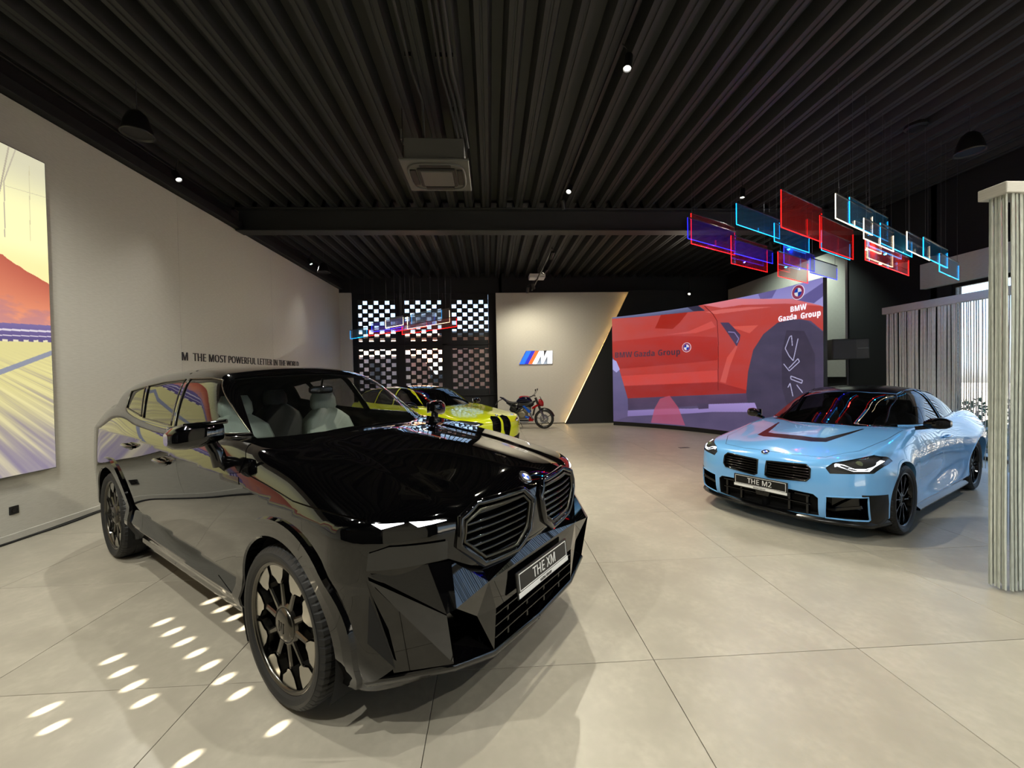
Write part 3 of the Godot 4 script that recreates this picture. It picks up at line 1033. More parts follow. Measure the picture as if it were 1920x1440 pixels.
func poster_picture() -> Image:
	# 5.4 m x 3.4 m: hazy evening sky with masts, a red hill, crash barrier and a blurred racing track
	var w := 1024
	var h := 648
	var im := Image.create(w, h, false, Image.FORMAT_RGB8)
	var n := FastNoiseLite.new()
	n.seed = 12
	n.frequency = 0.02
	n.fractal_octaves = 4
	for y in h:
		var v := float(y) / h
		for x in w:
			var u := float(x) / w
			var hill := 0.335 + 0.06 * absf(u - 0.92) / 0.08 * (1.0 if u > 0.92 else 0.12) + 0.012 * n.get_noise_2d(x * 0.6, 5.0) + 0.05 * maxf(0.0, 0.8 - u)
			var road := 0.585 + (1.0 - u) * 0.10
			var c: Color
			if v < hill:
				var k := v / 0.36
				c = Color(0.84, 0.82, 0.70).lerp(Color(1.0, 0.98, 0.74), smoothstep(0.05, 0.55, k)).lerp(Color(1.0, 0.93, 0.66), smoothstep(0.75, 1.0, k))
			elif v < road - 0.055:
				var k := (v - hill) / maxf(0.01, road - 0.055 - hill)
				c = Color(0.74, 0.36, 0.28).lerp(Color(0.95, 0.62, 0.46), k)
				c = c.lerp(Color(0.66, 0.46, 0.56), 0.55 * smoothstep(0.55, 1.0, k + 0.35 * n.get_noise_2d(x, y * 3.0)))
			elif v < road:
				c = Color(0.47, 0.41, 0.62).lerp(Color(0.34, 0.29, 0.50), (v - road + 0.055) / 0.055)
				if absf(v - road + 0.035) < 0.003 or absf(v - road + 0.018) < 0.0015: c = Color(0.86, 0.82, 0.86)
				if v > road - 0.006 and (x / 9) % 2 == 0: c = Color(0.90, 0.86, 0.74)
			else:
				var k := (v - road) / (1.0 - road)
				# streaks run toward the vanishing point far to the upper left
				var a := (u - 0.72) / (v - 0.50)
				var s := n.get_noise_2d(a * 420.0, (v - 0.42) * 60.0) + 0.6 * n.get_noise_2d(a * 1300.0, (v - 0.42) * 110.0)
				c = Color(0.86, 0.82, 0.56).lerp(Color(0.60, 0.56, 0.60), smoothstep(0.25, 1.0, k))
				c = c.lerp(Color(0.97, 0.93, 0.68) if s > 0.0 else Color(0.46, 0.41, 0.56), clampf(absf(s) * 0.9, 0.0, 0.5) * smoothstep(0.0, 0.45, k))
				var line := road + 0.035 + (1.0 - u) * 0.62
				if absf(v - line) < 0.008: c = c.lerp(Color(0.47, 0.50, 0.64), 0.8)
			im.set_pixel(x, y, c)
	iline(im, [0.20, 0.52, 0.24, 0.0], 0.006, Color(0.55, 0.46, 0.45))
	iline(im, [0.905, 0.26, 0.925, 0.10, 0.937, 0.0], 0.004, Color(0.70, 0.66, 0.58))
	iline(im, [0.925, 0.28, 0.927, 0.11, 0.948, 0.0], 0.003, Color(0.72, 0.68, 0.60))
	iline(im, [0.968, 0.27, 0.971, 0.03], 0.0018, Color(0.80, 0.77, 0.62))
	iline(im, [0.40, 0.20, 0.75, 0.16, 1.0, 0.11], 0.0016, Color(0.80, 0.78, 0.64))
	return im

# round badge in the xy plane of x: dark ring, white and blue quarters
func badge(parent: Node3D, x: Transform3D, r: float, ring: Color, lit := 0.0) -> void:
	var e := Node3D.new()
	e.name = "badge"
	parent.add_child(e, true)
	e.transform = x
	var y_out := Transform3D(Basis(Vector3.RIGHT, PI / 2), Vector3.ZERO)
	var b := MB.new()
	b.lathe([Vector2(r, 0), Vector2(r, 0.003), Vector2(r * 0.96, 0.005), Vector2(r * 0.93, 0.004), Vector2(0, 0.004)], y_out, 32)
	put("disc", b, glow("badge ring lit", ring, lit) if lit > 0.0 else mat("badge ring " + str(ring), ring, 0.2), e)
	b = MB.new()
	b.lathe([Vector2(r * 1.03, -0.002), Vector2(r * 1.03, 0.004), Vector2(r * 0.97, 0.006), Vector2(r * 0.95, 0.004)], y_out, 32)
	put("rim", b, mats["chrome"] if lit == 0.0 else glow("badge white lit", Color(0.95, 0.95, 1.0), lit), e)
	for k in 4:
		b = MB.new()
		var pts := PackedVector2Array([Vector2.ZERO])
		for i in 9:
			pts.append(Vector2.from_angle(PI / 2 * (k + i / 8.0)) * r * 0.58)
		b.slab(pts, 0.006)
		var white := k % 2 == 0
		var c := Color(0.9, 0.92, 0.95) if white else Color(0.03, 0.25, 0.70)
		put("quarter", b, glow("badge q lit %s" % str(white), c, lit) if lit > 0.0 else mat("badge quarter %s" % str(white), c, 0.2), e)

func things() -> void:
	# light box on the left wall
	var t := thing("light_box", "huge glowing light box print of a racing track on the left wall", "light box", Vector3(LEFT, 0, 0))
	var b := MB.new()
	b.box(Vector3(0.035, 2.375, -2.17), Vector3(0.07, 3.41, 5.40), 0.004)
	put("frame", b, mats["grey plastic"], t)
	b = MB.new()
	b.quad_uv(Vector3(0.072, 4.07, 0.52), Vector3(0.072, 4.07, -4.86), Vector3(0.072, 0.68, -4.86), Vector3(0.072, 0.68, 0.52), Vector3(1, 0, 0), Vector2(0, 0), Vector2(1, 0), Vector2(1, 1), Vector2(0, 1))
	var pm := mat("poster print", Color(0, 0, 0), 0.6)
	pm.emission_enabled = true
	pm.emission_texture = ImageTexture.create_from_image(poster_picture())
	pm.emission_operator = BaseMaterial3D.EMISSION_OP_MULTIPLY
	pm.emission = Color.WHITE
	pm.emission_energy_multiplier = 1.15
	put("print", b, pm, t)
	# lettering on the left wall
	t = thing("wall_lettering", "dark raised lettering across the pale left wall above the black car", "lettering", Vector3(LEFT + 0.006, 0, 0))
	var wm := mat("letter dark", Color(0.07, 0.065, 0.07), 0.5)
	var tm := letters("M  THE MOST POWERFUL LETTER IN THE WORLD", 0.134, 0.01)
	tm.horizontal_alignment = HORIZONTAL_ALIGNMENT_LEFT
	var o := put("words", tm, wm, t)
	o.rotation.y = PI / 2
	o.position = Vector3(0, 2.03, -6.88)
	# wall socket and cable
	t = thing("wall_socket", "small black socket low on the pale left wall", "socket", Vector3(LEFT, 0.31, -4.5))
	b = MB.new()
	b.box(Vector3(0.006, 0, 0), Vector3(0.012, 0.085, 0.085), 0.003)
	put("plate", b, mats["dark plastic"], t)
	b = MB.new()
	b.lathe([Vector2(0.026, 0), Vector2(0.026, 0.003), Vector2(0.022, 0.003), Vector2(0.022, -0.004), Vector2(0, -0.004)], Transform3D(Basis(Vector3(0, 0, 1), -PI / 2), Vector3(0.012, 0, 0)), 20)
	put("insert", b, mats["black gloss"], t)
	t = thing("floor_cable", "black cable lying along the foot of the left wall", "cable", Vector3(LEFT, 0, 0))
	b = MB.new()
	var pts := []
	for k in 60:
		pts.append(Vector3(0.06 + 0.018 * sin(k * 0.7) + 0.012 * sin(k * 0.23), 0.012, -2.5 - k * 0.19))
	b.tube(pts, 0.012, 6)
	put("sheath", b, mats["rubber"], t)
	b = MB.new()
	pts = []
	for k in 22:
		pts.append(Vector3(0.085 + 0.02 * sin(k * 0.5), 0.011, -4.6 - k * 0.09))
	b.tube(pts, 0.010, 6)
	put("second_run", b, mats["rubber"], t)
	# video wall: a concave arc
	t = thing("video_wall", "wide curved video wall showing a red car fender and wheel", "screen", Vector3(3.9, 0, -12.85))
	var A := Vector3.ZERO
	var B := Vector3(2.622, 0, 5.167)
	var N := Vector3(0.892, 0, -0.453)
	var seg := 24
	b = MB.new()
	var back := MB.new()
	var base := MB.new()
	for k in seg:
		var s0 := float(k) / seg
		var s1 := float(k + 1) / seg
		var p := A.lerp(B, s0) + N * 0.625 * 4 * s0 * (1 - s0)
		var q := A.lerp(B, s1) + N * 0.625 * 4 * s1 * (1 - s1)
		var f := (q - p).cross(Vector3.UP).normalized()
		if f.dot(N) > 0.0: f = -f
		var hh := Vector3(0, 3.43, 0)
		var lo := Vector3(0, 0.12, 0)
		b.quad_uv(p + hh, q + hh, q + lo, p + lo, f, Vector2(s0, 0), Vector2(s1, 0), Vector2(s1, 1), Vector2(s0, 1))
		var o2 := -f * 0.09
		back.quad_to(p + hh - f * 0.002, q + hh - f * 0.002, q + hh + o2, p + hh + o2, Vector3.UP)
		back.quad_to(p + hh + o2, q + hh + o2, q + o2, p + o2, -f)
		base.quad_to(p + lo, q + lo, q, p, f)
		if k == 0: back.quad_to(p + hh, p + hh + o2, p + o2, p, (p - q))
		if k == seg - 1: back.quad_to(q + hh, q + hh + o2, q + o2, q, (q - p))
	var vm := mat("video picture", Color(0.01, 0.01, 0.01), 0.5)
	vm.emission_enabled = true
	vm.emission_texture = ImageTexture.create_from_image(screen_picture())
	vm.emission_operator = BaseMaterial3D.EMISSION_OP_MULTIPLY
	vm.emission = Color.WHITE
	vm.emission_energy_multiplier = 0.95
	put("picture", b, vm, t)
	put("cabinet", back, mats["black metal"], t)
	put("plinth", base, mats["black metal"], t)
	for q in [["BMW", 0.909, 0.152, 0.115, Color(0.95, 0.95, 1.0), 1.0], ["Gazda", 0.866, 0.202, 0.115, Color(0.95, 0.95, 1.0), 1.0], ["Group", 0.956, 0.206, 0.115, Color(0.95, 0.95, 1.0), 1.0], ["BMW", 0.058, 0.365, 0.17, Color(0.28, 0.20, 0.28), 0.5], ["Gazda", 0.170, 0.365, 0.17, Color(0.28, 0.20, 0.28), 0.5], ["Group", 0.300, 0.365, 0.17, Color(0.28, 0.20, 0.28), 0.5]]:
		var s: float = q[1]
		var p := A.lerp(B, s) + N * 0.625 * 4 * s * (1 - s)
		var tx := (A.lerp(B, s + 0.01) + N * 0.625 * 4 * (s + 0.01) * (0.99 - s) - p).normalized()
		var lm := put("caption", letters(q[0], q[3], 0.004, true), glow("caption " + str(q[4]), q[4], q[5]), t)
		lm.transform = Transform3D(Basis(tx, Vector3.UP, tx.cross(Vector3.UP)), p + Vector3(0, 3.43 - 3.31 * q[2], 0) + tx.cross(Vector3.UP) * 0.016)
	for q in [[0.909, 0.052, 0.15, Color(0.45, 0.45, 0.75), 1.0], [0.393, 0.333, 0.13, Color(0.62, 0.15, 0.14), 0.7]]:
		var s: float = q[0]
		var p := A.lerp(B, s) + N * 0.625 * 4 * s * (1 - s)
		var tx := (A.lerp(B, s + 0.01) + N * 0.625 * 4 * (s + 0.01) * (0.99 - s) - p).normalized()
		badge(t, Transform3D(Basis(tx, Vector3.UP, tx.cross(Vector3.UP)), p + Vector3(0, 3.43 - 3.31 * q[1], 0) + tx.cross(Vector3.UP) * 0.012), q[2], q[3], q[4])
	hanging_leaves()
	ceiling_things()
	wall_things()

func hanging_leaves() -> void:
	var red := Color(1.0, 0.07, 0.06)
	var blue := Color(0.12, 0.14, 1.0)
	var cyan := Color(0.05, 0.62, 0.95)
	var white := Color(1.0, 0.90, 0.72)
	# left px, top, bottom, right px in the survey of the installation, and the depth at which each hangs
	for q in LEAVES:
		var c: Color = {"r": red, "b": blue, "c": cyan, "w": white}[q[0]]
		leaf(c.lerp(Color(0.25, 0.25, 0.25), 0.45) if q[0] != "w" else Color(0.4, 0.4, 0.42), c, Vector3(q[1], q[2], -q[3]), q[4], q[5], q[6], q[7], q[8])
	for q in FAR_LEAVES:
		var c: Color = {"r": red, "b": blue, "c": cyan, "w": white}[q[0]]
		leaf(c.lerp(Color(0.25, 0.25, 0.25), 0.45) if q[0] != "w" else Color(0.4, 0.4, 0.42), c, Vector3(q[1], q[2], -q[3]), q[4], q[5], q[6], q[7], q[8], -45.5, "far neon panels")

func ceiling_things() -> void:
	# cassette air conditioner with its pipes
	var t := thing("air_conditioner", "square cassette air conditioner hanging below the dark ceiling", "air conditioner", Vector3(-0.66, 4.35, -5.67))
	var b := MB.new()
	b.box(Vector3(0, 0.17, 0), Vector3(0.76, 0.28, 0.74), 0.01)
	put("body", b, mats["grey plastic"], t)
	b = MB.new()
	b.box(Vector3(0, 0.012, 0), Vector3(0.88, 0.036, 0.86), 0.012)
	put("cover", b, mats["grey plastic"], t)
	b = MB.new()
	var ring := []
	for k in 40:
		var a := TAU * k / 40.0
		ring.append(Vector3(signf(cos(a)) * pow(absf(cos(a)), 0.5) * 0.37, -0.012, signf(sin(a)) * pow(absf(sin(a)), 0.5) * 0.36))
	b.tube(ring, 0.014, 8, true)
	put("rim", b, mats["grey plastic"], t)
	b = MB.new()
	b.box(Vector3(0, -0.016, 0), Vector3(0.50, 0.03, 0.48), 0.012)
	put("intake_surround", b, mats["dark plastic"], t)
	b = MB.new()
	b.box(Vector3(0, -0.026, 0), Vector3(0.42, 0.03, 0.40), 0.010)
	put("intake_panel", b, mats["grey plastic"], t)
	for k in 4:
		var r := Basis(Vector3.UP, k * PI / 2)
		b = MB.new()
		b.box(r * Vector3(0, -0.014, 0.305), Vector3(0.40, 0.02, 0.075), 0.006, r)
		put("outlet_flap", b, mats["dark plastic"], t)
	for sx in [-1, 1]:
		for sz in [-1, 1]:
			b = MB.new()
			b.tube([Vector3(sx * 0.40, 0.10, sz * 0.34), Vector3(sx * 0.40, 0.70, sz * 0.34)], 0.006, 6)
			put("hanger", b, mats["black metal"], t)
	b = MB.new()
	b.box(Vector3(-0.41, 0.30, 0.30), Vector3(0.02, 0.02, 0.14), 0.003)
	b.box(Vector3(-0.41, 0.36, 0.36), Vector3(0.02, 0.13, 0.02), 0.003)
	put("bracket", b, mats["grey plastic"], t)
	var run := [[0.42, 0.016], [0.36, 0.013], [0.30, 0.011], [-0.02, 0.010]]
	for k in 4:
		t = thing("ceiling_pipe", ["thick insulated pipe leading to the air conditioner", "thinner insulated pipe beside the thick one at the air conditioner", "thin conduit next to the two insulated pipes", "single thin conduit left of the pipe bundle"][k], "pipe")
		b = MB.new()
		var x: float = -0.66 + run[k][0] - 0.12
		b.tube([Vector3(x, 4.98 - 0.01 * k, 1.8), Vector3(x, 4.98, -4.6), Vector3(x + 0.05, 4.93, -5.0), Vector3(x + (0.12 if k < 3 else 0.0), 4.60 + 0.04 * k, -5.42)], run[k][1] * 1.6, 8)
		put("run", b, mats["deck paint"], t)
		for d in [0.0, 1.6, 3.2, 4.4]:
			b = MB.new()
			b.box(Vector3(x, 5.0, -d), Vector3(0.07, 0.05, 0.025), 0.003)
			put("clip", b, mats["black metal"], t)
	t = thing("motion_sensor", "small boxy sensor on the ceiling beside the pipes", "sensor", Vector3(-0.36, 4.97, -5.25))
	b = MB.new()
	b.box(Vector3(0, 0, 0), Vector3(0.10, 0.07, 0.07), 0.006)
	put("body", b, mats["dark plastic"], t)
	b = MB.new()
	b.ball(Transform3D(Basis.from_scale(Vector3(0.022, 0.022, 0.022)), Vector3(0, -0.02, 0.035)), 10)
	put("lens", b, mats["grey plastic"], t)
	# projector on the lowered track
	t = thing("projector", "small white projector box hanging at the end of the track", "projector", Vector3(1.42, 4.52, -12.0))
	b = MB.new()
	b.box(Vector3(0, 0, 0), Vector3(0.46, 0.12, 0.36), 0.015)
	put("body", b, mats["white plastic"], t)
	b = MB.new()
	b.tube([Vector3(0, 0.05, 0), Vector3(0, 0.5, 0)], 0.02, 8)
	put("stem", b, mats["black metal"], t)
	# black dome pendants
	for q in [[Vector3(-3.94, 4.42, -4.9), "black bell-shaped pendant speaker near the left wall above the black car"], [Vector3(6.33, 4.42, -5.08), "black bell-shaped pendant speaker near the right wall above the chain curtain"], [Vector3(-4.3, 4.42, -11.0), "black bell-shaped pendant speaker at the far end of the left wall"]]:
		t = thing("pendant_speaker", q[1], "speaker", q[0], 0.0, "pendant speakers")
		b = MB.new()
		b.lathe([Vector2(0.0, 0.26), Vector2(0.05, 0.26), Vector2(0.09, 0.22), Vector2(0.125, 0.13), Vector2(0.15, 0.03), Vector2(0.16, 0.0), Vector2(0.15, 0.0), Vector2(0.14, 0.02)], Transform3D.IDENTITY, 28, true)
		put("bell", b, mats["black metal"], t)
		b = MB.new()
		b.lathe([Vector2(0, 0.02), Vector2(0.14, 0.02)], Transform3D.IDENTITY, 28)
		put("grille", b, mats["dark plastic"], t)
		b = MB.new()
		b.tube([Vector3(0, 0.25, 0), Vector3(0, DECK - 4.42, 0)], 0.005, 6)
		put("cord", b, mats["wire"], t)
	t = thing("ceiling_detector", "flat round black detector on the ceiling above the neon panels", "detector", Vector3(6.05, 4.98, -5.5))
	b = MB.new()
	b.lathe([Vector2(0, 0), Vector2(0.10, 0.0), Vector2(0.13, 0.02), Vector2(0.13, 0.06), Vector2(0, 0.06)], Transform3D.IDENTITY, 24)
	put("disc", b, mats["black metal"], t)

func wall_things() -> void:
	# two black flood boxes on a bracket between the screen and the chain curtain
	var t := thing("stage_speaker", "black boxy loudspeaker on a stand before the chain curtain", "speaker", Vector3(7.05, 0, -7.75), deg_to_rad(-18.0))
	var b := MB.new()
	b.box(Vector3(0.0, 2.02, 0), Vector3(0.62, 0.40, 0.34), 0.012)
	put("cabinet", b, mats["black metal"], t)
	b = MB.new()
	b.box(Vector3(-0.10, 2.02, 0.172), Vector3(0.38, 0.36, 0.012), 0.004)
	put("grille", b, mats["dark plastic"], t)
	b = MB.new()
	b.box(Vector3(0.20, 2.03, 0.174), Vector3(0.18, 0.02, 0.012), 0.003)
	put("trim_bar", b, mats["grey plastic"], t)
	b = MB.new()
	b.tube([Vector3(0.02, 0.3, 0), Vector3(0.02, 1.84, 0)], 0.02, 10)
	put("pole", b, mats["dark plastic"], t)
	for k in 3:
		b = MB.new()
		var d := Vector3(cos(k * TAU / 3), 0, sin(k * TAU / 3))
		b.tube([Vector3(0.02, 0.75, 0), Vector3(0.02, 0.012, 0) + d * 0.42], 0.013, 8)
		put("leg", b, mats["dark plastic"], t)
	t = thing("floor_box", "small dark floor box lid set in the tiles before the video wall", "floor box", Vector3(4.15, 0, -8.6))
	b = MB.new()
	b.box(Vector3(0, 0.002, 0), Vector3(0.22, 0.005, 0.11), 0.001)
	put("lid", b, mats["grey plastic"], t)
	b = MB.new()
	b.box(Vector3(0, 0.0055, 0), Vector3(0.09, 0.003, 0.03), 0.001)
	put("pull", b, mats["dark plastic"], t)

var LEAVES := [
	["b", 3.013, 3.636, 6.050, 0.314, 1.314, "blue-edged panel overlapping the lower left red one, hung from wires", 2.6, "lbr"],
	["r", 3.143, 3.607, 6.200, 0.465, 1.222, "red-edged panel at the far left end of the hanging group, hung from wires", 5.0, "lbr"],
	["r", 3.898, 3.355, 6.400, 0.445, 1.142, "low red-edged violet panel below the first cyan one, hung from wires", 4.0, "lbr"],
	["b", 3.884, 3.487, 6.300, 0.215, 1.221, "blue-edged violet panel behind the low red one, hung from wires", 4.0, "br"],
	["c", 3.491, 3.682, 5.600, 0.292, 1.234, "bright cyan panel left of the largest red panel, hung from wires", 5.0, "lbr"],
	["c", 4.256, 3.544, 5.900, 0.269, 1.150, "second cyan panel under the largest red panel, hung from wires", 5.0, "lbr"],
	["r", 3.921, 3.533, 5.300, 0.498, 1.245, "largest and highest red panel of the hanging group, hung from wires", 5.0, "lbr"],
	["r", 4.795, 3.385, 5.700, 0.463, 1.223, "dark red panel right of the largest one, hung from wires", 4.0, "lbr"],
	["c", 5.030, 3.427, 5.950, 0.302, 1.080, "small clear panel with a cyan lower edge under the dark red panel, hung from wires", 4.0, "lbr"],
	["b", 4.552, 3.272, 6.100, 0.276, 1.060, "blue-edged clear panel below the second cyan one, hung from wires", 3.0, "lbr"],
	["r", 4.383, 3.050, 6.000, 0.369, 0.995, "lowest clear panel with a thin red edge, hung from wires", 3.0, "lbr"],
	["b", 5.299, 3.226, 6.500, 0.238, 1.067, "faint clear panel with a thin blue edge, hung from wires", 2.0, "lbr"],
	["w", 4.062, 3.383, 4.600, 0.284, 1.173, "brightest white-edged panel at the top right, hung from wires", 9.0, "lbr"],
	["c", 4.417, 3.396, 4.800, 0.318, 1.342, "tall blue panel behind the brightest white one, hung from wires", 5.0, "lbr"],
	["w", 4.694, 3.248, 4.900, 0.252, 1.091, "white-edged panel hung below the brightest one, hung from wires", 9.0, "lbr"],
	["c", 5.212, 3.291, 5.200, 0.262, 1.331, "blue panel running on from the lower white one, hung from wires", 5.0, "lbr"],
	["r", 4.906, 3.039, 5.100, 0.271, 1.763, "red panel below the white-edged ones, hung from wires", 5.0, "lbr"],
	["w", 5.692, 3.229, 5.300, 0.246, 1.059, "small white-edged panel near the right end, hung from wires", 8.0, "lbr"],
	["c", 6.041, 3.166, 5.400, 0.267, 1.242, "small blue panel near the right end, hung from wires", 6.0, "lbr"],
	["c", 6.743, 3.060, 5.800, 0.269, 1.132, "last pale panel with a cyan edge at the right end, hung from wires", 5.0, "lbr"],
]

var FAR_LEAVES := [
	["c", -4.293, 2.863, 12.903, 0.255, 1.028, "short cyan panel touching the white wall end above the yellow wagon, hung from wires", 4.0, "lbr"],
	["b", -3.437, 2.979, 12.181, 0.249, 1.653, "blue panel beside the short cyan one above the yellow wagon, hung from wires", 4.0, "lbr"],
	["w", -2.814, 2.990, 11.296, 0.231, 0.859, "small white-edged panel overlapping the blue one above the yellow wagon, hung from wires", 5.0, "lbr"],
	["w", -2.104, 2.879, 10.669, 0.315, 1.711, "longest white-edged panel of the far group above the yellow wagon, hung from wires", 6.0, "lbr"],
	["c", -2.013, 3.015, 10.779, 0.249, 1.252, "cyan panel inside the longest white one above the yellow wagon, hung from wires", 4.0, "lbr"],
	["r", -3.610, 2.905, 12.506, 0.192, 2.903, "long thin red panel hanging lowest above the yellow wagon, hung from wires", 4.0, "lbr"],
	["r", -2.226, 2.728, 10.590, 0.211, 2.153, "second thin red panel beside the longest white one above the yellow wagon, hung from wires", 4.0, "lbr"],
	["b", -2.729, 2.943, 11.658, 0.254, 1.966, "violet panel behind the long red one above the yellow wagon, hung from wires", 3.0, "lbr"],
]

# A car body as a field: side, top, nose and tail profiles joined with rounded edges, meshed on a grid; panels are cut from it.
class Body:
	var x0 := -4.4
	var x1 := 1.1
	const DX := 0.01
	var yl := []      # heights of the side levels, along x
	var wl := []      # half widths at these levels
	var crease := []  # true where a level is a sharp line
	var top: PackedFloat32Array
	var crown: PackedFloat32Array
	var roof: PackedFloat32Array
	var gb: PackedFloat32Array
	var gr: PackedFloat32Array
	var by: PackedFloat32Array   # belt height
	var nose: PackedFloat32Array # over y, from 0, step 0.01
	var plan: PackedFloat32Array # over z
	var tail: PackedFloat32Array
	var plan_r: PackedFloat32Array
	var bottom := 0.2
	var cf := 0.37
	var cr := 0.3
	var roof_crown := 0.12
	var xmid := -2.0
	var k_top := 0.10
	var k_nose := 0.06
	var k_roof := 0.10
	var k_join := 0.02
	var side_bulge := 0.02
	var dome := []   # [z centre, half width, height, x fade start, x fade end]
	var dents := []  # [x, y, rx, ry, depth]: soft bulges on the side

	static func curve(pts: Array, a: float, b: float) -> PackedFloat32Array:
		var n := pts.size() / 2
		var xs := []
		var ys := []
		for i in n:
			xs.append(float(pts[2 * i])); ys.append(float(pts[2 * i + 1]))
		if xs[0] > xs[n - 1]:
			xs.reverse(); ys.reverse()
		var d := []
		for i in n - 1:
			d.append((ys[i + 1] - ys[i]) / (xs[i + 1] - xs[i]))
		var m := []
		for i in n:
			if i == 0: m.append(d[0])
			elif i == n - 1: m.append(d[n - 2])
			elif d[i - 1] * d[i] <= 0.0: m.append(0.0)
			else:
				var h0: float = xs[i] - xs[i - 1]
				var h1: float = xs[i + 1] - xs[i]
				var w1 := 2.0 * h1 + h0
				var w2 := h1 + 2.0 * h0
				m.append((w1 + w2) / (w1 / d[i - 1] + w2 / d[i]))
		var r := PackedFloat32Array()
		var k := 0
		for s in int(round((b - a) / DX)) + 2:
			var x := a + s * DX
			while k < n - 2 and x > xs[k + 1]: k += 1
			if x <= xs[0]: r.append(ys[0])
			elif x >= xs[n - 1]: r.append(ys[n - 1])
			else:
				var h: float = xs[k + 1] - xs[k]
				var t: float = (x - xs[k]) / h
				var t2 := t * t
				var t3 := t2 * t
				r.append((2 * t3 - 3 * t2 + 1) * ys[k] + (t3 - 2 * t2 + t) * h * m[k] + (3 * t2 - 2 * t3) * ys[k + 1] + (t3 - t2) * h * m[k + 1])
		return r
	func cx(p: Array) -> PackedFloat32Array:
		return curve(p, x0, x1)
	static func c0(p: Array) -> PackedFloat32Array:
		return curve(p, 0.0, 2.0)
	func level(ys: Array, ws: Array, sharp := false) -> void:
		yl.append(cx(ys)); wl.append(cx(ws)); crease.append(sharp)
	static func smax(a: float, b: float, k: float) -> float:
		var h := k - absf(a - b)
		if h <= 0.0: return maxf(a, b)
		return maxf(a, b) + h * h / (4.0 * k)
	func width(x: float, y: float) -> float:
		var u := (x - x0) / DX
		var i := clampi(int(u), 0, top.size() - 2)
		var fr := u - i
		var n := yl.size()
		var ya: float = lerpf(yl[0][i], yl[0][i + 1], fr)
		var wa: float = lerpf(wl[0][i], wl[0][i + 1], fr)
		if y <= ya: return wa
		var sp := 0.0
		var have := false
		for k in range(1, n):
			var yb: float = lerpf(yl[k][i], yl[k][i + 1], fr)
			var wb: float = lerpf(wl[k][i], wl[k][i + 1], fr)
			var h := maxf(yb - ya, 0.005)
			var s := (wb - wa) / h
			if y <= yb:
				var m0 := s if not have or crease[k - 1] else (sp + s) * 0.5
				var m1 := s
				if k < n - 1 and not crease[k]:
					var yc: float = lerpf(yl[k + 1][i], yl[k + 1][i + 1], fr)
					var wc: float = lerpf(wl[k + 1][i], wl[k + 1][i + 1], fr)
					m1 = (s + (wc - wb) / maxf(yc - yb, 0.005)) * 0.5
				var t := (y - ya) / h
				var t2 := t * t
				var t3 := t2 * t
				return (2 * t3 - 3 * t2 + 1) * wa + (t3 - 2 * t2 + t) * h * m0 + (3 * t2 - 2 * t3) * wb + (t3 - t2) * h * m1
			sp = s
			have = true
			ya = yb; wa = wb
		return wa
	func f(x: float, y: float, z: float) -> float:
		var az := absf(z)
		var u := (x - x0) / DX
		var i := clampi(int(u), 0, top.size() - 2)
		var fr := u - i
		var w := width(x, y)
		for q in dents:
			var dx: float = (x - q[0]) / q[2]
			var dy: float = (y - q[1]) / q[3]
			var r2 := dx * dx + dy * dy
			if r2 < 1.0: w += q[4] * (1.0 - r2) * (1.0 - r2)
		var t := lerpf(top[i], top[i + 1], fr) - lerpf(crown[i], crown[i + 1], fr) * az * az
		for q in dome:
			var e: float = (az - q[0]) / q[1]
			if e * e < 1.0 and x > q[3]:
				var fa: float = clampf((x - q[3]) / (q[4] - q[3]), 0, 1)
				t += q[2] * (1.0 - e * e) * (1.0 - e * e) * fa * fa * (3 - 2 * fa)
		var lo := smax(az - w, y - t, k_top)
		var yi := clampf(y, 0.0, 1.95) / DX
		var zi := clampf(az, 0.0, 1.95) / DX
		var a := int(yi)
		var b := int(zi)
		var fy := yi - a
		var fz := zi - b
		lo = smax(lo, x - lerpf(nose[a], nose[a + 1], fy) + lerpf(plan[b], plan[b + 1], fz), k_nose)
		lo = smax(lo, lerpf(tail[a], tail[a + 1], fy) + lerpf(plan_r[b], plan_r[b + 1], fz) - x, k_nose)
		lo = smax(lo, bottom - y, 0.03)
		# cabin
		var xw := x + cf * az * az if x > xmid else x - cr * az * az
		var v := (xw - x0) / DX
		var j := clampi(int(v), 0, top.size() - 2)
		var ry := lerpf(roof[j], roof[j + 1], v - j) - roof_crown * az * az
		var ybelt := lerpf(by[i], by[i + 1], fr)
		var tt := (y - ybelt) / 0.45
		var gw := lerpf(gb[i], gb[i + 1], fr)
		gw -= (gw - lerpf(gr[i], gr[i + 1], fr)) * tt - side_bulge * 4.0 * tt * (1.0 - tt)
		var g := smax(smax(az - gw, y - ry, k_roof), 0.7 - y, 0.02)
		return -smax(-lo, -g, k_join)
	func grad(p: Vector3) -> Vector3:
		var e := 0.0015
		return Vector3(f(p.x + e, p.y, p.z) - f(p.x - e, p.y, p.z), f(p.x, p.y + e, p.z) - f(p.x, p.y - e, p.z), f(p.x, p.y, p.z + e) - f(p.x, p.y, p.z - e)) / (2 * e)
	# surface point seen from the side, the front or above
	func at_side(x: float, y: float) -> Vector3:
		var lo := 0.0
		var hi := 1.3
		for k in 22:
			var m := (lo + hi) * 0.5
			if f(x, y, m) > 0.0: hi = m
			else: lo = m
		return Vector3(x, y, lo)
	func at_front(z: float, y: float) -> Vector3:
		var lo := -1.2
		var hi := 1.4
		for k in 22:
			var m := (lo + hi) * 0.5
			if f(m, y, z) > 0.0: hi = m
			else: lo = m
		return Vector3(lo, y, z)
	func at_top(x: float, z: float) -> Vector3:
		var lo := 0.3
		var hi := 2.2
		for k in 22:
			var m := (lo + hi) * 0.5
			if f(x, m, z) > 0.0: hi = m
			else: lo = m
		return Vector3(x, lo, z)
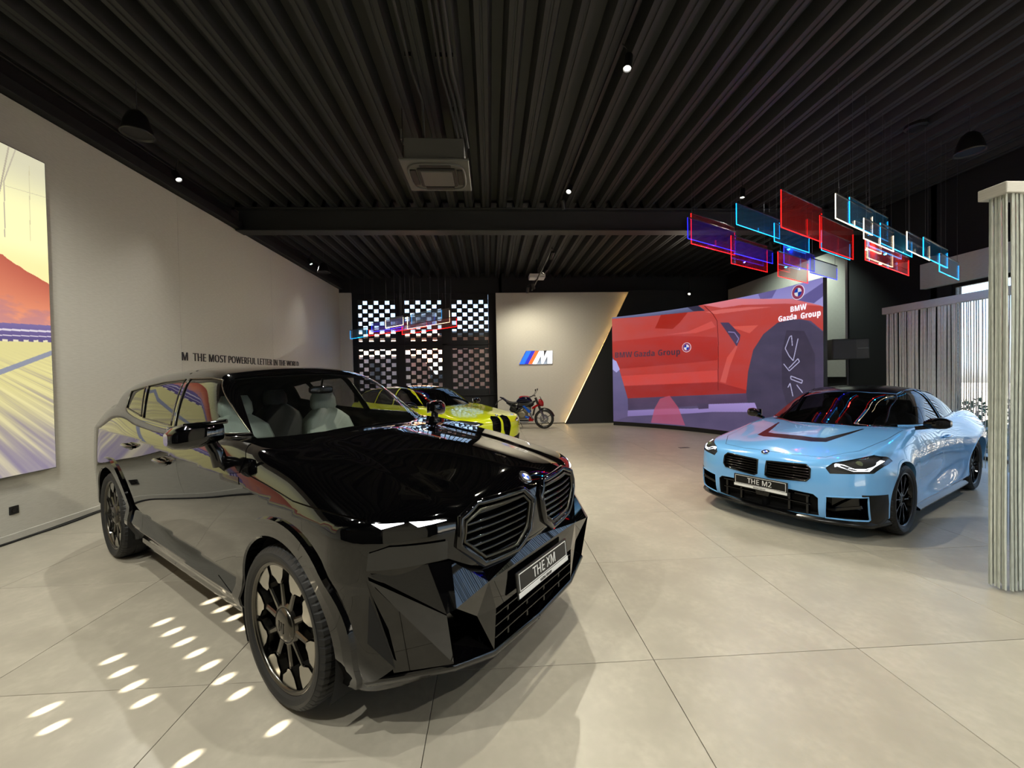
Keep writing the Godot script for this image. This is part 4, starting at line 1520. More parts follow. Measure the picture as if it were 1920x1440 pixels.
	# half mesh (z >= 0): [points, normals, triangle indices]
	func net(h: float) -> Array:
		var nx := int(ceil((x1 - x0) / h)) + 2
		var ny := int(ceil(1.95 / h)) + 2
		var nz := int(ceil(1.15 / h)) + 2
		var val := PackedFloat32Array()
		val.resize(nx * ny * nz)
		val.fill(1e9)
		var cell := {}
		var pts := PackedVector3Array()
		var nor := PackedVector3Array()
		var B := 4
		var order := []
		for bi in range(0, nx - 1, B):
			for bj in range(0, ny - 1, B):
				for bk in range(0, nz - 1, B):
					var c := f(x0 + (bi + 2) * h, 0.05 + (bj + 2) * h, (bk + 1.5) * h)
					if absf(c) > B * h * 2.3:
						continue
					for i in range(bi, mini(bi + B, nx - 1)):
						for j in range(bj, mini(bj + B, ny - 1)):
							for k in range(bk, mini(bk + B, nz - 1)):
								order.append(Vector3i(i, j, k))
		var cv := PackedFloat32Array()
		cv.resize(8)
		var offs := [Vector3i(0, 0, 0), Vector3i(1, 0, 0), Vector3i(0, 1, 0), Vector3i(1, 1, 0), Vector3i(0, 0, 1), Vector3i(1, 0, 1), Vector3i(0, 1, 1), Vector3i(1, 1, 1)]
		var edges := [[0, 1], [2, 3], [4, 5], [6, 7], [0, 2], [1, 3], [4, 6], [5, 7], [0, 4], [1, 5], [2, 6], [3, 7]]
		for o in order:
			var neg := 0
			for q in 8:
				var g: Vector3i = o + offs[q]
				var id := (g.x * ny + g.y) * nz + g.z
				var fv := val[id]
				if fv > 1e8:
					fv = f(x0 + g.x * h, 0.05 + g.y * h, (g.z - 0.5) * h)
					val[id] = fv
				cv[q] = fv
				if fv < 0.0: neg += 1
			if neg == 0 or neg == 8:
				continue
			var s := Vector3.ZERO
			var n := 0
			for e in edges:
				var a := cv[e[0]]
				var b := cv[e[1]]
				if (a < 0.0) != (b < 0.0):
					s += Vector3(offs[e[0]]).lerp(Vector3(offs[e[1]]), a / (a - b))
					n += 1
			s = s / n + Vector3(o)
			var p := Vector3(x0 + s.x * h, 0.05 + s.y * h, (s.z - 0.5) * h)
			if o.z == 0: p.z = 0.0
			var gr2 := Vector3.UP
			for it in 2:
				var f0 := f(p.x, p.y, p.z)
				if it == 0 or absf(f0) > 0.002:
					gr2 = Vector3(f(p.x + 0.002, p.y, p.z) - f0, f(p.x, p.y + 0.002, p.z) - f0, f(p.x, p.y, p.z + 0.002) - f0) / 0.002
				else:
					break
				var st := f0 / maxf(gr2.length_squared(), 0.25)
				p -= (gr2 * st).limit_length(h * 0.6)
				if o.z == 0: p.z = 0.0
			gr2 = grad(p)
			if o.z == 0: gr2.z = 0.0
			cell[o] = pts.size()
			pts.append(p)
			nor.append(gr2.normalized())
		var tri := PackedInt32Array()
		for o in cell:
			for ax in 3:
				var e := Vector3i.ZERO
				e[ax] = 1
				var u := Vector3i.ZERO
				u[(ax + 1) % 3] = 1
				var w := Vector3i.ZERO
				w[(ax + 2) % 3] = 1
				var a := val[(o.x * ny + o.y) * nz + o.z]
				var g: Vector3i = o + e
				var b := val[(g.x * ny + g.y) * nz + g.z]
				if (a < 0.0) == (b < 0.0):
					continue
				if not (cell.has(o - u) and cell.has(o - w) and cell.has(o - u - w)):
					continue
				var q := [cell[o], cell[o - u], cell[o - u - w], cell[o - w]]
				tri.append_array([q[0], q[1], q[2], q[0], q[2], q[3]])
		return [pts, nor, tri]

class Region:
	var p: PackedVector2Array
	var box: Rect2
	var g: PackedByteArray
	var gw: int
	var gh: int
	const C := 0.03
	func _init(poly_: PackedVector2Array) -> void:
		p = poly_
		box = Rect2(p[0], Vector2.ZERO)
		for q in p: box = box.expand(q)
		gw = int(box.size.x / C) + 1
		gh = int(box.size.y / C) + 1
		g.resize(gw * gh)
		for i in gw:
			for j in gh:
				g[i * gh + j] = 2 if Geometry2D.is_point_in_polygon(box.position + Vector2(i + 0.5, j + 0.5) * C, p) else 0
		for k in p.size():
			var a := p[k]
			var b := p[(k + 1) % p.size()]
			var n := int(a.distance_to(b) / (C * 0.4)) + 1
			for s in n + 1:
				var q := (a.lerp(b, float(s) / n) - box.position) / C
				for di in [-0.35, 0.35]:
					for dj in [-0.35, 0.35]:
						var i := int(q.x + di)
						var j := int(q.y + dj)
						if i >= 0 and j >= 0 and i < gw and j < gh:
							g[i * gh + j] = 1
	# 0 outside, 1 undecided, 2 inside
	func test(r: Rect2) -> int:
		if not box.intersects(r, true): return 0
		var i0 := int(floor((r.position.x - box.position.x) / C))
		var j0 := int(floor((r.position.y - box.position.y) / C))
		var i1 := int(floor((r.end.x - box.position.x) / C))
		var j1 := int(floor((r.end.y - box.position.y) / C))
		var first := -1
		for i in range(i0, i1 + 1):
			for j in range(j0, j1 + 1):
				var c := 0
				if i >= 0 and j >= 0 and i < gw and j < gh: c = g[i * gh + j]
				if c == 1: return 1
				if first < 0: first = c
				elif first != c: return 1
		return first

# cut the half net into parts. ops: {p: "side"/"front"/"top", poly, out: part name or "" to leave open, off: shift along the normal, hole: true also opens the inner shell}
func cut(netd: Array, ops: Array, rest: String) -> Dictionary:
	var pts: PackedVector3Array = netd[0]
	var nor: PackedVector3Array = netd[1]
	var tri: PackedInt32Array = netd[2]
	var out := {}
	var regs := []
	for o in ops:
		regs.append(Region.new(o.poly))
	for ti in range(0, tri.size(), 3):
		var P := [pts[tri[ti]], pts[tri[ti + 1]], pts[tri[ti + 2]]]
		var N := [nor[tri[ti]], nor[tri[ti + 1]], nor[tri[ti + 2]]]
		var m: Vector3 = (N[0] + N[1] + N[2]) / 3.0
		var g: Vector3 = (P[1] - P[0]).cross(P[2] - P[0])
		if g.length_squared() < 1e-14:
			continue
		for pass_ in 2:
			# pass 0: the inner shell, pass 1: the panels
			var frags := [null]   # null: the whole triangle
			var proj := ""
			for k in ops.size():
				var o: Dictionary = ops[k]
				if pass_ == 0 and not o.get("hole", false):
					continue
				var lim: float = o.get("facing", 0.22)
				var c: float = m.z if o.p == "side" else (m.x if o.p == "front" else m.y)
				if o.p == "back": c = -m.x
				if c < lim: continue
				if o.has("ymin") and P[0].y < o.ymin: continue
				if o.has("xmax") and P[0].x > o.xmax: continue
				if o.has("xmin") and P[0].x < o.xmin: continue
				var t := []
				for q in P:
					t.append(Vector2(q.x, q.y) if o.p == "side" else (Vector2(q.z, q.y) if o.p != "top" else Vector2(q.x, q.z)))
				var bb := Rect2(t[0], Vector2.ZERO).expand(t[1]).expand(t[2])
				var cls: int = regs[k].test(bb)
				if cls == 0: continue
				var area := absf((t[1] - t[0]).cross(t[2] - t[0]))
				if area < 1e-9: continue
				if cls == 2 and frags.size() == 1 and frags[0] == null:
					emit(out, "inner" if false else (o.out if pass_ == 1 else ""), P, N, null, null, o.get("off", 0.0))
					frags = []
					break
				if proj != o.p:
					# carry earlier cuts over into this view
					var nf := []
					for fr in frags:
						if fr == null:
							nf.append(PackedVector2Array(t))
						else:
							var w := PackedVector2Array()
							for q in fr:
								var bc := bary(q[1], q[0])
								w.append(t[0] * bc.x + t[1] * bc.y + t[2] * bc.z)
							nf.append(w)
					frags = nf
					proj = o.p
				else:
					var nf := []
					for fr in frags:
						var w := PackedVector2Array()
						for q in fr: w.append(q[0])
						nf.append(w)
					frags = nf
				var left := []
				for fr in frags:
					if o.out != "" and pass_ == 1:
						for r in Geometry2D.intersect_polygons(fr, o.poly):
							emit(out, o.out, P, N, r, t, o.get("off", 0.0))
					for r in Geometry2D.clip_polygons(fr, o.poly):
						left.append(r)
				frags = []
				for r in left:
					var w := []
					for q in r: w.append([q, t])
					frags.append(w)
				if frags.is_empty(): break
			for fr in frags:
				if fr == null:
					emit(out, rest if pass_ == 1 else "inner_shell", P, N, null, null, 0.0 if pass_ == 1 else -0.014)
				else:
					var w := PackedVector2Array()
					for q in fr: w.append(q[0])
					emit(out, rest if pass_ == 1 else "inner_shell", P, N, w, fr[0][1], 0.0 if pass_ == 1 else -0.014)
	return out

func bary(t: Array, q: Vector2) -> Vector3:
	var d: float = (t[1] - t[0]).cross(t[2] - t[0])
	var a: float = (t[1] - q).cross(t[2] - q) / d
	var b: float = (t[2] - q).cross(t[0] - q) / d
	return Vector3(a, b, 1.0 - a - b)

func emit(out: Dictionary, part: String, P: Array, N: Array, frag, t, off: float) -> void:
	if part == "": return
	if not out.has(part): out[part] = [PackedVector3Array(), PackedVector3Array()]
	var o: Array = out[part]
	if frag == null:
		for k in 3:
			o[0].append(P[k] + N[k] * off); o[1].append(N[k])
		return
	var idx := Geometry2D.triangulate_polygon(frag)
	for i in idx:
		var b := bary(t, frag[i])
		var n: Vector3 = (N[0] * b.x + N[1] * b.y + N[2] * b.z).normalized()
		o[0].append(P[0] * b.x + P[1] * b.y + P[2] * b.z + n * off)
		o[1].append(n)

# side: 1 right half, -1 left half, 0 both
func panel(data: Array, side: int) -> MB:
	var b := MB.new()
	for s in ([1, -1] if side == 0 else [side]):
		var k := Vector3(1, 1, s)
		for i in range(0, data[0].size(), 3):
			b.tri3(data[0][i] * k, data[0][i + 1] * k, data[0][i + 2] * k, data[1][i] * k, data[1][i + 1] * k, data[1][i + 2] * k)
	return b

func arch(cx_: float, cy: float, r: float, n := 40) -> PackedVector2Array:
	var p := PackedVector2Array()
	for k in n + 1:
		var a := lerpf(-0.12, PI + 0.12, float(k) / n)
		p.append(Vector2(cx_ + cos(a) * r, cy + sin(a) * r))
	p.append(Vector2(cx_ - r * 1.02, 0.02))
	p.append(Vector2(cx_ + r * 1.02, 0.02))
	return p

func shrink(a: Array, by := 0.0022) -> PackedVector2Array:
	var p := poly(a)
	var r := Geometry2D.offset_polygon(p, -by)
	return r[0] if r.size() else p

func stroke(a: Array, w := 0.0025) -> PackedVector2Array:
	var r := Geometry2D.offset_polyline(poly(a), w)
	return r[0]

# polygon drawn in the front view (z, y), laid on the body with a small offset
func on_front(bd: Body, a: Array, off: float, mirror := false) -> MB:
	var b := MB.new()
	var pl := PackedVector2Array()
	var src := poly(a)
	for i in src.size():
		var p := src[i]
		var q := src[(i + 1) % src.size()]
		var n := maxi(1, int(p.distance_to(q) / 0.04))
		for k in n: pl.append(p.lerp(q, float(k) / n))
	var idx := Geometry2D.triangulate_polygon(pl)
	var pos := []
	for q in pl: pos.append(bd.at_front(q.x, q.y) + Vector3(off, 0, 0))
	for s in ([1.0, -1.0] if mirror else [1.0]):
		var k := Vector3(1, 1, s)
		for i in range(0, idx.size(), 3):
			var na := bd.grad(pos[idx[i]]).normalized()
			b.tri3(pos[idx[i]] * k, pos[idx[i + 1]] * k, pos[idx[i + 2]] * k, na * k, bd.grad(pos[idx[i + 1]]).normalized() * k, bd.grad(pos[idx[i + 2]]).normalized() * k)
	return b

func ring_path(bd: Body, a: Array, view: String, off: float, step := 0.03) -> Array:
	var src := poly(a)
	var r := []
	for i in src.size():
		var p := src[i]
		var q := src[(i + 1) % src.size()]
		var n := maxi(1, int(p.distance_to(q) / step))
		for k in n:
			var c := p.lerp(q, float(k) / n)
			var w: Vector3 = bd.at_front(c.x, c.y) if view == "front" else bd.at_side(c.x, c.y)
			r.append(w + bd.grad(w).normalized() * off)
	return r

func mirrored(b: MB) -> MB:
	var r := MB.new()
	var k := Vector3(1, 1, -1)
	for i in range(0, b.v.size(), 3):
		r.tri3(b.v[i] * k, b.v[i + 1] * k, b.v[i + 2] * k, b.n[i] * k, b.n[i + 1] * k, b.n[i + 2] * k)
	return r

# band round a wheel opening, laid on the body side
func flare(bd: Body, cx_: float, cy: float, r0: float, r1: float, off: float, a0 := -0.15, a1 := PI + 0.15) -> MB:
	var rings := []
	var n := 44
	for k in n + 1:
		var a := lerpf(a0, a1, float(k) / n)
		var row := []
		for e in [[r0, -0.06], [r0, off * 0.6], [r0 + 0.008, off], [(r0 + r1) * 0.5, off], [r1 - 0.008, off], [r1, -0.004]]:
			var x: float = cx_ + cos(a) * e[0]
			var y: float = maxf(cy + sin(a) * e[0], bd.bottom + 0.03)
			var p := bd.at_side(x, y)
			row.append(p + Vector3(0, 0, e[1]))
		rings.append(row)
	var b := MB.new()
	# crisp steps: each lengthwise strip is its own skin
	for s in rings[0].size() - 1:
		var strip := []
		for row in rings: strip.append([row[s], row[s + 1]])
		var t := MB.new()
		t.skin(strip, false, false)
		for i in range(0, t.v.size(), 3):
			var sg := 1.0 if t.n[i].z + 0.001 * 0 >= -0.05 else -1.0
			if s == 0:
				var c := Vector3(cx_, cy, t.v[i].z)
				sg = 1.0 if t.n[i].dot(c - t.v[i]) > 0 else -1.0
			b.tri3(t.v[i], t.v[i + 1], t.v[i + 2], t.n[i] * sg, t.n[i + 1] * sg, t.n[i + 2] * sg)
	return b

func car_mats() -> void:
	var m := mat("black paint", Color(0.006, 0.006, 0.008), 0.04)
	m.clearcoat_enabled = true
	m.clearcoat = 1.0
	m.clearcoat_roughness = 0.01
	m.metallic_specular = 0.25
	mat("liner", Color(0.01, 0.01, 0.011), 0.8)
	mat("shell black", Color(0.012, 0.012, 0.013), 0.7)
	mat("gloss trim", Color(0.01, 0.01, 0.011), 0.08)
	mat("dark chrome", Color(0.34, 0.33, 0.31), 0.22, 1.0)
	mat("bright wheel", Color(0.70, 0.69, 0.66), 0.2, 1.0)
	mat("disc iron", Color(0.35, 0.35, 0.36), 0.35, 1.0)
	mat("caliper", Color(0.05, 0.05, 0.06), 0.3)
	var g := pane("car glass", Color(0.03, 0.035, 0.035), 0.18)
	g.metallic_specular = 0.7
	g = pane("tinted glass", Color(0.01, 0.012, 0.012), 0.62)
	g.metallic_specular = 0.75
	g = pane("lamp glass", Color(0.4, 0.42, 0.45), 0.05)
	mat("mint leather", Color(0.50, 0.56, 0.52), 0.5)
	mat("dark leather", Color(0.06, 0.065, 0.065), 0.5)
	mat("brown leather", Color(0.20, 0.13, 0.09), 0.5)
	glow("day light", Color(0.95, 0.97, 1.0), 4.0)
	mat("plate black", Color(0.02, 0.02, 0.022), 0.3)
	mat("plate white", Color(0.85, 0.85, 0.84), 0.35)

func tyre_mesh(r: float, w: float, rim: float, sipes: int) -> ArrayMesh:
	var b := MB.new()
	var hw := w * 0.5
	# from the inner bead over the tread to the outer bead: radius, offset, depth of the cross cuts
	var prof := [[rim, -hw * 0.80, 0.0], [rim + (r - rim) * 0.45, -hw, 0.0], [r - 0.030, -hw * 0.97, 0.0], [r - 0.008, -hw * 0.86, 0.005], [r, -hw * 0.70, 0.006], [r, -hw * 0.30, 0.0], [r - 0.006, -hw * 0.28, 0.0], [r - 0.006, -hw * 0.22, 0.0], [r, -hw * 0.20, 0.0], [r, hw * 0.20, 0.0], [r - 0.006, hw * 0.22, 0.0], [r - 0.006, hw * 0.28, 0.0], [r, hw * 0.30, 0.0],
		[r, hw * 0.70, 0.006], [r - 0.008, hw * 0.86, 0.005], [r - 0.030, hw * 0.97, 0.0], [rim + (r - rim) * 0.62, hw, 0.0], [rim + (r - rim) * 0.45, hw * 1.0, 0.0], [rim + (r - rim) * 0.20, hw * 0.95, 0.0], [rim, hw * 0.86, 0.0]]
	var seg := sipes * 4
	var rings := []
	for k in seg + 1:
		var a := TAU * k / seg
		var row := []
		for q in prof:
			var rr: float = q[0] - (q[2] if k % 4 == 0 else 0.0)
			row.append(Vector3(cos(a) * rr, sin(a) * rr, q[1]))
		rings.append(row)
	for k in seg:
		for i in prof.size() - 1:
			var p := [rings[k][i], rings[k][i + 1], rings[k + 1][i + 1], rings[k + 1][i]]
			var c := Vector3((p[0].x + p[2].x) * 0.5, (p[0].y + p[2].y) * 0.5, 0)
			var d0 := Vector2(prof[i + 1][0] - prof[i][0], prof[i + 1][1] - prof[i][1])
			var out := c.normalized() * d0.y + Vector3(0, 0, -d0.x)
			b.quad_to(p[0], p[1], p[2], p[3], out)
	return b.mesh()

var wheel_cache := {}
# wheel in the xy plane, outside toward +z
func wheel(parent: Node3D, at: Vector3, left: bool, style: String, r: float, w: float, rim: float) -> void:
	var o := Node3D.new()
	o.name = "wheel"
	parent.add_child(o, true)
	o.position = at
	if left: o.rotation.y = PI
	var key := style
	if not wheel_cache.has(key):
		var c := {}
		c.tyre = tyre_mesh(r, w, rim, 64 if style == "suv" else 40)
		var hw := w * 0.5
		var zr := Transform3D(Basis(Vector3.RIGHT, PI / 2), Vector3.ZERO)   # lathe axis y -> z
		var b := MB.new()
		b.lathe([Vector2(rim - 0.02, -hw * 0.8), Vector2(rim - 0.012, -hw * 0.8), Vector2(rim + 0.004, -hw * 0.8)], zr, 48)
		b.lathe([Vector2(rim - 0.025, -hw * 0.8), Vector2(rim - 0.045, 0), Vector2(rim - 0.022, hw * 0.62), Vector2(rim - 0.016, hw * 0.80)], zr, 48, true)
		c.barrel = b.mesh()
		b = MB.new()
		b.lathe([Vector2(rim - 0.016, hw * 0.78), Vector2(rim - 0.014, hw * 0.86), Vector2(rim - 0.004, hw * 0.90), Vector2(rim + 0.006, hw * 0.88), Vector2(rim + 0.008, hw * 0.80)], zr, 64, true)
		c.lip = b.mesh()
		b = MB.new()
		b.lathe([Vector2(0.06, -0.02), Vector2(rim * 0.72, -0.02), Vector2(rim * 0.72, 0.012), Vector2(0.06, 0.012)], Transform3D(zr.basis, Vector3(0, 0, hw * 0.05)), 40)
		c.disc = b.mesh()
		c.spokes = []
		c.legs = []
		var n := 10
		for k in n:
			var a := TAU * (k / 2) / 5.0 + (0.30 if k % 2 == 0 else -0.30) + 0.18
			var x := Transform3D(Basis(Vector3(0, 0, 1), a), Vector3(0, 0, hw * 0.50))
			var ri := rim - 0.010
			b = MB.new()
			if style == "suv":
				var sd := -1.0 if k % 2 == 0 else 1.0
				b.slab(poly([ri * 0.66, -0.015, ri * 0.72, -0.030, ri * 0.79, -0.072 if sd > 0 else -0.046, ri * 0.985, -0.090 if sd > 0 else -0.066, ri * 0.99, 0.066 if sd > 0 else 0.090, ri * 0.79, 0.046 if sd > 0 else 0.072, ri * 0.72, 0.030, ri * 0.66, 0.015]), 0.042, x, 0.006)
				c.spokes.append(b.mesh())
				b = MB.new()
				b.slab(poly([0.07, -0.017, ri * 0.72, -0.013, ri * 0.72, 0.013, 0.07, 0.017]), 0.040, Transform3D(Basis(Vector3(0, 0, 1), a), Vector3(0, 0, hw * 0.46)), 0.007)
				c.legs.append(b.mesh())
			else:
				b.slab(poly([0.05, -0.012, ri * 0.55, -0.010, ri * 0.99, -0.030, ri * 0.99, -0.010, ri * 0.74, 0.0, ri * 0.99, 0.010, ri * 0.99, 0.030, ri * 0.55, 0.010, 0.05, 0.012]), 0.035, x, 0.006)
				c.spokes.append(b.mesh())
		b = MB.new()
		if style == "suv":
			b.lathe([Vector2(0.105, hw * 0.34), Vector2(0.105, hw * 0.66), Vector2(0.094, hw * 0.74), Vector2(0.080, hw * 0.75)], zr, 40)
			b.lathe([Vector2(0.086, hw * 0.72), Vector2(0.083, hw * 0.80), Vector2(0.06, hw * 0.86), Vector2(0.03, hw * 0.885), Vector2(0, hw * 0.89)], zr, 40, true)
		else:
			b.lathe([Vector2(0.075, hw * 0.3), Vector2(0.070, hw * 0.70), Vector2(0.05, hw * 0.76), Vector2(0.032, hw * 0.78), Vector2(0.03, hw * 0.74), Vector2(0, hw * 0.74)], zr, 28)
		c.cap = b.mesh()
		b = MB.new()
		b.slab(poly([rim * 0.52, -0.10, rim * 0.74, -0.11, rim * 0.80, 0, rim * 0.74, 0.11, rim * 0.52, 0.10, rim * 0.48, 0]), 0.06, Transform3D(Basis.IDENTITY, Vector3(0, 0, hw * 0.02)), 0.01)
		c.caliper = b.mesh()
		wheel_cache[key] = c
	var c: Dictionary = wheel_cache[key]
	var bright := style == "suv"
	put("tyre", c.tyre, mats["rubber"], o)
	put("barrel", c.barrel, mats["gloss trim"], o)
	put("rim_lip", c.lip, mats["dark chrome"] if bright else mats["gloss trim"], o)
	put("brake_disc", c.disc, mats["disc iron"], o)
	put("caliper", c.caliper, mats["caliper"], o)
	for s in c.spokes: put("spoke", s, mats["bright wheel"] if bright else mats["gloss trim"], o)
	for s in c.legs: put("spoke_leg", s, mats["dark chrome"] if bright else mats["gloss trim"], o)
	put("hub_cap", c.cap, mats["dark chrome"] if bright else mats["gloss trim"], o)
	if bright:
		var lt := put("cap_letter", letters("M", 0.05, 0.004, true), mats["gloss trim"], o)
		lt.transform = Transform3D(Basis(Vector3(0, 0, 1), PI * 0.97), Vector3(0, 0, w * 0.5 * 0.885))

func seat(parent: Node3D, at: Vector3, m: Material, rear := false) -> void:
	var s := Node3D.new()
	s.name = "seat"
	parent.add_child(s, true)
	s.position = at
	var b := MB.new()
	# backrest: rounded sections rising and leaning back
	var rings := []
	for q in [[0.0, 0.24, 0.10, 0.0], [0.10, 0.26, 0.12, -0.02], [0.28, 0.255, 0.11, -0.07], [0.44, 0.25, 0.10, -0.12], [0.54, 0.22, 0.09, -0.15], [0.60, 0.15, 0.075, -0.17], [0.64, 0.09, 0.06, -0.185]]:
		var row := []
		for k in 20:
			var a := TAU * k / 20.0
			var cs := cos(a)
			var sn := sin(a)
			row.append(Vector3(q[3] + q[2] * signf(cs) * pow(absf(cs), 0.7) + (0.05 * absf(sn) if cs > 0 else 0.0), q[0], q[1] * signf(sn) * pow(absf(sn), 0.7)))
		rings.append(row)
	b.skin(rings)
	put("backrest", b, m, s)
	b = MB.new()
	rings = []
	for q in [[0.60, 0.10, 0.055, -0.175], [0.66, 0.135, 0.065, -0.18], [0.74, 0.13, 0.062, -0.19], [0.80, 0.10, 0.045, -0.20]]:
		var row := []
		for k in 16:
			var a := TAU * k / 16.0
			row.append(Vector3(q[3] + q[2] * cos(a), q[0], q[1] * signf(sin(a)) * pow(absf(sin(a)), 0.7)))
		rings.append(row)
	b.skin(rings)
	put("headrest", b, m, s)
	b = MB.new()
	b.ball(Transform3D(Basis.from_scale(Vector3(0.30, 0.11, 0.27)), Vector3(0.24, -0.02, 0)), 20, 0.6)
	put("cushion", b, m, s)
	b = MB.new()
	b.slab(poly([-0.045, 0, 0.045, 0, 0.035, 0.028, -0.035, 0.028]), 0.006, Transform3D(Basis(Vector3.UP, PI / 2), Vector3(-0.085, 0.545, 0)))
	put("seat_emblem", b, mat("seat emblem", Color(0.02, 0.04, 0.12), 0.4), s)

func steering_wheel(parent: Node3D, at: Vector3) -> void:
	var s := Node3D.new()
	s.name = "steering_wheel"
	parent.add_child(s, true)
	s.transform = Transform3D(Basis(Vector3(0, 0, 1), deg_to_rad(-24.0)), at)
	var b := MB.new()
	var ring := []
	for k in 32:
		var a := TAU * k / 32.0
		ring.append(Vector3(0, cos(a) * 0.185, sin(a) * 0.185))
	b.tube(ring, 0.016, 8, true)
	put("rim", b, mats["dark leather"], s)
	for a in [PI / 2, -PI / 2, PI]:
		b = MB.new()
		b.tube([Vector3(0.02, 0, 0), Vector3(0, cos(a) * 0.18, sin(a) * 0.18)], 0.014, 6)
		put("spoke", b, mats["dark leather"], s)
	b = MB.new()
	b.ball(Transform3D(Basis.from_scale(Vector3(0.03, 0.06, 0.07)), Vector3(0.01, 0, 0)), 14, 0.7)
	put("hub", b, mats["dark leather"], s)

# number plate facing +x
func number_plate(parent: Node3D, at: Vector3, tilt: float, words: String) -> void:
	var p := Node3D.new()
	p.name = "number_plate"
	parent.add_child(p, true)
	p.transform = Transform3D(Basis(Vector3(0, 0, 1), tilt) * Basis(Vector3.UP, PI / 2), at)   # now x runs to the left of the car seen from ahead, z outward
	var b := MB.new()
	b.box(Vector3(0, 0, -0.006), Vector3(0.54, 0.135, 0.012), 0.004)
	put("holder", b, mats["plate black"], p)
	b = MB.new()
	for e in [[0, 0.055, 0.505, 0.004], [0, -0.028, 0.505, 0.004], [-0.2505, 0.0135, 0.004, 0.087], [0.2505, 0.0135, 0.004, 0.087]]:
		b.box(Vector3(e[0], e[1], 0.001), Vector3(e[2], e[3], 0.002))
	put("border", b, mats["plate white"], p)
	b = MB.new()
	b.box(Vector3(0, -0.048, 0.001), Vector3(0.53, 0.026, 0.003), 0.001)
	put("strip", b, mats["plate white"], p)
	var o := put("lettering", letters(words, 0.052, 0.003), mats["plate white"], p)
	o.position = Vector3(0, 0.013, 0.001)
	o = put("lettering", letters("GAZDA GROUP", 0.013, 0.002, true), mats["plate black"], p)
	o.position = Vector3(0, -0.0485, 0.003)

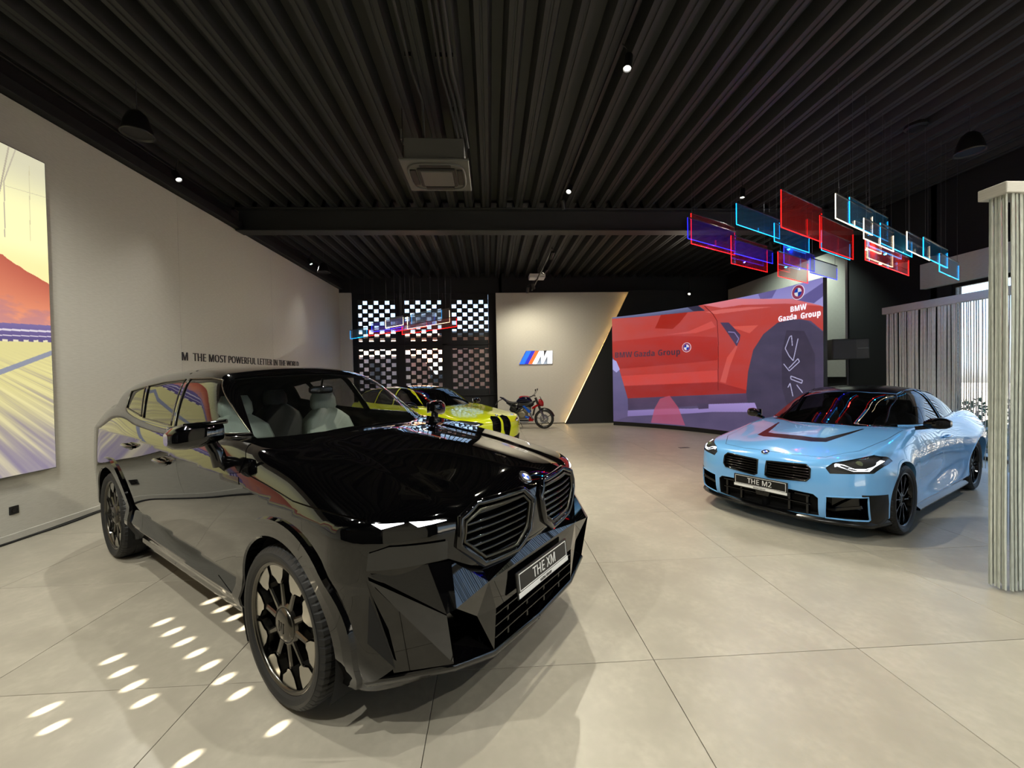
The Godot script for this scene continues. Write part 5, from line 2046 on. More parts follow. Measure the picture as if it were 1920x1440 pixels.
func suv_body() -> Body:
	var bd := Body.new()
	bd.x0 = -4.32
	bd.x1 = 1.0
	bd.bottom = 0.23
	#            nose ... tail
	bd.level([1.0, 0.30, 0.3, 0.30, -0.6, 0.29, -2.6, 0.30, -4.3, 0.36], [1.0, 0.86, 0.3, 0.90, -0.6, 0.905, -2.6, 0.91, -3.4, 0.90, -4.3, 0.84])
	bd.level([1.0, 0.40, 0.3, 0.40, -0.6, 0.385, -2.6, 0.42, -4.3, 0.46], [1.0, 0.92, 0.3, 0.945, -0.6, 0.965, -2.6, 0.97, -3.4, 0.965, -4.3, 0.88], true)
	bd.level([1.0, 0.52, 0.3, 0.52, -0.6, 0.47, -2.6, 0.54, -4.3, 0.58], [1.0, 0.95, 0.3, 0.955, -0.6, 0.930, -1.6, 0.922, -2.6, 0.94, -3.4, 0.965, -4.3, 0.90], true)
	bd.level([1.0, 0.74, 0.3, 0.74, -0.6, 0.74, -2.6, 0.78, -4.3, 0.80], [1.0, 0.95, 0.3, 0.970, -0.6, 0.965, -1.6, 0.960, -2.6, 0.970, -3.4, 0.985, -4.3, 0.92])
	bd.level([1.0, 0.93, 0.5, 0.96, 0.0, 1.00, -0.6, 1.075, -1.6, 1.125, -2.6, 1.175, -4.3, 1.16], [1.0, 0.93, 0.5, 0.955, 0.0, 0.975, -0.6, 0.985, -1.6, 0.985, -2.6, 0.985, -3.4, 0.975, -4.3, 0.92], true)
	bd.level([1.0, 1.02, 0.5, 1.07, 0.0, 1.14, -0.6, 1.225, -1.6, 1.25, -2.6, 1.30, -3.4, 1.38, -4.3, 1.30], [1.0, 0.84, 0.5, 0.87, 0.0, 0.885, -0.6, 0.90, -1.6, 0.905, -2.6, 0.90, -3.4, 0.86, -4.3, 0.80])
	bd.top = bd.cx([1.0, 0.93, 0.88, 0.988, 0.816, 1.022, 0.7, 1.062, 0.55, 1.100, 0.4, 1.130, 0.2, 1.162, 0.0, 1.185, -0.2, 1.205, -0.45, 1.232, -0.7, 1.24, -1.0, 1.248, -2.0, 1.265, -2.6, 1.30, -3.2, 1.36, -3.8, 1.40, -4.3, 1.2])
	bd.crown = bd.cx([1.0, 0.10, 0.5, 0.11, 0.0, 0.06, -0.5, 0.03, -0.8, 0.0, -4.3, 0.0])
	bd.roof = bd.cx([1.0, 0.3, -0.05, 0.86, -0.45, 1.185, -0.9, 1.455, -1.30, 1.665, -1.5, 1.715, -1.8, 1.742, -2.2, 1.752, -2.7, 1.742, -3.2, 1.705, -3.72, 1.635, -3.80, 1.60, -3.95, 1.38, -4.10, 1.1, -4.3, 0.7])
	bd.by = bd.cx([1.0, 1.0, 0.0, 1.2, -0.8, 1.24, -1.8, 1.255, -2.6, 1.285, -3.2, 1.36, -4.3, 1.38])
	bd.gb = bd.cx([1.0, 0.80, -0.5, 0.85, -1.2, 0.868, -2.4, 0.865, -3.2, 0.835, -4.3, 0.76])
	bd.gr = bd.cx([1.0, 0.62, -1.2, 0.655, -2.4, 0.665, -3.2, 0.645, -4.3, 0.60])
	bd.nose = Body.c0([0.0, 0.70, 0.22, 0.80, 0.30, 0.855, 0.40, 0.87, 0.60, 0.86, 0.68, 0.868, 0.74, 0.885, 0.9, 0.885, 0.97, 0.868, 1.02, 0.83, 1.1, 0.75, 1.9, 0.3])
	bd.plan = Body.c0([0.0, 0.0, 0.15, 0.003, 0.3, 0.012, 0.5, 0.045, 0.65, 0.10, 0.8, 0.19, 0.9, 0.30, 0.96, 0.42, 1.05, 0.70, 1.9, 2.5])
	bd.tail = Body.c0([0.0, -3.9, 0.3, -4.05, 0.5, -4.15, 0.8, -4.21, 1.1, -4.19, 1.3, -4.08, 1.5, -3.95, 1.9, -3.7])
	bd.plan_r = Body.c0([0.0, 0.0, 0.4, 0.02, 0.7, 0.09, 0.85, 0.19, 0.95, 0.35, 1.05, 0.65, 1.9, 2.5])
	bd.dome = [[0.0, 0.46, 0.022, -0.9, -0.1], [0.50, 0.10, -0.008, -0.7, 0.0]]
	bd.k_top = 0.11
	bd.k_nose = 0.05
	bd.k_roof = 0.11
	bd.xmid = -2.1
	return bd

func window_line(bd: Body, a: Array, r: float, off: float) -> MB:
	var b := MB.new()
	b.tube(ring_path(bd, a, "side", off, 0.05), r, 6, true)
	return b

func suv() -> void:
	var car := thing("black_suv", "large glossy black SUV with twin grilles and bright alloy wheels", "car", Vector3(-0.458, 0, -2.811), -0.6587)
	var bd := suv_body()

	var nd := bd.net(0.03 if quick else 0.022)
	var glass_f := [-0.86, 1.262, -1.47, 1.615, -1.60, 1.632, -1.955, 1.632, -1.775, 1.272]
	var glass_r := [-1.855, 1.275, -2.035, 1.628, -2.45, 1.612, -2.80, 1.580, -2.56, 1.302]
	var glass_q := [-2.63, 1.312, -2.87, 1.572, -3.22, 1.530, -3.165, 1.372]
	var kid := [0.040, 0.925, 0.100, 0.985, 0.436, 0.990, 0.552, 0.952, 0.572, 0.840, 0.437, 0.716, 0.188, 0.700, 0.080, 0.775]
	var ops := [
		{"p": "side", "poly": arch(0, 0.39, 0.455), "out": "", "hole": true, "facing": -0.2},
		{"p": "side", "poly": arch(-3.105, 0.39, 0.455), "out": "", "hole": true, "facing": -0.2},
		{"p": "side", "poly": poly(glass_f), "out": "side_glass_front", "off": -0.004, "hole": true},
		{"p": "side", "poly": poly(glass_r), "out": "side_glass_rear", "off": -0.004, "hole": true},
		{"p": "side", "poly": poly(glass_q), "out": "quarter_glass", "off": -0.004, "hole": true},
		{"p": "top", "poly": poly([-0.555, -0.02, -0.605, 0.35, -0.735, 0.735, -1.44, 0.585, -1.32, 0.30, -1.29, -0.02]), "out": "windshield", "off": -0.004, "hole": true, "ymin": 1.20, "facing": 0.3},
		{"p": "front", "poly": poly(kid), "out": "", "hole": true, "facing": 0.1},
		{"p": "side", "poly": poly([-0.93, 1.21, -0.80, 1.235, -0.62, 1.225, -0.47, 1.165, -0.43, 1.10, -0.53, 1.088, -0.78, 1.118]), "out": "sail_panel", "off": 0.004, "facing": 0.1},
		{"p": "side", "poly": poly([-0.63, 1.080, -0.42, 1.080, -0.38, 1.046, -0.62, 1.046]), "out": "fender_strip", "off": 0.003},
		{"p": "front", "poly": poly([-0.01, 0.485, 0.40, 0.485, 0.455, 0.60, 0.66, 0.60, 0.64, 0.36, 0.41, 0.30, -0.01, 0.28]), "out": "", "hole": true, "facing": 0.1},
		{"p": "side", "poly": stroke([-0.42, 1.112, -0.35, 1.098, -0.182, 1.073, 0.103, 1.026, 0.27, 1.014, 0.386, 1.006, 0.484, 1.001, 0.56, 0.996]), "out": "", "facing": 0.1},
		{"p": "side", "poly": shrink([-0.66, 1.225, -0.64, 1.06, -0.72, 0.55, -0.80, 0.43, -1.80, 0.43, -1.815, 1.262]), "out": "front_door"},
		{"p": "side", "poly": shrink([-1.815, 1.262, -1.80, 0.43, -2.34, 0.44, -2.50, 0.66, -2.57, 0.86, -2.70, 1.02, -2.60, 1.295]), "out": "rear_door"},
		{"p": "side", "poly": stroke([-0.80, 0.43, -0.50, 0.38]), "out": ""},
	]
	var parts := cut(nd, ops, "body_panels")
	var paint: Material = mats["black paint"]
	put("inner_shell", panel(parts["inner_shell"], 0), mats["shell black"], car)
	put("body_panels", panel(parts["body_panels"], 0), paint, car)
	put("windshield", panel(parts["windshield"], 0), mats["car glass"], car)
	for s in [1, -1]:
		var dr: MeshInstance3D
		for d in ["front_door", "rear_door"]:
			dr = put(d, panel(parts[d], s), paint, car)
			var hx := -1.60 if d == "front_door" else -2.40
			var hy := 1.045 if d == "front_door" else 1.09
			var p := bd.at_side(hx, hy)
			var hb := MB.new()
			hb.ball(Transform3D(Basis.from_scale(Vector3(0.085, 0.030, 0.006)), p + Vector3(0, 0, 0.001)), 14)
			put("handle_recess", hb if s == 1 else mirrored(hb), mats["gloss trim"], dr)
			hb = MB.new()
			hb.tube([p + Vector3(-0.11, 0.004, 0.004), p + Vector3(-0.09, 0.008, 0.032), p + Vector3(0.07, 0.004, 0.034), p + Vector3(0.10, 0.0, 0.004)], 0.013, 8)
			put("handle", hb if s == 1 else mirrored(hb), paint, dr)
		for g in [["side_glass_front", "car glass"], ["side_glass_rear", "tinted glass"], ["quarter_glass", "tinted glass"]]:
			put(g[0], panel(parts[g[0]], s), mats[g[1]], car)
		for g in [glass_f, glass_r, glass_q]:
			var wl := window_line(bd, g, 0.006, 0.001)
			put("window_trim", wl if s == 1 else mirrored(wl), mats["dark chrome"], car)
		# arches, liners, sill
		for cx_ in [0.0, -3.105]:
			var fb := flare(bd, cx_, 0.39, 0.445, 0.545, 0.020, -0.42, PI + 0.42)
			put("arch_trim", fb if s == 1 else mirrored(fb), paint, car)
			var lb := MB.new()
			var rings := []
			for k in 25:
				var a := lerpf(-0.5, PI + 0.5, k / 24.0)
				var pt := Vector3(cx_ + cos(a) * 0.452, 0.39 + sin(a) * 0.452, 0)
				rings.append([pt + Vector3(0, 0, s * 0.96), pt + Vector3(0, 0, s * 0.55)])
			lb.skin(rings, false, false)
			put("wheel_liner", lb, mats["liner"], car)
			var fl := MB.new()
			fl.lathe([Vector2(0, 0), Vector2(0.46, 0)], Transform3D(Basis(Vector3.RIGHT, PI / 2), Vector3(cx_, 0.39, s * 0.56)), 24)
			put("wheel_liner", fl, mats["liner"], car)
			wheel(car, Vector3(cx_, 0.392, s * 0.842), s < 0, "suv", 0.392, 0.285, 0.312)
		put("fender_strip", panel(parts["fender_strip"], s), mats["dark chrome"], car)
		put("sail_panel", panel(parts["sail_panel"], s), mats["gloss trim"], car)
		suv_mirror(car, s)
	suv_face(car, bd, kid)
	# cabin
	for z in [-0.40, 0.40]: seat(car, Vector3(-1.72, 0.68, z), mats["mint leather"])
	for z in [-0.38, 0.38]: seat(car, Vector3(-2.68, 0.70, z), mat("petrol leather", Color(0.14, 0.19, 0.18), 0.5))
	steering_wheel(car, Vector3(-1.10, 1.02, -0.40))
	var b := MB.new()
	var rings := []
	for k in 13:
		var z := lerpf(-0.78, 0.78, k / 12.0)
		rings.append([Vector3(-0.50, 0.6, z), Vector3(-0.50 - 0.35 * z * z, 1.09, z), Vector3(-0.72, 1.12, z), Vector3(-0.98, 1.10, z), Vector3(-1.04, 1.05, z), Vector3(-1.02, 0.90, z), Vector3(-0.9, 0.6, z)])
	b.skin(rings)
	put("dashboard", b, mats["brown leather"], car)
	b = MB.new()
	b.box(Vector3(-1.02, 1.12, -0.22), Vector3(0.03, 0.14, 0.62), 0.01, Basis(Vector3(0, 0, 1), -0.3))
	put("display", b, mats["gloss trim"], car)
	b = MB.new()
	b.box(Vector3(-1.9, 0.45, 0), Vector3(2.4, 0.1, 1.6), 0.02)
	put("cabin_floor", b, mats["dark leather"], car)
	b = MB.new()
	b.ball(Transform3D(Basis.from_scale(Vector3(0.02, 0.035, 0.11)), Vector3(-1.25, 1.52, 0)), 14, 0.6)
	b.tube([Vector3(-1.25, 1.53, 0), Vector3(-1.22, 1.62, 0)], 0.01, 6)
	put("rear_view_mirror", b, mats["gloss trim"], car)

func suv_mirror(car: Node3D, s: int) -> void:
	var m := Node3D.new()
	m.name = "door_mirror"
	car.add_child(m, true)
	if s < 0: m.position = Vector3(-0.20, 0, 0.04)   # turned further back
	var b := MB.new()
	var rings := []
	# sections outward: z, x centre, y centre, half length, half height
	for q in [[0.955, -0.66, 1.315, 0.035, 0.045], [1.00, -0.685, 1.31, 0.070, 0.062], [1.06, -0.705, 1.305, 0.080, 0.072], [1.12, -0.725, 1.298, 0.080, 0.070], [1.165, -0.745, 1.292, 0.066, 0.058], [1.19, -0.76, 1.288, 0.035, 0.034]]:
		var row := []
		for k in 20:
			var a := TAU * k / 20.0
			row.append(Vector3(q[1] + q[3] * signf(cos(a)) * pow(absf(cos(a)), 0.75), q[2] + q[4] * signf(sin(a)) * pow(absf(sin(a)), 0.6), s * q[0]))
		rings.append(row)
	b.skin(rings)
	put("housing", b, mats["black paint"], m)
	b = MB.new()
	b.skin([[Vector3(-0.62, 1.36, s * 0.99), Vector3(-0.66, 1.375, s * 1.05), Vector3(-0.70, 1.372, s * 1.10)], [Vector3(-0.575, 1.374, s * 0.955), Vector3(-0.60, 1.388, s * 0.965), Vector3(-0.62, 1.385, s * 0.975)]], false, false)
	b.tube([Vector3(-0.585, 1.378, s * 0.955), Vector3(-0.66, 1.366, s * 1.04), Vector3(-0.71, 1.362, s * 1.12)], 0.013, 8)
	put("winglet", b, mats["black paint"], m)
	b = MB.new()
	b.tube([Vector3(-0.66, 1.12, s * 0.965), Vector3(-0.66, 1.20, s * 0.985), Vector3(-0.68, 1.26, s * 1.01)], 0.042, 10, false, 0.034)
	put("foot", b, mats["gloss trim"], m)
	b = MB.new()
	b.box(Vector3(-0.812, 1.30, s * 1.085), Vector3(0.006, 0.105, 0.16), 0.003, Basis(Vector3.UP, -s * 0.28))
	put("mirror_glass", b, mats["chrome"], m)

func suv_face(car: Node3D, bd: Body, kid: Array) -> void:
	var paint: Material = mats["black paint"]
	var gloss: Material = mats["gloss trim"]
	for s in [1, -1]:
		var gr := Node3D.new()
		gr.name = "kidney_grille"
		car.add_child(gr, true)
		var b := MB.new()
		b.tube(ring_path(bd, kid, "front", 0.006, 0.04), 0.020, 10, true)
		put("surround", b if s == 1 else mirrored(b), paint, gr)
		b = MB.new()
		var pc := poly(kid)
		var inner := Geometry2D.offset_polygon(pc, -0.026)[0]
		var arr := []
		for q in inner: arr.append_array([q.x, q.y])
		b.tube(ring_path(bd, arr, "front", 0.004, 0.04), 0.0085, 8, true)
		put("bezel", b if s == 1 else mirrored(b), mat("satin bezel", Color(0.30, 0.29, 0.26), 0.3, 1.0), gr)
		b = MB.new()
		var tri := Geometry2D.triangulate_polygon(pc)
		for i in range(0, tri.size(), 3):
			var p := []
			for k in 3: p.append(bd.at_front(pc[tri[i + k]].x, pc[tri[i + k]].y) + Vector3(-0.085, 0, 0))
			b.tri3(p[0], p[1], p[2], Vector3(1, 0, 0), Vector3(1, 0, 0), Vector3(1, 0, 0))
		put("backing", b if s == 1 else mirrored(b), mats["liner"], gr)
		var y := 0.738
		while y < 0.97:
			var xs := []
			for i in inner.size():
				var p := inner[i]
				var q := inner[(i + 1) % inner.size()]
				if (p.y <= y) != (q.y <= y): xs.append(p.x + (y - p.y) / (q.y - p.y) * (q.x - p.x))
			xs.sort()
			if xs.size() >= 2 and xs[1] - xs[0] > 0.06:
				b = MB.new()
				var rings := []
				for k in 9:
					var z := lerpf(xs[0], xs[1], k / 8.0)
					var c := bd.at_front(z, y)
					rings.append([c + Vector3(-0.006, 0.009, 0), c + Vector3(0.0, 0.004, 0), c + Vector3(0.0, -0.004, 0), c + Vector3(-0.006, -0.008, 0), c + Vector3(-0.06, -0.004, 0), c + Vector3(-0.06, 0.006, 0)])
				b.skin(rings)
				put("bar", b if s == 1 else mirrored(b), gloss, gr)
			y += 0.036
		# headlamps: a split light line above, a dark lamp below
		var hl := Node3D.new()
		hl.name = "headlamp"
		car.add_child(hl, true)
		for a in [[0.868, 0.984, 0.774, 0.980, 0.774, 0.977, 0.850, 0.963], [0.756, 0.980, 0.615, 0.963, 0.615, 0.960, 0.733, 0.955]]:
			var lb := on_front(bd, a, 0.006)
			put("light_blade", lb if s == 1 else mirrored(lb), mats["day light"], hl)
		var db := on_front(bd, [0.885, 0.990, 0.76, 0.986, 0.60, 0.968, 0.60, 0.950, 0.74, 0.946, 0.87, 0.955], 0.003)
		put("light_bed", db if s == 1 else mirrored(db), mats["gloss trim"], hl)
		db = on_front(bd, [0.895, 0.868, 0.84, 0.892, 0.628, 0.876, 0.632, 0.800, 0.900, 0.796], 0.014)
		put("lower_lamp", db if s == 1 else mirrored(db), mat("smoked lens", Color(0.15, 0.15, 0.145), 0.08), hl)
		# faceted lower bumper
		var A := Vector3(0.606, 0.778, 0.894)
		var Bp := Vector3(0.762, 0.790, 0.706)
		var Cp := Vector3(0.815, 0.783, 0.616)
		var D := Vector3(0.900, 0.645, 0.455)
		var E := Vector3(0.885, 0.612, 0.662)
		var F := Vector3(0.872, 0.606, 0.710)
		var G := Vector3(0.850, 0.350, 0.648)
		var H := Vector3(0.675, 0.352, 0.832)
		var I := Vector3(0.680, 0.392, 0.826)
		var A2 := Vector3(0.600, 0.762, 0.903)
		var T := Vector3(0.872, 0.500, 0.512)
		var R := Vector3(0.885, 0.288, 0.405)
		var K := Vector3(0.895, 0.49, 0.398)
		b = MB.new()
		for q in [[A, Bp, F], [Bp, Cp, F], [Cp, E, F], [Cp, D, E]]: facet(b, q, Vector3(1, 0.4, 0.3))
		put("bumper_facet", b if s == 1 else mirrored(b), paint, car)
		b = MB.new()
		for q in [[A2, F + Vector3(0.001, -0.006, 0), G], [A2, G, H], [A2, H, I], [A2, I, Vector3(0.64, 0.55, 0.875)]]: facet(b, q, Vector3(1, 0, 0.6))
		put("bumper_facet", b if s == 1 else mirrored(b), paint, car)
		b = MB.new()
		for q in [[D, K, T], [K, R, T], [D, T, E]]: facet(b, q, Vector3(1, 0, 0))
		facet(b, [D, Vector3(0.90, 0.645, 0.0), Vector3(0.90, 0.49, 0.0)], Vector3(1, 0, 0))
		facet(b, [D, Vector3(0.90, 0.49, 0.0), K], Vector3(1, 0, 0))
		facet(b, [D, Vector3(0.90, 0.645, 0.0), Vector3(0.87, 0.70, 0.0)], Vector3(1, 0.5, 0))
		facet(b, [D, Vector3(0.87, 0.70, 0.0), Vector3(0.845, 0.70, 0.45)], Vector3(1, 0.5, 0))
		facet(b, [D, Vector3(0.845, 0.70, 0.45), Cp], Vector3(1, 0.5, 0))
		put("bumper_facet", b if s == 1 else mirrored(b), paint, car)
		# brake duct: four dark walls and a slanted ramp
		b = MB.new()
		var back := Vector3(-0.16, 0.0, -0.02)
		for q in [[E, T], [T, R], [R, G], [G, F]]:
			facet(b, [q[0], q[1], q[1] + back], Vector3(1, 0, 0))
			facet(b, [q[0], q[1] + back, q[0] + back], Vector3(1, 0, 0))
		facet(b, [E + back, T + back, R + back], Vector3(1, 0, 0))
		facet(b, [E + back, R + back, G + back], Vector3(1, 0, 0))
		put("brake_duct", b if s == 1 else mirrored(b), mats["black gloss"], car)
		b = MB.new()
		facet(b, [R, G, Vector3(0.80, 0.395, 0.60)], Vector3(0.4, 1, 0))
		facet(b, [R, Vector3(0.80, 0.395, 0.60), Vector3(0.80, 0.38, 0.50)], Vector3(0.4, 1, 0))
		put("duct_ramp", b if s == 1 else mirrored(b), paint, car)
		# outer air curtain slot
		b = MB.new()
		facet(b, [Vector3(0.620, 0.70, 0.905), Vector3(0.612, 0.50, 0.912), Vector3(0.700, 0.385, 0.842)], Vector3(1, 0, 1))
		facet(b, [Vector3(0.620, 0.70, 0.905), Vector3(0.700, 0.385, 0.842), Vector3(0.684, 0.52, 0.868)], Vector3(1, 0, 1))
		put("air_slot", b if s == 1 else mirrored(b), mats["liner"], car)
		# lower lip under the corner
		b = MB.new()
		var top := [Vector3(0.44, 0.285, 0.897), Vector3(0.55, 0.300, 0.882), Vector3(0.672, 0.340, 0.832), Vector3(0.850, 0.350, 0.650), Vector3(0.885, 0.288, 0.405), Vector3(0.89, 0.27, 0.0)]
		var rings := []
		for q in top:
			rings.append([q, q + Vector3(0.010, -0.012, 0.003), q + Vector3(0.002, -0.034, -0.004), q + Vector3(-0.12, -0.075, -0.05)])
		b.skin(rings, false, false)
		put("lip", b if s == 1 else mirrored(b), paint, car)
	# lower grille
	var b := MB.new()
	b.quad_to(Vector3(0.80, 0.50, -0.42), Vector3(0.80, 0.50, 0.42), Vector3(0.80, 0.26, 0.42), Vector3(0.80, 0.26, -0.42), Vector3(1, 0, 0))
	put("lower_grille", b, mats["liner"], car)
	for y in [0.455, 0.40, 0.345]:
		b = MB.new()
		b.box(Vector3(0.865, y, 0), Vector3(0.05, 0.012, 0.80), 0.003)
		put("bar", b, gloss, car)
	for z in [-0.27, -0.09, 0.09, 0.27]:
		b = MB.new()
		b.box(Vector3(0.855, 0.39, z), Vector3(0.04, 0.19, 0.014), 0.003)
		put("bar", b, gloss, car)
	number_plate(car, Vector3(0.935, 0.545, 0.0), 0.10, "THE XM")
	var p := bd.at_top(0.815, 0.0)
	var n := bd.grad(p).normalized()
	var up := (Vector3(0, 1, 0) - n * n.y).normalized()
	badge(car, Transform3D(Basis(up.cross(n), up, n), p + n * 0.002), 0.041, Color(0.03, 0.03, 0.035))

func facet(b: MB, q: Array, out: Vector3) -> void:
	if (q[2] - q[0]).cross(q[1] - q[0]).dot(out) >= 0.0:
		b.tri(q[0], q[1], q[2])
	else:
		b.tri(q[0], q[2], q[1])

var quick := false
func vehicles() -> void:
	car_mats()
	suv()
	coupe()
	wagon()
	motorcycle()

func mixed_car(cfg: Dictionary) -> Node3D:
	var car := thing(cfg.called, cfg.label, "car", cfg.at, cfg.turn)
	var bd: Body = cfg.body

	var nd := bd.net(cfg.cell)
	var parts := cut(nd, cfg.ops, "body_panels")
	var paint: Material = cfg.paint
	put("inner_shell", panel(parts["inner_shell"], 0), mats["shell black"], car)
	for k in parts:
		if k == "inner_shell": continue
		var m: Material = cfg.mats.get(k, paint)
		if k in cfg.split:
			for s in [1, -1]:
				var o := put(k, panel(parts[k], s), m, car)
				if k.ends_with("door"):
					var h: Array = cfg.handles[k]
					var p := bd.at_side(h[0], h[1])
					var hb := MB.new()
					hb.tube([p + Vector3(-0.10, 0.003, 0.002), p + Vector3(-0.08, 0.006, 0.028), p + Vector3(0.07, 0.002, 0.028), p + Vector3(0.10, 0.0, 0.002)], 0.012, 8)
					put("handle", hb if s == 1 else mirrored(hb), paint, o)
		else:
			put(k, panel(parts[k], 0), m, car)
	for s in [1, -1]:
		for g in cfg.windows:
			var wl := window_line(bd, g, 0.007, 0.0)
			put("window_trim", wl if s == 1 else mirrored(wl), mats["gloss trim"], car)
		for cx_ in [0.0, -cfg.base]:
			var r: float = cfg.arch
			var lb := MB.new()
			var rings := []
			for k in 25:
				var a := lerpf(-0.5, PI + 0.5, k / 24.0)
				var pt := Vector3(cx_ + cos(a) * r, cfg.wr + sin(a) * r, 0)
				var w := bd.width(cx_ + cos(a) * r, cfg.wr + sin(a) * r)
				rings.append([pt + Vector3(0, 0, s * (w - 0.012)), pt + Vector3(0, 0, s * 0.5)])
			lb.skin(rings, false, false)
			put("wheel_liner", lb, mats["liner"], car)
			var fl := MB.new()
			fl.lathe([Vector2(0, 0), Vector2(r + 0.01, 0)], Transform3D(Basis(Vector3.RIGHT, PI / 2), Vector3(cx_, cfg.wr, s * 0.52)), 24)
			put("wheel_liner", fl, mats["liner"], car)
			var fb := flare(bd, cx_, cfg.wr, r - 0.004, r + 0.022, 0.003, -0.30, PI + 0.30)
			put("arch_edge", fb if s == 1 else mirrored(fb), paint, car)
			wheel(car, Vector3(cx_, cfg.wr, s * cfg.track), s < 0, cfg.wheel, cfg.wr, 0.27, cfg.rim)
		small_mirror(car, s, cfg.mirror)
	for z in [-0.37, 0.37]: seat(car, Vector3(cfg.seat_x, cfg.seat_y, z), mats["dark leather"])
	steering_wheel(car, Vector3(cfg.seat_x + 0.62, cfg.seat_y + 0.30, -0.37))
	var b := MB.new()
	var rings := []
	var dx: float = cfg.dash_x
	var dy: float = cfg.dash_y
	for k in 13:
		var z := lerpf(-0.70, 0.70, k / 12.0)
		rings.append([Vector3(dx, dy - 0.45, z), Vector3(dx - 0.30 * z * z, dy, z), Vector3(dx - 0.45, dy - 0.01, z), Vector3(dx - 0.50, dy - 0.08, z), Vector3(dx - 0.42, dy - 0.45, z)])
	b.skin(rings)
	put("dashboard", b, mats["dark leather"], car)
	return car

func small_mirror(car: Node3D, s: int, at: Vector3) -> void:
	var m := Node3D.new()
	m.name = "door_mirror"
	car.add_child(m, true)
	var b := MB.new()
	var rings := []
	for q in [[0.0, 0.02, 0.0, 0.05, 0.030], [0.05, 0.0, 0.004, 0.078, 0.055], [0.11, -0.015, 0.008, 0.085, 0.062], [0.16, -0.035, 0.008, 0.072, 0.055], [0.19, -0.05, 0.006, 0.04, 0.034]]:
		var row := []
		for k in 18:
			var a := TAU * k / 18.0
			row.append(Vector3(at.x + q[1] + q[3] * signf(cos(a)) * pow(absf(cos(a)), 0.8), at.y + q[2] + q[4] * signf(sin(a)) * pow(absf(sin(a)), 0.75), s * (at.z + q[0])))
		rings.append(row)
	b.skin(rings)
	put("housing", b, mats["gloss trim"], m)
	b = MB.new()
	b.tube([Vector3(at.x + 0.05, at.y - 0.055, s * (at.z - 0.07)), Vector3(at.x + 0.01, at.y - 0.03, s * (at.z + 0.05))], 0.022, 8)
	put("foot", b, mats["gloss trim"], m)
	b = MB.new()
	b.box(Vector3(at.x - 0.098, at.y + 0.008, s * (at.z + 0.085)), Vector3(0.006, 0.09, 0.14), 0.003, Basis(Vector3.UP, -s * 0.2))
	put("mirror_glass", b, mats["chrome"], m)

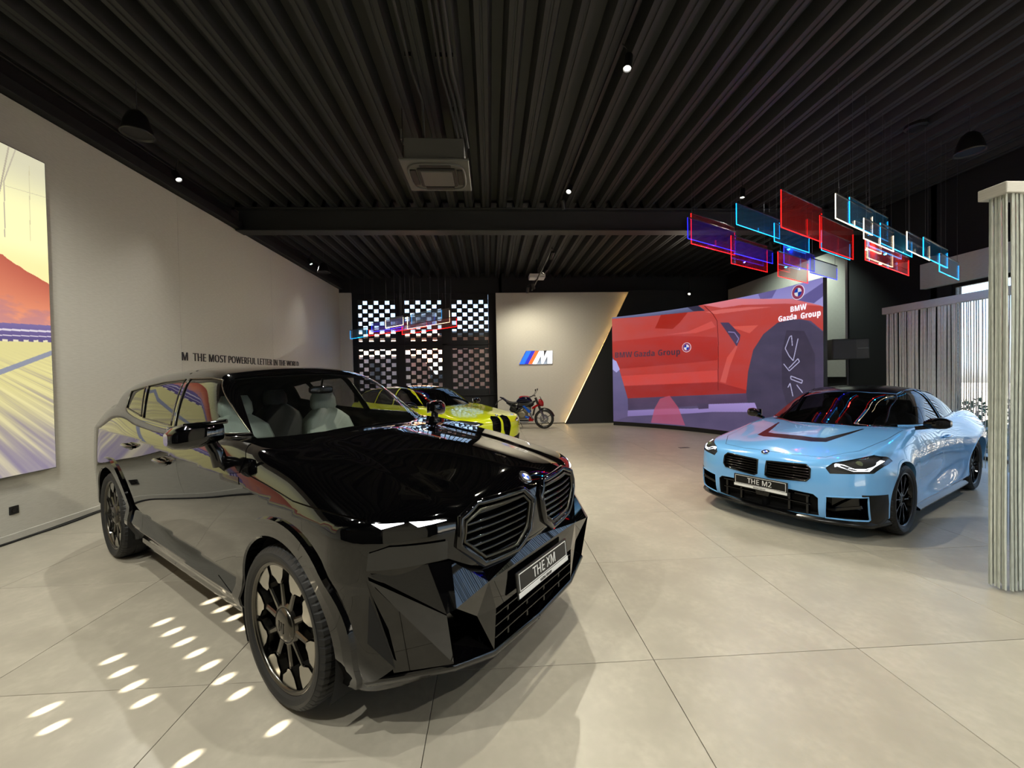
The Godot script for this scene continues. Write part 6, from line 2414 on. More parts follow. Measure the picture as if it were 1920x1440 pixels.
func coupe() -> void:
	var paint := mat("blue paint", Color(0.42, 0.66, 0.88), 0.18)
	paint.clearcoat_enabled = true
	paint.clearcoat = 1.0
	paint.clearcoat_roughness = 0.02
	var carbon := mat("carbon", Color(0.025, 0.025, 0.027), 0.18)
	var bd := Body.new()
	bd.x0 = -3.85
	bd.x1 = 0.95
	bd.bottom = 0.13
	bd.level([1, 0.15, -2, 0.15, -3.8, 0.24], [1, 0.82, 0, 0.86, -0.6, 0.85, -2.2, 0.86, -3.8, 0.80])
	bd.level([1, 0.24, -0.6, 0.23, -2.2, 0.24, -3.8, 0.34], [1, 0.88, 0, 0.91, -0.6, 0.905, -2.2, 0.93, -3.0, 0.91, -3.8, 0.86], true)
	bd.level([1, 0.42, -0.6, 0.38, -2.2, 0.44, -3.8, 0.50], [1, 0.91, 0, 0.925, -0.6, 0.878, -1.4, 0.868, -2.0, 0.895, -2.7, 0.945, -3.2, 0.93, -3.8, 0.87])
	bd.level([1, 0.62, -0.6, 0.66, -2.2, 0.74, -3.8, 0.72], [1, 0.90, 0.3, 0.915, 0, 0.925, -0.6, 0.885, -1.4, 0.88, -2.0, 0.905, -2.7, 0.945, -3.2, 0.93, -3.8, 0.87])
	bd.level([1, 0.74, 0.3, 0.80, -0.2, 0.87, -0.7, 0.93, -1.6, 0.955, -2.5, 0.985, -3.8, 0.95], [1, 0.78, 0.3, 0.82, -0.2, 0.825, -0.7, 0.82, -1.6, 0.82, -2.5, 0.81, -3.2, 0.78, -3.8, 0.74])
	bd.top = bd.cx([1, 0.70, 0.83, 0.715, 0.74, 0.745, 0.5, 0.808, 0.2, 0.858, -0.2, 0.91, -0.55, 0.95, -0.8, 0.965, -1.6, 0.97, -2.4, 1.0, -3.0, 1.015, -3.5, 1.005, -3.75, 0.985])
	bd.crown = bd.cx([1, 0.05, 0.4, 0.075, -0.2, 0.06, -0.7, 0.02, -2.6, 0.0, -3.8, 0.05])
	bd.roof = bd.cx([1, 0.1, -0.2, 0.72, -0.55, 0.955, -0.95, 1.165, -1.28, 1.318, -1.45, 1.363, -1.7, 1.392, -1.95, 1.396, -2.25, 1.365, -2.55, 1.27, -2.85, 1.13, -3.12, 1.01, -3.4, 0.85, -3.8, 0.6])
	bd.by = bd.cx([1, 0.9, -0.8, 0.955, -1.6, 0.975, -2.5, 1.005, -3.8, 1.02])
	bd.gb = bd.cx([1, 0.70, -0.6, 0.765, -1.2, 0.79, -2.0, 0.785, -2.6, 0.74, -3.2, 0.66, -3.8, 0.6])
	bd.gr = bd.cx([1, 0.48, -1.2, 0.53, -2.0, 0.53, -2.6, 0.50, -3.8, 0.45])
	bd.nose = Body.c0([0, 0.62, 0.12, 0.72, 0.2, 0.80, 0.3, 0.825, 0.5, 0.83, 0.6, 0.82, 0.68, 0.80, 0.74, 0.76, 0.80, 0.66, 0.9, 0.5, 1.9, 0.2])
	bd.plan = Body.c0([0, 0, 0.15, 0.004, 0.3, 0.018, 0.5, 0.06, 0.65, 0.12, 0.8, 0.23, 0.88, 0.36, 0.93, 0.52, 1.0, 0.8, 1.9, 2.5])
	bd.tail = Body.c0([0, -3.5, 0.3, -3.62, 0.6, -3.70, 0.9, -3.72, 1.0, -3.70, 1.9, -3.3])
	bd.plan_r = Body.c0([0, 0, 0.4, 0.02, 0.7, 0.10, 0.85, 0.24, 0.93, 0.45, 1.0, 0.7, 1.9, 2.5])
	bd.dents = [[0.0, 0.60, 0.62, 0.34, 0.018], [-2.70, 0.62, 0.75, 0.40, 0.020]]
	bd.dome = [[0.0, 0.44, 0.020, -0.9, -0.1]]
	bd.cf = 0.45
	bd.roof_crown = 0.16
	bd.xmid = -1.8
	bd.k_top = 0.09
	bd.k_nose = 0.05
	bd.k_roof = 0.09
	var kid := [0.045, 0.672, 0.39, 0.688, 0.425, 0.655, 0.428, 0.57, 0.40, 0.536, 0.07, 0.514, 0.042, 0.53]
	var mid := [-0.01, 0.432, 0.27, 0.43, 0.455, 0.418, 0.492, 0.385, 0.490, 0.215, -0.01, 0.185]
	var sid := [0.548, 0.412, 0.815, 0.436, 0.820, 0.225, 0.810, 0.212, 0.535, 0.200]
	var lamp := [0.538, 0.678, 0.579, 0.728, 0.776, 0.790, 0.839, 0.771, 0.879, 0.744, 0.879, 0.712, 0.839, 0.652, 0.573, 0.630]
	var win_f := [-0.80, 0.975, -1.12, 1.155, -1.40, 1.288, -1.60, 1.332, -1.78, 1.338, -1.76, 0.990]
	var win_r := [-1.82, 0.992, -1.84, 1.336, -2.10, 1.310, -2.40, 1.225, -2.66, 1.075, -2.58, 1.020]
	var ops := [
		{"p": "side", "poly": arch(0, 0.338, 0.375), "out": "", "hole": true, "facing": -0.2},
		{"p": "side", "poly": arch(-2.70, 0.338, 0.375), "out": "", "hole": true, "facing": -0.2},
		{"p": "side", "poly": poly(win_f), "out": "side_glass", "off": -0.004, "hole": true},
		{"p": "side", "poly": poly(win_r), "out": "quarter_glass", "off": -0.004, "hole": true},
		{"p": "top", "poly": poly([-0.52, -0.02, -0.60, 0.35, -0.79, 0.655, -1.43, 0.475, -1.32, 0.25, -1.30, -0.02]), "out": "windshield", "off": -0.004, "hole": true, "ymin": 0.93, "facing": 0.25},
		{"p": "top", "poly": poly([-2.42, -0.02, -2.44, 0.44, -2.92, 0.55, -3.02, -0.02]), "out": "rear_window", "off": -0.004, "hole": true, "ymin": 1.0},
		{"p": "top", "poly": poly([-1.30, -0.02, -1.335, 0.26, -1.44, 0.47, -1.75, 0.50, -2.30, 0.46, -2.40, -0.02]), "out": "roof_panel", "ymin": 1.2},
		{"p": "front", "poly": poly(kid), "out": "", "hole": true, "facing": 0.1},
		{"p": "front", "poly": poly(mid), "out": "", "hole": true, "facing": 0.05},
		{"p": "front", "poly": poly(sid), "out": "", "hole": true, "facing": 0.05},
		{"p": "front", "poly": poly(lamp), "out": "", "facing": 0.05, "xmin": 0.2},
		{"p": "top", "poly": poly([0.33, -0.01, 0.29, 0.24, 0.21, 0.35, -0.50, 0.45, -0.50, 0.43, 0.08, 0.29, 0.14, 0.20, 0.17, -0.01]), "out": "hood_decal", "ymin": 0.7},
		{"p": "top", "poly": stroke([-0.62, 0.74, -0.20, 0.72, 0.30, 0.66, 0.62, 0.50, 0.70, 0.25, 0.715, -0.02]), "out": "", "ymin": 0.6},
		{"p": "side", "poly": shrink([-0.64, 0.95, -0.66, 0.32, -1.74, 0.32, -1.88, 0.62, -1.80, 0.985]), "out": "door"},
		{"p": "side", "poly": poly([0.62, 0.15, 0.62, 0.455, 0.40, 0.455, 0.36, 0.15]), "out": "side_blade", "off": 0.002, "facing": 0.3},
	]
	var car := mixed_car({"called": "blue_coupe", "label": "light blue sports coupe with black wheels parked before the chain curtain", "at": Vector3(3.546, 0, -4.536), "turn": -2.6383, "body": bd, "cell": 0.028, "ops": ops, "paint": paint,
		"mats": {"side_glass": mats["tinted glass"], "quarter_glass": mats["tinted glass"], "windshield": mats["tinted glass"], "rear_window": mats["tinted glass"], "roof_panel": carbon, "hood_decal": mat("decal", Color(0.05, 0.035, 0.045), 0.25), "side_blade": carbon},
		"split": ["door", "side_glass", "quarter_glass", "side_blade"], "handles": {"door": [-1.60, 0.80]}, "windows": [win_f, win_r], "base": 2.70, "arch": 0.375, "wr": 0.338, "track": 0.795, "wheel": "sport", "rim": 0.258,
		"mirror": Vector3(-0.86, 1.01, 0.86), "seat_x": -1.75, "seat_y": 0.40, "dash_x": -0.65, "dash_y": 0.90})
	# face
	for s in [1, -1]:
		var gr := Node3D.new()
		gr.name = "kidney_grille"
		car.add_child(gr, true)
		recess(gr, bd, kid, 0.07, s, mats["liner"])
		var b := MB.new()
		b.tube(ring_path(bd, kid, "front", 0.0, 0.04), 0.009, 8, true)
		put("bezel", b if s == 1 else mirrored(b), mats["gloss trim"], gr)
		bars(gr, bd, kid, 0.545, 0.67, 0.026, s)
		var it := Node3D.new()
		it.name = "side_intake"
		car.add_child(it, true)
		recess(it, bd, sid, 0.14, s, mats["gloss trim"])
		b = MB.new()
		b.tube(ring_path(bd, sid, "front", -0.002, 0.04), 0.008, 6, true)
		put("edge", b if s == 1 else mirrored(b), paint, it)
		b = MB.new()
		b.box(Vector3(0.62, 0.30, s * 0.66), Vector3(0.012, 0.03, 0.26), 0.003, Basis(Vector3.RIGHT, s * -0.35))
		put("blade", b, carbon, it)
		# headlamp
		var hl := Node3D.new()
		hl.name = "headlamp"
		car.add_child(hl, true)
		var d := on_front(bd, lamp, -0.035)
		put("bowl", d if s == 1 else mirrored(d), mat("lamp bowl", Color(0.10, 0.10, 0.11), 0.25, 0.6), hl)
		d = on_front(bd, [0.548, 0.650, 0.610, 0.700, 0.640, 0.690, 0.720, 0.664, 0.812, 0.668, 0.853, 0.742, 0.832, 0.752, 0.795, 0.690, 0.725, 0.686, 0.650, 0.716, 0.595, 0.722, 0.555, 0.668], -0.016)
		put("light_blade", d if s == 1 else mirrored(d), mats["day light"], hl)
		b = MB.new()
		var c := bd.at_front(0.74, 0.728) + Vector3(-0.03, 0, 0)
		b.ball(Transform3D(Basis.from_scale(Vector3(0.016, 0.026, 0.030)), c), 14)
		put("projector", b if s == 1 else mirrored(b), mat("projector lens", Color(0.35, 0.38, 0.30), 0.05), hl)
		d = on_front(bd, lamp, 0.0)
		put("cover", d if s == 1 else mirrored(d), mats["lamp glass"], hl)
	var lo := Node3D.new()
	lo.name = "lower_intake"
	car.add_child(lo, true)
	for s in [1, -1]: recess(lo, bd, mid, 0.12, s, mats["liner"])
	for z in [-0.40, -0.24, 0.24, 0.40]:
		var b := MB.new()
		b.box(Vector3(0.75, 0.31, z), Vector3(0.05, 0.20, 0.022), 0.004)
		put("strut", b, mats["gloss trim"], lo)
	var b := MB.new()
	b.box(Vector3(0.77, 0.395, 0), Vector3(0.04, 0.02, 0.86), 0.004)
	b.box(Vector3(0.76, 0.31, 0), Vector3(0.04, 0.014, 0.86), 0.004)
	put("bar", b, mats["gloss trim"], lo)
	b = MB.new()
	b.slab(poly([-0.09, 0, 0.09, 0, 0.06, -0.10, -0.06, -0.10]), 0.02, Transform3D(Basis(Vector3.UP, PI / 2), Vector3(0.79, 0.40, 0)), 0.004)
	put("radar_cover", b, mats["gloss trim"], lo)
	# carbon lip
	b = MB.new()
	var rings := []
	for k in 25:
		var z := lerpf(-0.90, 0.90, k / 24.0)
		var c := bd.at_front(minf(absf(z), 0.88), 0.19)
		c.z = z
		rings.append([c + Vector3(0.0, 0.012, 0), c + Vector3(0.035, -0.012, 0), c + Vector3(0.04, -0.030, 0), c + Vector3(-0.02, -0.055, 0), c + Vector3(-0.12, -0.05, 0)])
	b.skin(rings, false, false)
	put("lip", b, carbon, car)
	for s in [1, -1]:
		b = MB.new()
		rings = []
		for k in 9:
			var x := lerpf(-0.45, -2.28, k / 8.0)
			var w := bd.width(x, 0.20)
			rings.append([Vector3(x, 0.20, s * (w - 0.01)), Vector3(x, 0.165, s * (w + 0.035)), Vector3(x, 0.145, s * (w + 0.03)), Vector3(x, 0.14, s * (w - 0.10))])
		b.skin(rings, false, false)
		put("side_skirt", b, carbon, car)
	number_plate(car, Vector3(0.862, 0.43, 0.0), 0.02, "THE M2")
	var p := bd.at_top(0.735, 0.0)
	var n := bd.grad(p).normalized()
	var up := (Vector3(0, 1, 0) - n * n.y).normalized()
	badge(car, Transform3D(Basis(up.cross(n), up, n), p + n * 0.002), 0.038, Color(0.03, 0.03, 0.035))

# a pocket behind an opening in the front, with walls
func recess(parent: Node3D, bd: Body, a: Array, depth: float, s: int, m: Material) -> void:
	var b := MB.new()
	var pc := poly(a)
	var tri := Geometry2D.triangulate_polygon(pc)
	var pos := []
	for q in pc: pos.append(bd.at_front(q.x, q.y))
	var back := Vector3(-depth, 0, 0)
	for i in range(0, tri.size(), 3):
		facet(b, [pos[tri[i]] + back, pos[tri[i + 1]] + back, pos[tri[i + 2]] + back], Vector3(1, 0, 0))
	var mid := Vector3.ZERO
	for q in pos: mid += q / pos.size()
	for i in pos.size():
		var p: Vector3 = pos[i]
		var q: Vector3 = pos[(i + 1) % pos.size()]
		facet(b, [p, q, q + back], mid - p)
		facet(b, [p, q + back, p + back], mid - p)
	put("pocket", b if s == 1 else mirrored(b), m, parent)

func bars(parent: Node3D, bd: Body, a: Array, y0: float, y1: float, step: float, s: int) -> void:
	var pc := poly(a)
	var y := y0
	while y < y1:
		var xs := []
		for i in pc.size():
			var p := pc[i]
			var q := pc[(i + 1) % pc.size()]
			if (p.y <= y) != (q.y <= y): xs.append(p.x + (y - p.y) / (q.y - p.y) * (q.x - p.x))
		xs.sort()
		if xs.size() >= 2 and xs[1] - xs[0] > 0.05:
			var b := MB.new()
			var rings := []
			for k in 7:
				var c := bd.at_front(lerpf(xs[0], xs[1], k / 6.0), y)
				rings.append([c + Vector3(-0.012, 0.006, 0), c + Vector3(-0.008, 0.0, 0), c + Vector3(-0.012, -0.006, 0), c + Vector3(-0.05, 0, 0)])
			b.skin(rings)
			put("bar", b if s == 1 else mirrored(b), mats["gloss trim"], parent)
		y += step

func wagon() -> void:
	var paint := mat("yellow paint", Color(0.74, 0.78, 0.07), 0.16)
	paint.clearcoat_enabled = true
	paint.clearcoat = 1.0
	paint.clearcoat_roughness = 0.02
	var bd := Body.new()
	bd.x0 = -4.0
	bd.x1 = 1.0
	bd.bottom = 0.14
	bd.level([1, 0.16, -4, 0.22], [1, 0.82, 0, 0.86, -0.6, 0.86, -4, 0.82])
	bd.level([1, 0.26, -4, 0.34], [1, 0.90, 0, 0.91, -0.6, 0.90, -2.3, 0.91, -4, 0.87], true)
	bd.level([1, 0.45, -0.6, 0.42, -4, 0.50], [1, 0.92, 0, 0.925, -0.6, 0.875, -1.6, 0.865, -2.3, 0.90, -2.9, 0.945, -4, 0.88])
	bd.level([1, 0.68, -0.6, 0.74, -2.2, 0.78, -4, 0.80], [1, 0.90, 0, 0.93, -0.6, 0.905, -1.6, 0.90, -2.9, 0.94, -4, 0.88])
	bd.level([1, 0.78, 0.3, 0.86, -0.2, 0.91, -0.8, 0.965, -2.0, 0.985, -4, 1.02], [1, 0.79, 0.3, 0.83, -0.2, 0.83, -0.8, 0.835, -2.0, 0.83, -4, 0.78])
	bd.top = bd.cx([1, 0.72, 0.85, 0.74, 0.76, 0.79, 0.5, 0.86, 0.1, 0.92, -0.3, 0.965, -0.6, 0.99, -1.2, 1.0, -2.5, 1.01, -3.9, 1.02])
	bd.crown = bd.cx([1, 0.06, 0.4, 0.09, -0.3, 0.05, -0.8, 0.0, -4, 0.0])
	bd.roof = bd.cx([1, 0.1, -0.2, 0.75, -0.55, 0.985, -0.95, 1.21, -1.30, 1.365, -1.5, 1.41, -1.9, 1.437, -2.5, 1.43, -3.0, 1.40, -3.45, 1.35, -3.60, 1.28, -3.75, 1.05, -3.95, 0.7])
	bd.by = bd.cx([1, 0.93, -0.8, 0.985, -2.0, 1.0, -3.0, 1.03, -4, 1.04])
	bd.gb = bd.cx([1, 0.72, -0.6, 0.78, -1.4, 0.80, -2.6, 0.79, -3.4, 0.74, -4, 0.70])
	bd.gr = bd.cx([1, 0.50, -1.3, 0.56, -2.6, 0.57, -3.4, 0.55, -4, 0.5])
	bd.nose = Body.c0([0, 0.66, 0.14, 0.74, 0.24, 0.83, 0.5, 0.86, 0.65, 0.855, 0.76, 0.83, 0.82, 0.78, 0.9, 0.6, 1.9, 0.2])
	bd.plan = Body.c0([0, 0, 0.15, 0.004, 0.3, 0.02, 0.5, 0.07, 0.65, 0.14, 0.8, 0.25, 0.88, 0.38, 0.93, 0.54, 1.0, 0.8, 1.9, 2.5])
	bd.tail = Body.c0([0, -3.7, 0.3, -3.82, 0.6, -3.90, 0.95, -3.90, 1.2, -3.74, 1.4, -3.6, 1.9, -3.3])
	bd.plan_r = Body.c0([0, 0, 0.4, 0.02, 0.7, 0.09, 0.85, 0.22, 0.93, 0.42, 1.0, 0.7, 1.9, 2.5])
	bd.dents = [[0.0, 0.62, 0.62, 0.34, 0.018], [-2.857, 0.64, 0.7, 0.40, 0.020]]
	bd.dome = [[0.0, 0.42, 0.02, -0.9, -0.1]]
	bd.cf = 0.42
	bd.xmid = -2.0
	bd.k_top = 0.09
	bd.k_roof = 0.10
	var kid := [0.035, 0.815, 0.16, 0.825, 0.235, 0.79, 0.255, 0.60, 0.20, 0.42, 0.10, 0.41, 0.045, 0.55]
	var lamp := [0.44, 0.705, 0.56, 0.748, 0.80, 0.790, 0.885, 0.775, 0.80, 0.700, 0.60, 0.655]
	var win := [[-0.84, 1.005, -1.20, 1.215, -1.45, 1.330, -1.62, 1.372, -1.80, 1.380, -1.78, 1.015], [-1.85, 1.017, -1.87, 1.380, -2.50, 1.368, -2.58, 1.030], [-2.64, 1.032, -2.57, 1.365, -3.0, 1.335, -3.36, 1.245, -3.42, 1.13, -3.2, 1.055]]
	var ops := [
		{"p": "side", "poly": arch(0, 0.335, 0.37), "out": "", "hole": true, "facing": -0.2},
		{"p": "side", "poly": arch(-2.857, 0.335, 0.37), "out": "", "hole": true, "facing": -0.2},
		{"p": "side", "poly": poly(win[0]), "out": "front_glass", "off": -0.004, "hole": true},
		{"p": "side", "poly": poly(win[1]), "out": "rear_glass", "off": -0.004, "hole": true},
		{"p": "side", "poly": poly(win[2]), "out": "quarter_glass", "off": -0.004, "hole": true},
		{"p": "top", "poly": poly([-0.52, -0.02, -0.60, 0.35, -0.78, 0.66, -1.46, 0.50, -1.34, 0.25, -1.32, -0.02]), "out": "windshield", "off": -0.004, "hole": true, "ymin": 0.96, "facing": 0.25},
		{"p": "top", "poly": poly([-1.32, -0.02, -1.36, 0.28, -1.47, 0.50, -2.0, 0.53, -3.3, 0.50, -3.38, -0.02]), "out": "roof_panel", "ymin": 1.2},
		{"p": "front", "poly": poly(kid), "out": "", "hole": true, "facing": 0.1},
		{"p": "front", "poly": poly(lamp), "out": "", "facing": 0.05, "xmin": 0.2},
		{"p": "front", "poly": poly([0.34, 0.36, 0.78, 0.42, 0.80, 0.24, 0.36, 0.20]), "out": "front_intake", "off": -0.03, "facing": 0.1},
		{"p": "side", "poly": shrink([-0.66, 0.98, -0.68, 0.34, -1.80, 0.34, -1.815, 1.0]), "out": "front_door"},
		{"p": "side", "poly": shrink([-1.815, 1.0, -1.80, 0.34, -2.30, 0.36, -2.52, 0.75, -2.60, 1.02]), "out": "rear_door"},
	]
	var car := mixed_car({"called": "yellow_wagon", "label": "bright yellow sports wagon half hidden behind the black car", "at": Vector3(-0.385, 0, -8.71), "turn": -0.785, "body": bd, "cell": 0.036, "ops": ops, "paint": paint,
		"mats": {"front_glass": mats["tinted glass"], "rear_glass": mats["tinted glass"], "quarter_glass": mats["tinted glass"], "windshield": mats["tinted glass"], "roof_panel": mats["black paint"], "front_intake": mats["liner"]},
		"split": ["front_door", "rear_door", "front_glass", "rear_glass", "quarter_glass", "front_intake"], "handles": {"front_door": [-1.60, 0.86], "rear_door": [-2.38, 0.89]}, "windows": win, "base": 2.857, "arch": 0.37, "wr": 0.335, "track": 0.80, "wheel": "sport", "rim": 0.258,
		"mirror": Vector3(-0.88, 1.04, 0.87), "seat_x": -1.75, "seat_y": 0.44, "dash_x": -0.65, "dash_y": 0.94})
	for s in [1, -1]:
		var gr := Node3D.new()
		gr.name = "kidney_grille"
		car.add_child(gr, true)
		recess(gr, bd, kid, 0.07, s, mats["liner"])
		var b := MB.new()
		b.tube(ring_path(bd, kid, "front", 0.0, 0.05), 0.008, 6, true)
		put("bezel", b if s == 1 else mirrored(b), mats["gloss trim"], gr)
		bars(gr, bd, kid, 0.46, 0.80, 0.045, s)
		var hl := Node3D.new()
		hl.name = "headlamp"
		car.add_child(hl, true)
		var d := on_front(bd, lamp, -0.03)
		put("bowl", d if s == 1 else mirrored(d), mats["lamp bowl"], hl)
		for q in [[0.52, 0.690, 0.60, 0.672, 0.68, 0.690, 0.66, 0.705, 0.60, 0.690, 0.54, 0.706], [0.70, 0.705, 0.76, 0.694, 0.83, 0.745, 0.81, 0.755, 0.75, 0.712, 0.70, 0.72]]:
			d = on_front(bd, q, -0.012)
			put("light_blade", d if s == 1 else mirrored(d), glow("dim lamp", Color(0.85, 0.87, 0.9), 0.8), hl)
		d = on_front(bd, lamp, 0.0)
		put("cover", d if s == 1 else mirrored(d), mats["lamp glass"], hl)
	var p := bd.at_top(0.70, 0.0)
	var n := bd.grad(p).normalized()
	var up := (Vector3(0, 1, 0) - n * n.y).normalized()
	badge(car, Transform3D(Basis(up.cross(n), up, n), p + n * 0.002), 0.038, Color(0.03, 0.03, 0.035))

func bike_wheel(parent: Node3D, at: Vector3, r: float, w: float) -> void:
	var o := Node3D.new()
	o.name = "wheel"
	parent.add_child(o, true)
	o.position = at
	var zr := Transform3D(Basis(Vector3.RIGHT, PI / 2), Vector3.ZERO)
	var b := MB.new()
	var prof := []
	for k in 15:
		var a := PI * k / 14.0 - PI / 2
		prof.append(Vector2(r - 0.055 + 0.055 * cos(a), sin(a) * w * 0.5))
	b.lathe(prof, zr, 40, true)
	put("tyre", b, mats["rubber"], o)
	b = MB.new()
	b.lathe([Vector2(r - 0.07, -w * 0.38), Vector2(r - 0.05, -w * 0.42), Vector2(r - 0.05, w * 0.42), Vector2(r - 0.07, w * 0.38), Vector2(r - 0.085, 0), Vector2(r - 0.07, -w * 0.38)], zr, 40)
	put("rim", b, mats["black gloss"], o)
	b = MB.new()
	b.lathe([Vector2(0, -0.05), Vector2(0.035, -0.05), Vector2(0.035, 0.05), Vector2(0, 0.05)], zr, 16)
	put("hub", b, mats["steel"], o)
	for k in 5:
		var a := TAU * k / 5.0 + 0.3
		b = MB.new()
		var d := Vector3(cos(a), sin(a), 0)
		var e := Vector3(cos(a + 0.22), sin(a + 0.22), 0)
		b.tube([d * 0.03, e * (r - 0.075)], 0.010, 6)
		put("spoke", b, mats["black gloss"], o)
	for s in [-1.0, 1.0]:
		b = MB.new()
		b.lathe([Vector2(0.075, -0.003), Vector2(r * 0.44, -0.003), Vector2(r * 0.44, 0.003), Vector2(0.075, 0.003)], Transform3D(zr.basis, Vector3(0, 0, s * 0.062)), 32)
		put("brake_disc", b, mats["steel"], o)

func motorcycle() -> void:
	var t := thing("motorcycle", "dark blue and red naked motorcycle parked before the cream logo wall", "motorcycle", Vector3(1.62, 0, -12.42), -0.20)
	var navy := mat("navy paint", Color(0.02, 0.025, 0.12), 0.15)
	var red := mat("red paint", Color(0.55, 0.03, 0.05), 0.15)
	var sky := mat("sky blue paint", Color(0.10, 0.32, 0.70), 0.2)
	var alu := mat("engine alloy", Color(0.55, 0.53, 0.47), 0.4, 0.9)
	bike_wheel(t, Vector3(0, 0.30, 0), 0.30, 0.12)
	bike_wheel(t, Vector3(-1.45, 0.31, 0), 0.31, 0.18)
	var b := MB.new()
	for s in [-1, 1]:
		b = MB.new()
		b.tube([Vector3(0.0, 0.30, s * 0.085), Vector3(-0.10, 0.55, s * 0.085)], 0.024, 10)
		put("fork_slider", b, mats["steel"], t)
		b = MB.new()
		b.tube([Vector3(-0.10, 0.55, s * 0.085), Vector3(-0.26, 0.95, s * 0.085)], 0.029, 10)
		put("fork_tube", b, mat("gold fork", Color(0.06, 0.06, 0.07), 0.3), t)
		b = MB.new()
		b.box(Vector3(-0.06, 0.36, s * 0.075), Vector3(0.05, 0.10, 0.04), 0.01, Basis(Vector3(0, 0, 1), 0.3))
		put("caliper", b, mats["chrome"], t)
	b = MB.new()
	var rings := []
	for k in 11:
		var a := lerpf(0.25, 2.0, k / 10.0)
		var p := Vector3(cos(a) * 0.335, 0.30 + sin(a) * 0.335, 0)
		var dn := Vector3(cos(a), sin(a), 0) * -0.05
		rings.append([p + dn + Vector3(0, 0, -0.07), p + Vector3(0, 0, -0.045), p + Vector3(0, 0, 0.045), p + dn + Vector3(0, 0, 0.07)])
	b.skin(rings, false, false)
	put("front_fender", b, mat("fender carbon", Color(0.07, 0.05, 0.045), 0.3), t)
	# tank
	b = MB.new()
	rings = []
	for q in [[-0.36, 0.82, 0.05, 0.05], [-0.42, 0.86, 0.12, 0.10], [-0.52, 0.89, 0.15, 0.115], [-0.64, 0.89, 0.15, 0.115], [-0.76, 0.86, 0.11, 0.09], [-0.84, 0.82, 0.06, 0.05]]:
		var row := []
		for k in 18:
			var a := TAU * k / 18.0
			row.append(Vector3(q[0], q[1] + q[3] * sin(a), q[2] * signf(cos(a)) * pow(absf(cos(a)), 0.8)))
		rings.append(row)
	b.skin(rings)
	put("tank", b, navy, t)
	b = MB.new()
	b.ball(Transform3D(Basis.from_scale(Vector3(0.17, 0.05, 0.10)), Vector3(-0.60, 0.965, 0)), 16)
	put("tank_cover", b, red, t)
	b = MB.new()
	b.box(Vector3(-0.56, 0.74, 0), Vector3(0.50, 0.16, 0.28), 0.05, Basis(Vector3(0, 0, 1), 0.10))
	put("air_box", b, mats["dark plastic"], t)
	b = MB.new()
	b.box(Vector3(-0.92, 0.62, 0), Vector3(0.26, 0.24, 0.18), 0.05, Basis(Vector3(0, 0, 1), -0.3))
	put("battery_cover", b, mats["black metal"], t)
	# seat and tail
	b = MB.new()
	rings = []
	for q in [[-0.80, 0.80, 0.09, 0.03], [-0.95, 0.785, 0.13, 0.045], [-1.08, 0.81, 0.12, 0.045], [-1.16, 0.86, 0.09, 0.04]]:
		var row := []
		for k in 16:
			var a := TAU * k / 16.0
			row.append(Vector3(q[0], q[1] + q[3] * sin(a), q[2] * cos(a)))
		rings.append(row)
	b.skin(rings)
	put("saddle", b, mats["dark leather"], t)
	b = MB.new()
	rings = []
	for q in [[-1.02, 0.76, 0.10, 0.05], [-1.14, 0.84, 0.10, 0.05], [-1.25, 0.93, 0.085, 0.04], [-1.36, 0.975, 0.05, 0.018]]:
		var row := []
		for k in 16:
			var a := TAU * k / 16.0
			row.append(Vector3(q[0], q[1] + q[3] * sin(a), q[2] * cos(a)))
		rings.append(row)
	b.skin(rings)
	put("tail", b, navy, t)
	b = MB.new()
	b.tube([Vector3(-1.28, 0.92, 0), Vector3(-1.40, 0.86, 0), Vector3(-1.46, 0.79, 0)], 0.014, 6)
	b.box(Vector3(-1.47, 0.79, 0), Vector3(0.012, 0.14, 0.17), 0.004, Basis(Vector3(0, 0, 1), -0.45))
	put("plate_holder", b, mats["dark plastic"], t)
	# frame and engine
	for s in [-1, 1]:
		b = MB.new()
		b.tube([Vector3(-0.28, 0.84, s * 0.07), Vector3(-0.45, 0.74, s * 0.15), Vector3(-0.72, 0.62, s * 0.15), Vector3(-0.90, 0.45, s * 0.12)], 0.030, 8)
		put("frame_spar", b, mats["dark plastic"], t)
		b = MB.new()
		b.tube([Vector3(-0.88, 0.46, s * 0.11), Vector3(-1.15, 0.41, s * 0.13), Vector3(-1.45, 0.31, s * 0.13)], 0.028, 8)
		put("swingarm", b, mats["steel"], t)
		b = MB.new()
		b.tube([Vector3(-0.90, 0.62, s * 0.09), Vector3(-1.15, 0.80, s * 0.08)], 0.014, 6)
		b.tube([Vector3(-0.86, 0.72, s * 0.09), Vector3(-1.12, 0.80, s * 0.08)], 0.012, 6)
		put("subframe", b, mats["black metal"], t)
		b = MB.new()
		b.slab(poly([-0.64, 0.70, -0.58, 0.72, -0.42, 0.58, -0.40, 0.50, -0.46, 0.50]), 0.015, Transform3D(Basis.IDENTITY if s > 0 else Basis(Vector3(1, 0, 0), Vector3(0, 1, 0), Vector3(0, 0, -1)), Vector3(0, 0, s * 0.165)), 0.005)
		put("side_panel", b, sky, t)
		b = MB.new()
		b.slab(poly([-0.58, 0.42, -0.46, 0.38, -0.44, 0.32, -0.56, 0.34]), 0.015, Transform3D(Basis.IDENTITY if s > 0 else Basis(Vector3(1, 0, 0), Vector3(0, 1, 0), Vector3(0, 0, -1)), Vector3(0, 0, s * 0.15)), 0.005)
		put("belly_panel", b, sky, t)
		b = MB.new()
		b.slab(poly([-0.46, 0.36, -0.34, 0.30, -0.32, 0.24, -0.46, 0.24]), 0.015, Transform3D(Basis.IDENTITY if s > 0 else Basis(Vector3(1, 0, 0), Vector3(0, 1, 0), Vector3(0, 0, -1)), Vector3(0, 0, s * 0.13)), 0.005)
		put("belly_tip", b, red, t)
		b = MB.new()
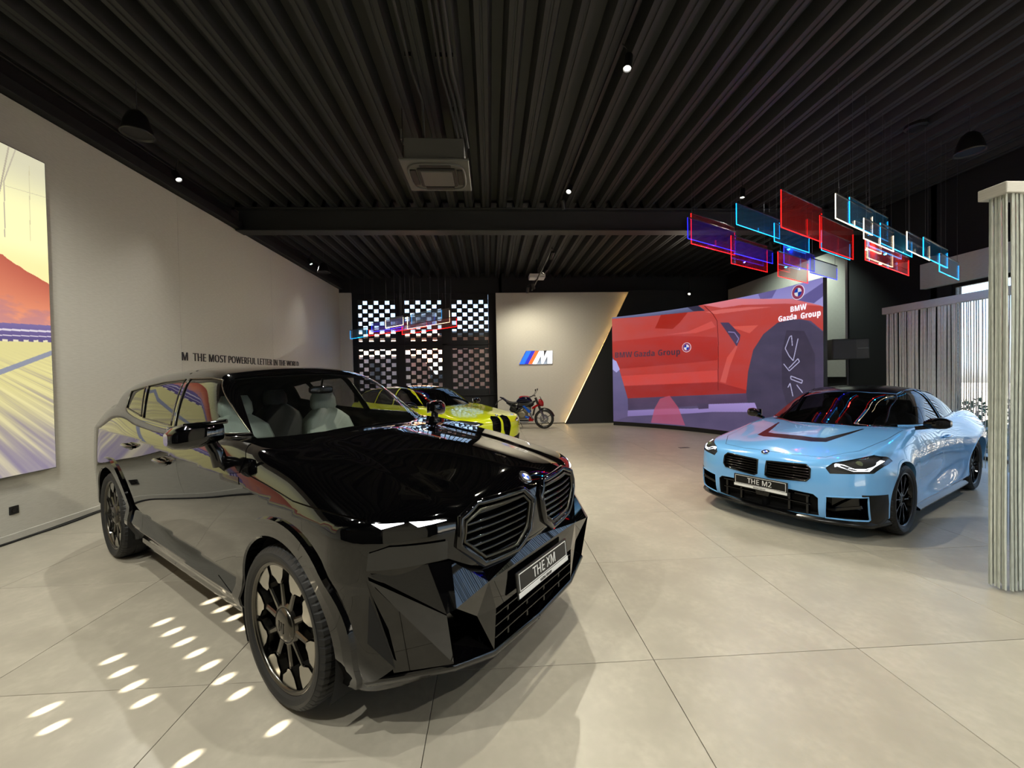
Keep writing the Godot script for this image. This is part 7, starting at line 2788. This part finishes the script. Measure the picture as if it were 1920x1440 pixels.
		b.slab(poly([-0.36, 0.66, -0.18, 0.76, -0.14, 0.72, -0.34, 0.60]), 0.012, Transform3D(Basis.IDENTITY if s > 0 else Basis(Vector3(1, 0, 0), Vector3(0, 1, 0), Vector3(0, 0, -1)), Vector3(0, 0, s * 0.14)), 0.004)
		put("shroud", b, red, t)
		b = MB.new()
		b.lathe([Vector2(0.0, 0.03), Vector2(0.07, 0.03), Vector2(0.10, 0.02), Vector2(0.115, 0.0), Vector2(0.115, -0.04)], Transform3D(Basis(Vector3.RIGHT, s * PI / 2), Vector3(-0.66, 0.45, s * 0.15)), 24)
		put("engine_cover", b, alu, t)
		b = MB.new()
		b.tube([Vector3(-0.82, 0.36, s * 0.12), Vector3(-0.92, 0.34, s * 0.17)], 0.010, 6)
		put("foot_peg", b, mats["steel"], t)
	b = MB.new()
	b.box(Vector3(-0.66, 0.43, 0), Vector3(0.34, 0.26, 0.26), 0.04)
	b.box(Vector3(-0.52, 0.60, 0), Vector3(0.20, 0.22, 0.30), 0.03, Basis(Vector3(0, 0, 1), -0.5))
	put("engine", b, alu, t)
	b = MB.new()
	b.box(Vector3(-0.30, 0.55, 0), Vector3(0.04, 0.30, 0.26), 0.01, Basis(Vector3(0, 0, 1), -0.25))
	put("radiator", b, mats["black metal"], t)
	b = MB.new()
	b.tube([Vector3(-0.42, 0.50, 0.08), Vector3(-0.36, 0.32, 0.09), Vector3(-0.50, 0.22, 0.09), Vector3(-0.80, 0.22, 0.09), Vector3(-1.0, 0.30, 0.12)], 0.028, 8)
	put("exhaust_pipe", b, mats["steel"], t)
	b = MB.new()
	b.tube([Vector3(-0.98, 0.32, 0.16), Vector3(-1.35, 0.58, 0.18)], 0.052, 12, false, 0.045)
	put("silencer", b, mats["black metal"], t)
	b = MB.new()
	b.box(Vector3(-0.66, 0.235, 0), Vector3(0.40, 0.07, 0.20), 0.02)
	put("sump", b, mats["dark plastic"], t)
	b = MB.new()
	b.tube([Vector3(-0.98, 0.50, 0), Vector3(-0.90, 0.72, 0)], 0.035, 10)
	put("shock", b, mats["steel"], t)
	# head
	b = MB.new()
	rings = []
	for q in [[-0.16, 0.80, 0.09, 0.10], [-0.10, 0.80, 0.11, 0.12], [-0.04, 0.78, 0.09, 0.10], [-0.005, 0.75, 0.04, 0.05]]:
		var row := []
		for k in 16:
			var a := TAU * k / 16.0
			row.append(Vector3(q[0], q[1] + q[3] * sin(a), q[2] * cos(a)))
		rings.append(row)
	b.skin(rings)
	put("headlight_cowl", b, red, t)
	b = MB.new()
	b.box(Vector3(-0.09, 0.93, 0), Vector3(0.015, 0.13, 0.16), 0.005, Basis(Vector3(0, 0, 1), 0.5))
	put("fly_screen", b, mats["black gloss"], t)
	b = MB.new()
	b.tube([Vector3(-0.36, 1.00, -0.38), Vector3(-0.30, 1.02, -0.20), Vector3(-0.26, 1.0, 0), Vector3(-0.30, 1.02, 0.20), Vector3(-0.36, 1.00, 0.38)], 0.013, 8)
	put("handlebar", b, mats["black metal"], t)
	for s in [-1, 1]:
		b = MB.new()
		b.tube([Vector3(-0.34, 1.0, s * 0.27), Vector3(-0.385, 0.995, s * 0.40)], 0.019, 8)
		put("grip", b, mats["rubber"], t)
		b = MB.new()
		b.tube([Vector3(-0.30, 1.02, s * 0.22), Vector3(-0.22, 1.16, s * 0.30)], 0.006, 6)
		b.box(Vector3(-0.22, 1.19, s * 0.33), Vector3(0.03, 0.07, 0.13), 0.014)
		put("mirror", b, mats["dark plastic"], t)
	b = MB.new()
	b.tube([Vector3(-0.78, 0.26, -0.10), Vector3(-0.70, 0.008, -0.26)], 0.010, 6)
	put("kickstand", b, mats["black metal"], t)
